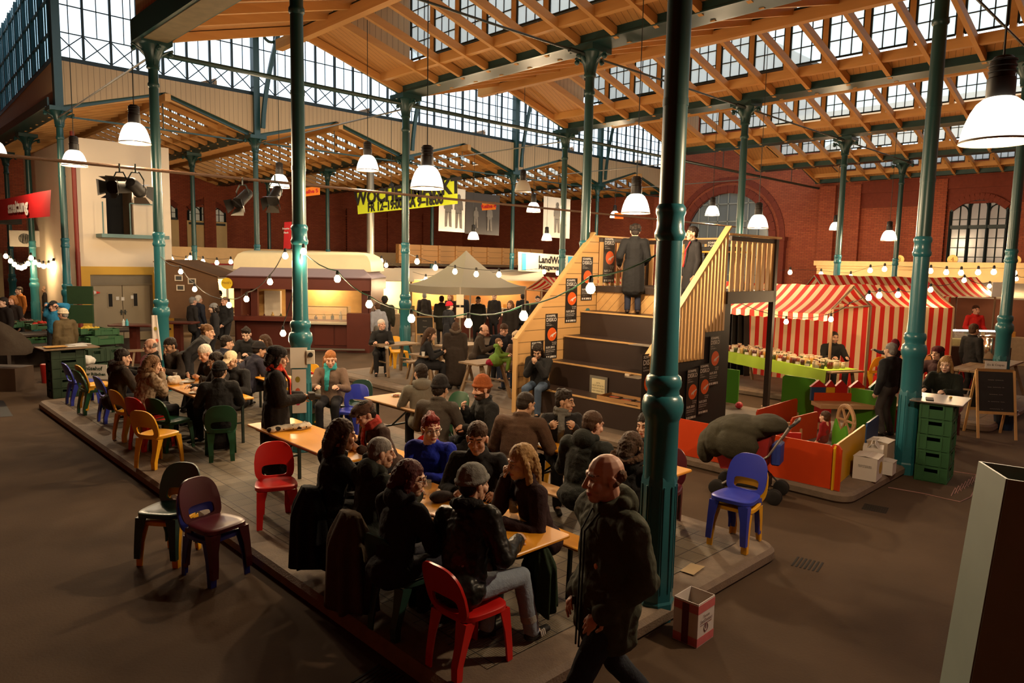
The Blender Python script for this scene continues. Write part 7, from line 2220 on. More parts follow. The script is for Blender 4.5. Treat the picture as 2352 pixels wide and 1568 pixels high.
# leaflet on the tiles, chalk lines, mat
b = MB(); b.poly([(-.12, -.08, .002), (.13, -.05, .004), (.09, .08, .006), (-.13, .06, .002)]); tag(b.build('paper_sheet', mat('tan_paper', (.36, .26, .14), .8), loc=at(1592, 1306, IS + .006)), 'tan sheet of paper lying on the ribbed tiles right of the nearest column', 'paper')
b = MB()
for q in ([(2040, 1119), (2120, 1133), (2205, 1152), (2230, 1140), (2256, 1092), (2165, 1078)], ):
    b.tube([at(x, y, .004) for x, y in q], .007, 4)
for i in range(9):
    b.tube([at(2185 + i * 8, 1138 - i * 5, .004), at(2194 + i * 8, 1120 - i * 5, .004), at(2200 + i * 8, 1132 - i * 5, .004)], .006, 4)
tag(b.build('chalk_lines', mat('pink_chalk', (.30, .16, .14), .9, var=.3, scale=40)), 'pink chalk outline and scribble on the floor right of the crate stack', 'chalk drawing')
b = MB(); b.quad(at(-60, 905, .004), at(8, 920, .004), at(30, 955, .004), at(-60, 962, .004)); tag(b.build('floor_mat', M_black), 'dark mat on the floor at the left picture edge', 'mat')
# foreground steel post
o = thing('steel_post', 'blurred grey-green square steel post at the lower right edge', 'post', (1.945, .475, 0), .75)
o.rotation_euler = (Matrix.Rotation(.08, 3, Vector((.695, .72, 0))) @ Matrix.Rotation(.55, 3, 'Z')).to_euler()
b = MB(); Wp = .085
sh = lambda z: .07 * (2.52 - z) / 2.5
for sx, sy, wx, wy in ((-1, 0, .006, 2 * Wp), (1, 0, .006, 2 * Wp), (0, -1, 2 * Wp, .006), (0, 1, 2 * Wp, .006)):
    b.box((sx * Wp, sy * Wp, 1.26), (wx, wy, 2.52))
b.build('tube', mat('post_paint', (.20, .25, .215), .55, var=.3, scale=3), o)

# ================================================================== PLAY PEN
M_po = mat('play_orange', (.55, .050, .008), .4, var=.05); M_py = mat('play_yellow', (.62, .33, .01), .4, var=.05); M_pg2 = mat('play_green', (.07, .26, .018), .4, var=.05); M_pb = mat('play_blue', (.015, .05, .14), .4); M_pr = mat('play_red', (.42, .012, .012), .4); M_beech = wood('beech_toy_wood', 'b08a60', 'c49c70', axis=0, scale=1.5)
PEN = thing('play_pen', 'low play pen of orange, yellow, green and blue panels on the island corner', 'play pen', (0, 0, IS))
def panel(a, c, h, m, t=.025):
    a, c = Vector((*a, 0)), Vector((*c, 0)); d = c - a
    n = [(0, 0), (d.length, 0), (d.length, h - .05), (d.length - .05, h), (.05, h), (0, h - .05)]
    b = MB(); b.prism(n, t, frame_m(a + d.normalized().cross(Vector((0, 0, 1))) * 0, d, (0, 0, 1))); return b.build('panel', m, PEN)
panel((9.32, 6.0), (9.36, 5.0), .55, M_po); panel((9.30, 4.62), (9.36, 3.62), .58, M_po)
panel((9.38, 3.66), (9.34, 3.50), .60, M_po); panel((9.30, 3.60), (9.46, 3.60), .60, M_py)
panel((9.36, 3.62), (11.05, 3.86), .58, M_py); panel((11.1, 3.86), (11.95, 3.98), .58, M_pb)
panel((13.3, 4.15), (13.42, 5.0), .72, M_pg2); panel((13.35, 5.55), (13.40, 6.25), .8, M_pg2); panel((11.6, 5.85), (13.3, 5.9), .40, M_po); panel((10.8, 6.05), (11.5, 6.08), .30, M_pr); panel((11.2, 5.05), (12.1, 5.0), .45, M_po)
pgx = on_y(1660, 880, 6.9); 
b = MB(); b.b2((-.015, -.35, 0), (.015, .35, .72)); tag(b.build('green_board', M_pg2, loc=at(1660, 922, IS)), 'upright green panel leaning behind the grandstand siding', 'panel')
def toy(name, label, cat, px, py, z, parts, rz=0):
    o = thing(name, label, cat, at(px, py, z), rz)
    for n, b_, m in parts:
        b_.build(n, m, o)
    return o
# long toy shelf with little houses
sh_ = toy('toy_bench', 'wooden play bench with a red board and little coloured houses behind', 'play bench', 1965, 985, IS, [('top', MB().b2((-.75, -.2, .40), (.75, .2, .47)), M_beech), ('leg', MB().b2((.55, -.18, 0), (.70, .18, .40)), M_pr), ('leg', MB().b2((-.70, -.18, 0), (-.55, .18, .40)), M_pr), ('back_board', MB().b2((-.7, .2, .40), (.75, .23, .62)), M_po)], -.75)
for k, (u_, m1, m2, w_h) in enumerate(((-.62, M_pb, M_pr, .13), (-.40, M_py, M_pr, .08), (-.2, M_pr, M_pr, .11), (.1, M_py, M_pr, .13), (.45, mat('play_teal', (.01, .10, .06), .4), mat('play_teal', 0), .11))):
    p = sh_.location + rotz(-.75) @ Vector((u_, .245, .47))
    o = thing('toy_house', ['blue toy house with a red roof on the play bench', 'narrow yellow toy house on the play bench', 'plain red toy house on the play bench', 'wide yellow toy house with a red roof on the play bench', 'dark green toy house at the right end of the play bench'][k], 'toy', p, -.75)
    b = MB(); b.b2((-w_h, -.03, 0), (w_h, .03, .25)); b.build('front', m1, o); b = MB(); b.loft([[(-w_h - .02, -.035, .25), (w_h + .02, -.035, .25), (0, -.035, .38)], [(-w_h - .02, .035, .25), (w_h + .02, .035, .25), (0, .035, .38)]]); b.build('roof', m2, o)
dc = toy('folding_chair', 'small white folding chair with rainbow striped cloth in the play pen', 'chair', 1872, 962, IS, [('frame', MB().bar((-.14, -.1, 0), (-.14, .1, .55), .02, .02).bar((.14, -.1, 0), (.14, .1, .55), .02, .02).bar((-.14, .1, 0), (-.14, -.05, .35), .02, .02).bar((.14, .1, 0), (.14, -.05, .35), .02, .02).bar((-.14, .1, .55), (.14, .1, .55), .02, .02), M_china)], .9)
for k, c in enumerate(((.05, .2, .4), (.5, .4, .03), (.1, .3, .05), (.5, .04, .03), (.1, .1, .4))):
    b = MB(); b.box((0, .085 - .015 * k, .52 - .045 * k), (.26, .008, .045), rx=-.3); b.build('cloth_stripe', mat('rainbow_%d' % k, c, .7), dc)
b = MB(); n = 24
for r0 in (.26, .24):
    b.tube([(r0 * math.cos(2 * PI * i / n), 0, .30 + r0 * math.sin(2 * PI * i / n)) for i in range(n + 1)], .03, 6)
for k in range(6):
    a = k * PI / 3; b.bar((0, 0, .30), (.25 * math.cos(a), 0, .30 + .25 * math.sin(a)), .03, .03, up=(0, 1, 0))
tag(b.build('wooden_ring_toy', M_beech, loc=at(1940, 1005, IS), rz=.9), 'round wooden toy wheel standing in the play pen', 'toy')
b = MB(); b.prism([(-.28, 0), (.28, 0), (.28, .25), (.2, .45), (.1, .35), (0, .28), (-.1, .36), (-.2, .42), (-.28, .3)], .03, frame_m((0, 0, 0), (1, 0, 0), (0, 0, 1))); tag(b.build('toy_cactus', M_pg2, loc=at(1925, 1030, IS), rz=.75), 'green wavy play board below the toy wheel', 'toy')
for k, (px, py, s, m, lb) in enumerate(((1770, 1000, (.34, .28, .2), M_beech, 'wooden toy box with a round hole beside the stroller'), (1820, 1010, (.24, .24, .22), M_beech, 'wooden toy crate with a red side, right of the round-hole box'), (1838, 985, (1.0, .08, .12), M_beech, 'long wooden toy rail in the middle of the play pen'), (1850, 958, (.9, .08, .1), M_beech, 'upper wooden toy rail behind the toddler'), (1760, 945, (.5, .1, .08), M_beech, 'short wooden rail at the far left of the play pen'), (1955, 1010, (.3, .3, .1), M_beech, 'low wooden toy block right of the toy wheel'), (1900, 1055, (.2, .16, .2), mat('play_white', (.45, .38, .3), .6), 'pale wooden cube in front of the toddler'), (1800, 1035, (.06, .5, .3), M_pr, 'red toy board behind the stroller handle'))):
    b = MB(); b.rbox((0, 0, s[2] / 2), s, .015); tag(b.build('toy_block', m, loc=at(px, py, IS + .01), rz=.7 if k not in (2, 3) else -.7), lb, 'toy')
b = MB(); b.ball((0, 0, .07), (.1, .07, .07)); tag(b.build('pink_toy', mat('toy_pink', (.55, .03, .05), .4), loc=at(1697, 938, IS)), 'small pink-red ball toy on the island behind the stroller', 'toy')
# stroller
sl = at(1745, 1105, 0)
ST = thing('baby_stroller', 'baby stroller covered with a dark olive jacket beside the play pen', 'stroller', (8.72, 4.42, 0), math.radians(195))
def spart(n, b_, m, sm=False): return b_.build(n, m, ST, sm)
M_alu = mat('stroller_alu', (.5, .5, .5), .3, .8)
for sx in (-.24, .24):
    b = MB(); b.tube([(sx, -.38, .10), (sx, .25, .62), (sx, .48, 1.02)], .014, 8); spart('frame', b, M_alu)
    b = MB(); b.tube([(sx, .35, .12), (sx, .0, .45), (sx, -.2, .62)], .012, 8); spart('frame', b, M_black)
    for y in (-.38, .35):
        for dx in (-.03, .03):
            b = MB(); b.lathe([(.02, -.012), (.085, -.014), (.10, -.006), (.10, .006), (.085, .014), (.02, .012)], 18, c=(sx + dx, y, .10), M=Matrix.Rotation(PI / 2, 3, 'Y')); spart('wheel', b, M_black, .6)
b = MB(); b.tube([(-.24, .48, 1.02), (-.22, .53, 1.06), (0, .55, 1.07), (.22, .53, 1.06), (.24, .48, 1.02)], .02, 8); spart('handle', b, M_black)
b = MB(); b.hexa([(-.2, -.35, .35), (.2, -.35, .35), (.2, .2, .42), (-.2, .2, .42), (-.22, -.4, .5), (.22, -.4, .5), (.22, .25, .85), (-.22, .25, .85)]); spart('seat', b, mat('stroller_red', (.30, .015, .015), .7))
b = MB(); b.rbox((0, .0, .22), (.36, .5, .16), .05); spart('basket', b, M_black)
b = MB(); b.rbox((.0, .32, .62), (.3, .12, .28), .04); spart('blue_bag', b, mat('bag_blue', (.02, .04, .25), .6))
b = Blob(); b.ell((0, -.12, .90), (.34, .40, .17)); b.ell((0, .18, .98), (.28, .26, .13)); b.ell((.02, -.42, .72), (.33, .22, .26)); b.ell((.0, -.60, .58), (.26, .12, .24)); b.ell((.28, -.15, .72), (.12, .3, .2)); b.ell((-.28, -.1, .75), (.12, .3, .2))
me = b.mesh('draped_jacket', .016, 4, .03, .16); me.materials.append(mcloth((.040, .036, .022))); o = bpy.data.objects.new('jacket_cover', me); C.objects.link(o); o.location = ST.location; o.rotation_euler = ST.rotation_euler; tag(o, 'dark olive jacket thrown over the baby stroller', 'jacket')

# ================================================================== A-FRAME BOARDS, URN, FAR TABLES
def aframe(px, py, rz, label, w=.62, h=1.25, m=None, z=0, txt=(), col=(.015, .014, .013)):
    o = thing('a_frame_board', label, 'board', at(px, py, z), rz)
    wd = m or M_slat
    for sg in (-1, 1):
        f = .30 * sg
        b = MB()
        for sx in (-w / 2, w / 2):
            b.bar((sx, f, 0), (sx, 0, h), .04, .025, up=(0, 1, 0))
        b.bar((-w / 2, 0, h), (w / 2, 0, h), .025, .05); b.bar((-w / 2, f * .62, h * .38), (w / 2, f * .62, h * .38), .025, .05)
        b.build('frame', wd, o)
        b = MB(); b.quad((-w / 2 + .02, f * .62 - .0, h * .38), (w / 2 - .02, f * .62, h * .38), (w / 2 - .02, f * .03, h * .98), (-w / 2 + .02, f * .03, h * .98)); b.build('blackboard', mat('blackboard', col, .7, var=.25, scale=6), o)
    n = len(txt)
    for i, s in enumerate(txt):
        z_ = h * (.86 - .42 * i / max(1, n - 1)); y_ = -.30 * (1 - z_ / h) - .008
        text_mesh(s, .06, frame_m((0, y_, z_), (1, 0, 0), (0, .24, 1)), mat('chalk_white', (.3, .27, .24), .9), 'lettering', o)
    return o
af = aframe(2272, 1000, -.95, 'wooden A-frame chalkboard standing at the right, paper sign on top', .62, 1.22, txt=('~~~ ~~~~', '~~ ~~~~ ~', '~~~~ ~~', '~ ~~~~ ~~', '~~~~~ ~'))
o = thing('paper_sign', 'small white hand-lettered sign on top of the A-frame board', 'sign', af.location + Vector((0, 0, 1.26)), -.95)
b = MB(); b.box((0, 0, .06), (.36, .005, .14)); b.build('card', M_paper, o); text_mesh('Eis & Crepes', .055, frame_m((0, -.004, .06), (1, 0, 0), (0, 0, 1)), M_black, 'lettering', o)
aframe(975, 790, -.55, 'small wooden chalkboard sign beside the teal column and yellow chair', .62, 1.0, txt=('Heute', 'Suppe', 'Brot'))
o = thing('waste_bucket', 'dark blue bucket behind the A-frame chalkboard', 'bucket', at(2305, 985, 0)); b = MB(); b.lathe([(.15, 0), (.20, .36), (.21, .36), (.21, .39), (.19, .39), (.14, .02)], 20, cap=False); b.build('pail', mat('bucket_blue', (.01, .022, .05), .4), o); b = MB(); b.tube([(.2 * math.cos(a), .2 * math.sin(a) * .6 - .1, .30 - .02 * math.sin(a)) for a in [PI * i / 8 + PI for i in range(9)]], .006, 5); b.build('bail', M_alu, o)
trestle(18.9, 4.05, 3.0, .8, 'wooden table carrying the steel urn at the right', PI / 2, IS, .78)
o = thing('steel_urn', 'tall polished steel drink urn on the table behind the right column', 'urn', (19.35, 4.12, IS + .78)); b = MB(); b.lathe([(.24, 0), (.26, .03), (.26, .55), (.25, .57), (.25, .60), (.22, .63), (0, .65)], 28); b.build('tank', mat('polished_steel', (.62, .55, .47), .12, .95, var=.15, stretch=(8, 8, .4)), o, smooth=.6); b = MB(); b.lathe([(.263, .08), (.268, .08), (.268, .11), (.263, .11)], 28, cap=False); b.build('band', M_black, o); b = MB(); b.cyl((-.18, -.2, .5), (-.22, -.24, .5), .03, n=10); b.build('tap', M_black, o)
crate((17.75, 4.75, IS + .78), .1, 'open orange wooden crate on the table left of the steel urn', (.6, .4, .22), mat('orange_crate', (.40, .17, .05), .6, var=.15), name='wooden_crate')
o = thing('light_counter', 'glass counter with a bright white tube beside the red sweater', 'counter', dist(2225, 780, 20.0), -.8); o.location.z = 0
b = MB(); b.b2((-1.0, -.3, 0), (1.0, .3, .95)); b.build('body', mat('counter_dark', (.05, .03, .025), .4), o); b = MB(); b.b2((-.9, -.28, .95), (.9, .2, 1.38)); b.build('glass_case', pane_glass('display_glass', 0), o); b = MB(); b.bar((-.9, -.26, 1.40), (.6, -.26, 1.40), .05, .04); b.build('light_tube', glow('tube_white', (.9, .95, .9), 6), o); b = MB(); b.b2((-.8, -.2, .96), (.8, .15, 1.15)); b.build('cheese', mat('cheese_goods', (.5, .40, .14), .5, var=.3, scale=8), o)
b = MB(); b.b2((-.3, 0, 0), (.3, .02, .42)); tag(b.build('paper_notice', M_paper, loc=dist(2302, 682, 20.5), rz=-.8), 'large white notice on the wall right of the red sweater', 'paper')

# ================================================================== VEGETABLE STAND
M_vst = mat('stand_dark_wood', (.04, .028, .02), .7, var=.2)
def crate_of(px, py, z, rz, label, fruit, fc, n, tilt=0.0, m=M_crate, s=(.6, .4, .16)):
    p = at(px, py, z); o = crate(p, rz, label, s, m)
    fm = mat('produce_%.2f_%.2f_%.2f' % fc, fc, .45, var=.3, scale=14)
    b = MB(); b.ball((0, 0, 0), (.045, .045, .042), 8, 6); me = b.mesh(fruit, fm, 1.2)
    for k in range(n):
        a, r = random.random() * 2 * PI, math.sqrt(random.random())
        q = Vector((r * math.cos(a) * (s[0] / 2 - .07), r * math.sin(a) * (s[1] / 2 - .07), s[2] - .03 + .10 * (1 - r) * random.random()))
        f = bpy.data.objects.new(fruit, me); C.objects.link(f); f.location = p + rotz(rz) @ q; f.rotation_euler = (random.random() * 3, random.random() * 3, 0); f.scale = [random.uniform(.85, 1.2)] * 3
        tag(f, 'round %s in %s' % (fruit, label.split(',')[0]), fruit, fruit + 's of ' + label.split(',')[0])
    return o
o = thing('vegetable_stand', 'dark slatted vegetable stand along the aisle at the left', 'stand', (4.6, 22.0, 0), 0)
for k, (x0, y0, x1, y1, h) in enumerate(((-1.4, -.2, 1.3, .8, .62), (-1.2, .6, 2.9, 1.6, .85))):
    b = MB(); b.b2((x0, y0, h - .05), (x1, y1, h)); b.build('shelf', M_vst, o)
    for x in (x0 + .1, x1 - .1):
        b = MB(); b.b2((x - .04, y0 + .05, 0), (x + .04, y0 + .13, h)); b.build('leg', M_vst, o)
b = MB(); b.b2((-1.4, .82, .0), (1.9, .86, .6)); b.build('front_board', M_vst, o)
crate_of(208, 766, .88, .1, 'green crate heaped with yellow apples, beside the olive jacket', 'apple', (.55, .36, .03), 26)
crate_of(190, 782, .68, .1, 'green crate of pinkish onions at the front of the stand', 'onion', (.36, .16, .08), 22)
crate((at(240, 768, .86)), .1, 'empty green crate right of the yellow apples', (.6, .4, .16))
crate((at(240, 790, .64)), .1, 'long green crate at the front right of the vegetable stand', (.8, .4, .22))
crate_of(60, 748, .90, .2, 'tilted crate of dark red beetroot, middle of the stand', 'beetroot', (.10, .035, .025), 30)
crate_of(20, 752, .90, .2, 'crate of brown potatoes at the left end of the stand', 'potato', (.16, .09, .05), 26)
crate_of(92, 755, .88, .2, 'crate of bright red peppers beside the blue rain jacket', 'pepper', (.55, .035, .015), 20)
crate_of(85, 788, .60, .2, 'low crate of green leaves below the red peppers', 'lettuce', (.12, .20, .05), 20)
for k in range(4):
    crate((4.75 + .42 * (k % 2), 19.9 + .1 * (k % 2), .36 * (k // 2)), .2, 'dark bottle crate under the vegetable stand, %s' % ['lower left', 'lower right', 'upper left', 'upper right'][k], (.40, .32, .33), M_crated, name='bottle_crate')
b = MB(); b.lathe([(0, 0), (.14, 0), (.16, .42), (.15, .44), (0, .44)], 18); tag(b.build('red_bucket', mat('bucket_red', (.32, .015, .012), .4), smooth=.6, loc=at(112, 878, 0)), 'red bucket beside the dark crate column', 'bucket')
for k in range(2):
    b = MB(); w0 = .6; b.b2((-.33, -.06, 0), (.33, .02, .50)); tag(b.build('green_box_lid', mat('lid_green', (.02, .05, .02), .5, var=.15), loc=dist(186, 742 - 44 * k, 19.5 + .5 * k), rz=-.6), ['dark green tilted crate behind the olive jacket, lower one', 'dark green tilted crate behind the olive jacket, upper one'][k], 'crate')
o = thing('farm_sign', 'white farm sign with dark green blackletter beside the left row of chairs', 'sign', at(208, 870, .0), -.78)
b = MB(); b.b2((-.42, -.012, 0), (.42, 0, .36)); b.build('board', M_paper, o)
for s, z, sz in (('Gemüsehof', .26, .13), ('Teltower Rübchen', .12, .10)):
    text_mesh(s, sz, frame_m((0, -.016, z), (1, 0, 0), (0, 0, 1)), mat('sign_green', (.01, .035, .015), .6), 'lettering', o, bold=.004)
b = Blob(); b.ell((0, 0, .1), (.2, .16, .12)); me = b.mesh('bag', .02, 2, .05, .08); me.materials.append(M_paper); o = bpy.data.objects.new('white_bag', me); C.objects.link(o); o.location = at(198, 838, .5); tag(o, 'white plastic bag above the farm sign', 'bag')
# grey tarpaulin-covered cart at the left edge
D_ = 15.5
b = MB(); b.loft([[dist(x, y, D_ + dd) for x, y in ((-90, 705), (-20, 728), (22, 748), (52, 768), (70, 783), (77, 798), (74, 810), (60, 815), (-90, 818))] for dd in (0, .5)])
o = b.build('covered_cart', mat('grey_tarpaulin', (.16, .14, .115), .7, var=.12, scale=4, bump=.4, bscale=6), smooth=1.2)
tag(o, 'grey cloth-covered cart hood bulging in at the left edge', 'cover')
b = MB(); b.b2((-.5, -.3, 0), (.5, .3, .5)); tag(b.build('brown_crate', mat('brown_crate_wood', (.06, .035, .02), .7, var=.2), loc=(*dist(5, 850, 15.9)[:2], 0), rz=-.78), 'brown wooden box below the grey cloth cover', 'box')
# high tables near the doors, cone on the wall, wall units
def bar_table(px, py, label, w=1.0):
    o = thing('bar_table', label, 'table', at(px, py, 0), -.75)
    b = MB(); b.rbox((0, 0, 1.06), (w, .6, .05), .08); b.build('top', M_mar, o); b = MB(); b.b2((-.1, -.1, 0), (.1, .1, 1.04)); b.build('column', M_mar, o); b = MB(); b.b2((-.3, -.25, 0), (.3, .25, .05)); b.build('foot', M_mar, o)
    return o
bar_table(312, 832, 'dark brown bar table in front of the grey double doors', 1.25); bar_table(412, 822, 'dark brown bar table right of the third column', 1.1)
low_bench(6.3, 20.9, 1.0, 'wooden bench with pale legs between the crates and the bar table', PI / 2 - .3)
for k, (px, c) in enumerate(((288, (.5, .52, .5)), (296, (.05, .3, .36)))):
    b = MB(); b.lathe([(0, 0), (.04, 0), (.04, .12), (.015, .16), (.015, .19), (0, .19)], 12); tag(b.build('squeeze_bottle', mat('squeeze_%d' % k, c, .4), loc=at(px - 4, 748, 1.087)), ['white squeeze bottle on the bar table by the doors', 'turquoise squeeze bottle on the bar table by the doors'][k], 'bottle')
p = on_y(205, 672, YT - .25)
o = thing('traffic_cone', 'red and white traffic cone fixed sideways on the ochre wall', 'cone', p, 0); b = MB(); Mx = Matrix.Rotation(PI / 2, 3, 'Y'); b.lathe([(.17, -.15), (.12, .0)], 16, M=Mx); b.build('base', mat('cone_red', (.6, .03, .015), .5), o); b = MB(); b.lathe([(.13, -.05), (.075, .12)], 16, M=Mx); b.lathe([(.052, .2), (.02, .32)], 16, M=Mx); b.build('cone', mat('cone_red', 0), o); b = MB(); b.lathe([(.076, .12), (.051, .2)], 16, M=Mx); b.build('band', M_china, o); b = MB(); b.box((-.2, .05, -.05), (.06, .1, .4), ry=.4); b.build('bracket', mat('ochre_strap', (.35, .2, .05), .6), o)
for k, (px, py) in enumerate(((282, 686), (304, 682), (270, 685))):
    b = MB(); b.b2((-.05, -.004, -.06), (.05, 0, .06)); tag(b.build('door_notice', M_paper, loc=on_y(px, py, YT + .03)), ['white notice on the left door leaf near the middle', 'small white notice on the right door leaf', 'tiny round sticker on the left door leaf'][k], 'paper')
for k, (px, w) in enumerate(((58, .7), (97, .5))):
    p = on_y(px, 548, 33); o = thing('air_unit', ['white air conditioning unit high on the left wall, left one', 'white air conditioning unit high on the left wall, right one'][k], 'air conditioner', p, -.3); b = MB(); b.rbox((0, 0, 0), (w + .3, .3, .62), .04); b.build('case', mat('unit_white', (.5, .46, .4), .5), o); b = MB(); b.lathe([(.16, -.02), (.2, -.02), (.2, .0), (.16, .0)], 20, c=(0, -.15, 0), M=Matrix.Rotation(PI / 2, 3, 'X')); b.build('fan_ring', M_iron, o)
b = MB(); b.b2((-5, 32.2, 4.1), (5.5, 33.4, 4.3)); struct(b.build('trim_unit_shelf', M_dark))
b = MB(); b.b2((-8, 40, 0), (6, 40.2, 3.0)); struct(b.build('wall_rear_shed', mat('shed_cream', 'a08a66', .7, var=.1)))
b = MB(); b.cyl((0, 0, 0), (0, 0, 4.6), .16, n=14); tag(b.build('metal_duct', mat('galvanised_steel', 0), loc=dist(850, 500, 31) * Vector((1, 1, 0)) if 0 else (lambda q: (q.x, q.y, 2.9))(dist(851, 560, 31.0))), 'shiny metal duct rising above the right end of the kiosk', 'duct')
# pendant lamps
LAMPS = [
 (6.4, 1.45, 4.0, 'largest white bell lamp hanging at the upper right edge'),
 (3.9, 13.2, 4.9, 'white bell lamp hanging before the white tower, left of the teal column'),
 (4.0, 17.6, 4.9, 'smaller white bell lamp hanging at the left corner of the white tower'),
 (8.8, 13.8, 5.0, 'white bell lamp hanging at the left end of the yellow banner'),
 (6.5, 8.6, 4.1, 'big white bell lamp hanging in front of the yellow banner lettering'),
 (14.8, 15.0, 5.1, 'unlit greyish bell lamp hanging beside the dark photo banner'),
 (17.8, 17.5, 4.8, 'white bell lamp between the dark photo banner and the white photo banner'),
 (20.0, 23.2, 4.0, 'small bell lamp low over the grey tent peak'),
 (24.1, 22.8, 4.1, 'small bell lamp low over the butcher sign'),
 (28.8, 22.6, 5.4, 'small bell lamp half behind the lamp over the grandstand'),
 (10.1, 7.48, 3.92, 'white bell lamp hanging over the grandstand stairs'),
 (22.2, 13.2, 4.8, 'small bell lamp seen against the arched window'),
 (16.6, 8.6, 4.0, 'white bell lamp just above the grandstand landing rail'),
 (31.1, 12.6, 4.7, 'small yellowish bell lamp beside a far column, left of the blind wall panel'),
 (25.0, 8.4, 4.0, 'yellowish bell lamp half behind a far column over the striped stalls'),
 (8.4, 17.2, 4.8, 'white bell lamp behind the pair of hanging spotlights'),
 (3.6, 24.0, 5.7, 'white bell lamp cut by the left picture edge'),
 (14.0, 20.5, 5.0, 'bell lamp behind the grandstand lamp, higher of the pair'),
]
M_shade = cloth_transl('lamp_shade_opal', (.95, .9, .82), .75)
M_shade_hot = glow('lamp_shade_lit', (1.0, .90, .72), 4.5, through=.42)
def lamp_meshes():
    s = MB()
    prof = [(.075, .30), (.11, .285), (.15, .25), (.185, .19), (.215, .11), (.235, .03), (.242, -.02), (.24, -.035)]
    inner = [(r - .008, z) for r, z in prof[::-1]]
    s.lathe(prof + inner, 28, cap=False)
    h = MB(); h.lathe([(.0, .60), (.06, .59), (.085, .56), (.085, .44), (.095, .43), (.095, .30), (.08, .28)], 16)
    for z in (.47, .51, .55):
        h.lathe([(.085, z), (.093, z + .005), (.093, z + .012), (.085, z + .017)], 16)
    b = MB(); b.ball((0, 0, .16), (.05, .05, .08), 12, 8)
    rim = MB(); rim.lathe([(.236, -.035), (.248, -.035), (.248, -.02), (.24, -.015)], 28)
    return s, h, b, rim
_s, _h, _b, _r = lamp_meshes()
LM = dict(shade=_s.mesh('shade', M_shade_hot, 1.0), off=_s.mesh('shade', mat('lamp_shade_off', 'b9b2a2', .4, var=.05), 1.0), socket=_h.mesh('socket', mat('lamp_socket', '1a1512', .5), .7), bulb=_b.mesh('bulb', glow('lamp_bulb', (1, .85, .6), 12.0), 1.0), rim=_r.mesh('rim', mat('lamp_rim', '7a6a50', .4), .7))
for i, (x, y, z, lb) in enumerate(LAMPS):
    t = thing('pendant_lamp', lb, 'lamp', (x, y, z), 0)
    lit = 'unlit' not in lb
    for n in ('shade', 'socket', 'rim') + (('bulb',) if lit else ()):
        o = bpy.data.objects.new(n, LM['off' if n == 'shade' and not lit else n]); C.objects.link(o); o.parent = t
    c = MB(); top = 13.0 - z
    if x > 5.1 and y < 16.1 or y > 25.5:
        i_ = int((x - 5.0) / 6.5); xm = (GX[i_] + GX[i_ + 1]) / 2
        top = (7.55 + .87 * (x - GX[i_]) / (xm - GX[i_]) if x < xm else 8.50 + (x - xm) * .37) - z
    c.cyl((0, 0, .58), (0, 0, top), .008, n=5); c.build('cord', M_iron, t)
    if lit:
        ld = bpy.data.lights.new('lamp_light', 'POINT'); ld.energy = LAMP_W; ld.color = LAMP_COL; ld.shadow_soft_size = .12
        lo = bpy.data.objects.new('lamp_light', ld); C.objects.link(lo); lo.location = (0, 0, -.02); lo.parent = t
# strings of warm bulbs
_bb = MB(); _bb.lathe([(0, -.085), (.022, -.08), (.038, -.055), (.036, -.03), (.018, .0), (.016, .01)], 12)
BULBM = _bb.mesh('bulb', glow('string_bulb', (1.0, .72, .38), 30.0), 1.0)
_bb = MB(); _bb.lathe([(.018, 0), (.02, .03), (.014, .055), (0, .06)], 8); SOCKM = _bb.mesh('socket', M_black)
def light_string(label, pts, watts, every=1, ends=(), mcable=None, sc=1.0, sag=.12):
    """pts: hanging points of the bulbs, in order; ends: cable ends"""
    t = thing('light_string', label, 'string lights', (0, 0, 0))
    path = ([Vector(ends[0])] if ends else []) + [Vector(p) + Vector((0, 0, .06)) for p in pts] + ([Vector(ends[1])] if len(ends) > 1 else [])
    full = []
    for a, c in zip(path, path[1:]):
        for k in range(4):
            u_ = k / 4; full.append(a.lerp(c, u_) - Vector((0, 0, sag * 4 * u_ * (1 - u_) * min(1, (c - a).length / 2))))
    full.append(path[-1])
    b = MB(); b.tube(full, .008, 5); b.build('cable', mcable or M_black, t)
    for i, p in enumerate(pts):
        for n, me in (('bulb', BULBM), ('socket', SOCKM)):
            o = bpy.data.objects.new(n, me); C.objects.link(o); o.parent = t; o.location = p; o.scale = (sc, sc, sc)
        if i % every == 0 and watts:
            ld = bpy.data.lights.new('bulb_light', 'POINT'); ld.energy = watts; ld.color = BULB_COL; ld.shadow_soft_size = .05
            lo = bpy.data.objects.new('bulb_light', ld); C.objects.link(lo); lo.location = Vector(p) - Vector((0, 0, .16)); lo.parent = t
    return t
M_gcab = mat('green_cable', (.02, .10, .05), .5)
P1 = [on_x(x, y, 5.02) for x, y in ((1357, 650), (1203, 714), (1076, 732), (945, 722), (848, 690), (775, 632))]
light_string('green cable string of bulbs between the two nearest teal columns', P1, 14, 1, ((5.02, 3.45, on_x(1512, 580, 5.02).z), (5.02, 9.6, on_x(697, 575, 5.02).z)), M_gcab, 1.15)
P2 = [on_x(x, y, 5.06) for x, y in ((655, 580), (620, 640), (566, 680), (526, 694), (447, 658), (415, 618))]
light_string('string of bulbs between the second and third teal columns', P2, 16, 1, ((5.04, 9.85, on_x(668, 570, 5.04).z), (5.1, 15.85, on_x(392, 590, 5.1).z)), None, 1.15)
light_string('two bulbs on the second column at the sockets', [on_x(650, 758, 5.0), on_x(697, 570, 5.0)], 14, 1, (), None, 1.15)
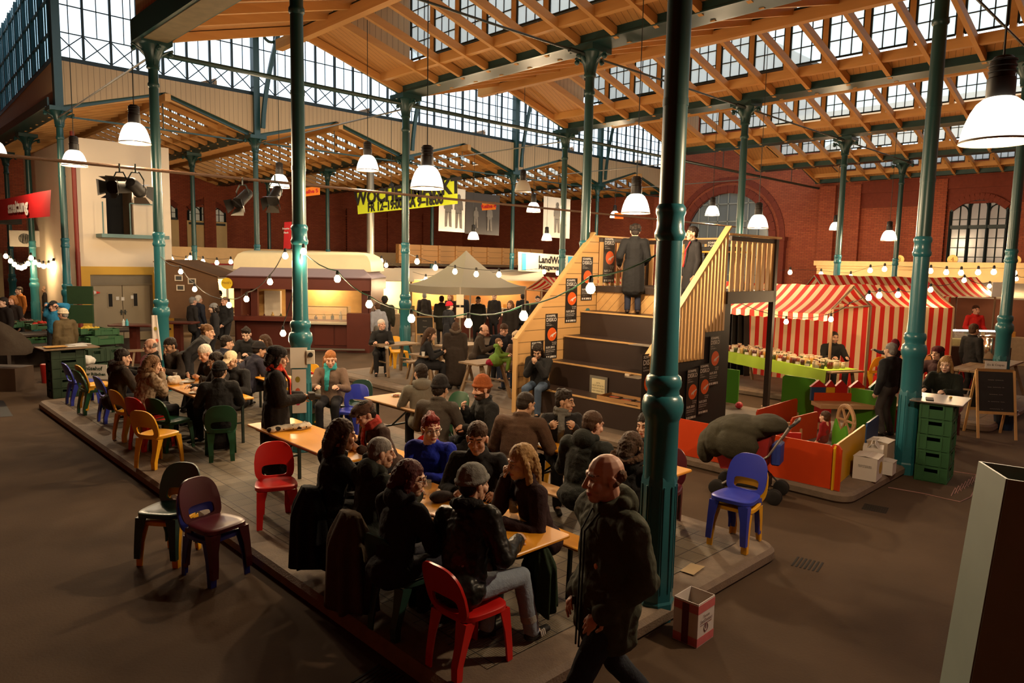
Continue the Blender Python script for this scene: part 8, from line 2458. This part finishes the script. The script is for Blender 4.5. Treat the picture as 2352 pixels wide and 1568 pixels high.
P3 = [on_x(x, y, 15.1) for x, y in ((1672, 686), (1806, 733), (1909, 727))]
light_string('short string of bulbs in front of the first striped stall', P3, 45, 1, (on_x(1600, 660, 15.1), on_x(1960, 690, 15.1)), None, 1.3)
P4 = [on_y(x, y, 5.4) for x, y in ((1996, 676), (2020, 671), (2063, 670), (2138, 659), (2215, 638), (2273, 652), (2335, 636))]
light_string('string of bulbs in front of the second striped stall roof', P4, 32, 1, (on_y(1950, 695, 5.4), on_y(2370, 625, 5.4)), None, 1.5)
P5 = [on_x(x, y, 33.3) for x, y in ((1815, 620), (1886, 624), (1922, 628), (1954, 630), (1999, 615), (2032, 612), (2138, 616), (2174, 619), (2208, 620), (2247, 619), (2283, 618), (2330, 620))]
light_string('long string of bulbs along the cream shopfronts of the end wall', P5, 130, 2, (on_x(1790, 622, 33.3), on_x(2380, 615, 33.3)), None, 2.6, .02)
P6 = [dist(x, y, 20.5) for x, y in ((958, 594), (1000, 608), (1045, 617), (1094, 623), (1146, 624))]
light_string('string of bulbs across the front of the grey tent roof', P6, 70, 1, (dist(930, 575, 19.5), dist(1180, 615, 20.5)), None, 1.9, .06)
P7 = [dist(x, y, 26.0) for x, y in ((13, 583), (24, 594), (33, 602), (41, 608), (49, 610), (56, 607), (64, 600), (71, 587), (80, 597), (90, 603), (100, 606), (112, 605), (123, 600), (135, 591))]
light_string('loops of bulbs hung between the two green columns and the white tower', P7, 30, 2, (), None, 2.0, .05)
P8 = [dist(x, y, 31.0) for x, y in ((394, 590), (428, 594), (437, 587), (466, 595), (498, 598), (530, 596))]
light_string('string of bulbs along the red pipe behind the brown canvas stall', P8, 220, 2, (), None, 2.3, .05)
P9 = [dist(x, y, 30.0) for x, y in ((848, 596), (876, 594), (887, 604), (978, 636), (1250, 619), (1281, 622), (1318, 618))]
light_string('loose string of bulbs over the rear booths either side of the grey tent', P9, 150, 1, (), None, 2.2, .05)
P10 = [dist(x, y, 19.0) for x, y in ((1240, 673), (1290, 690))]
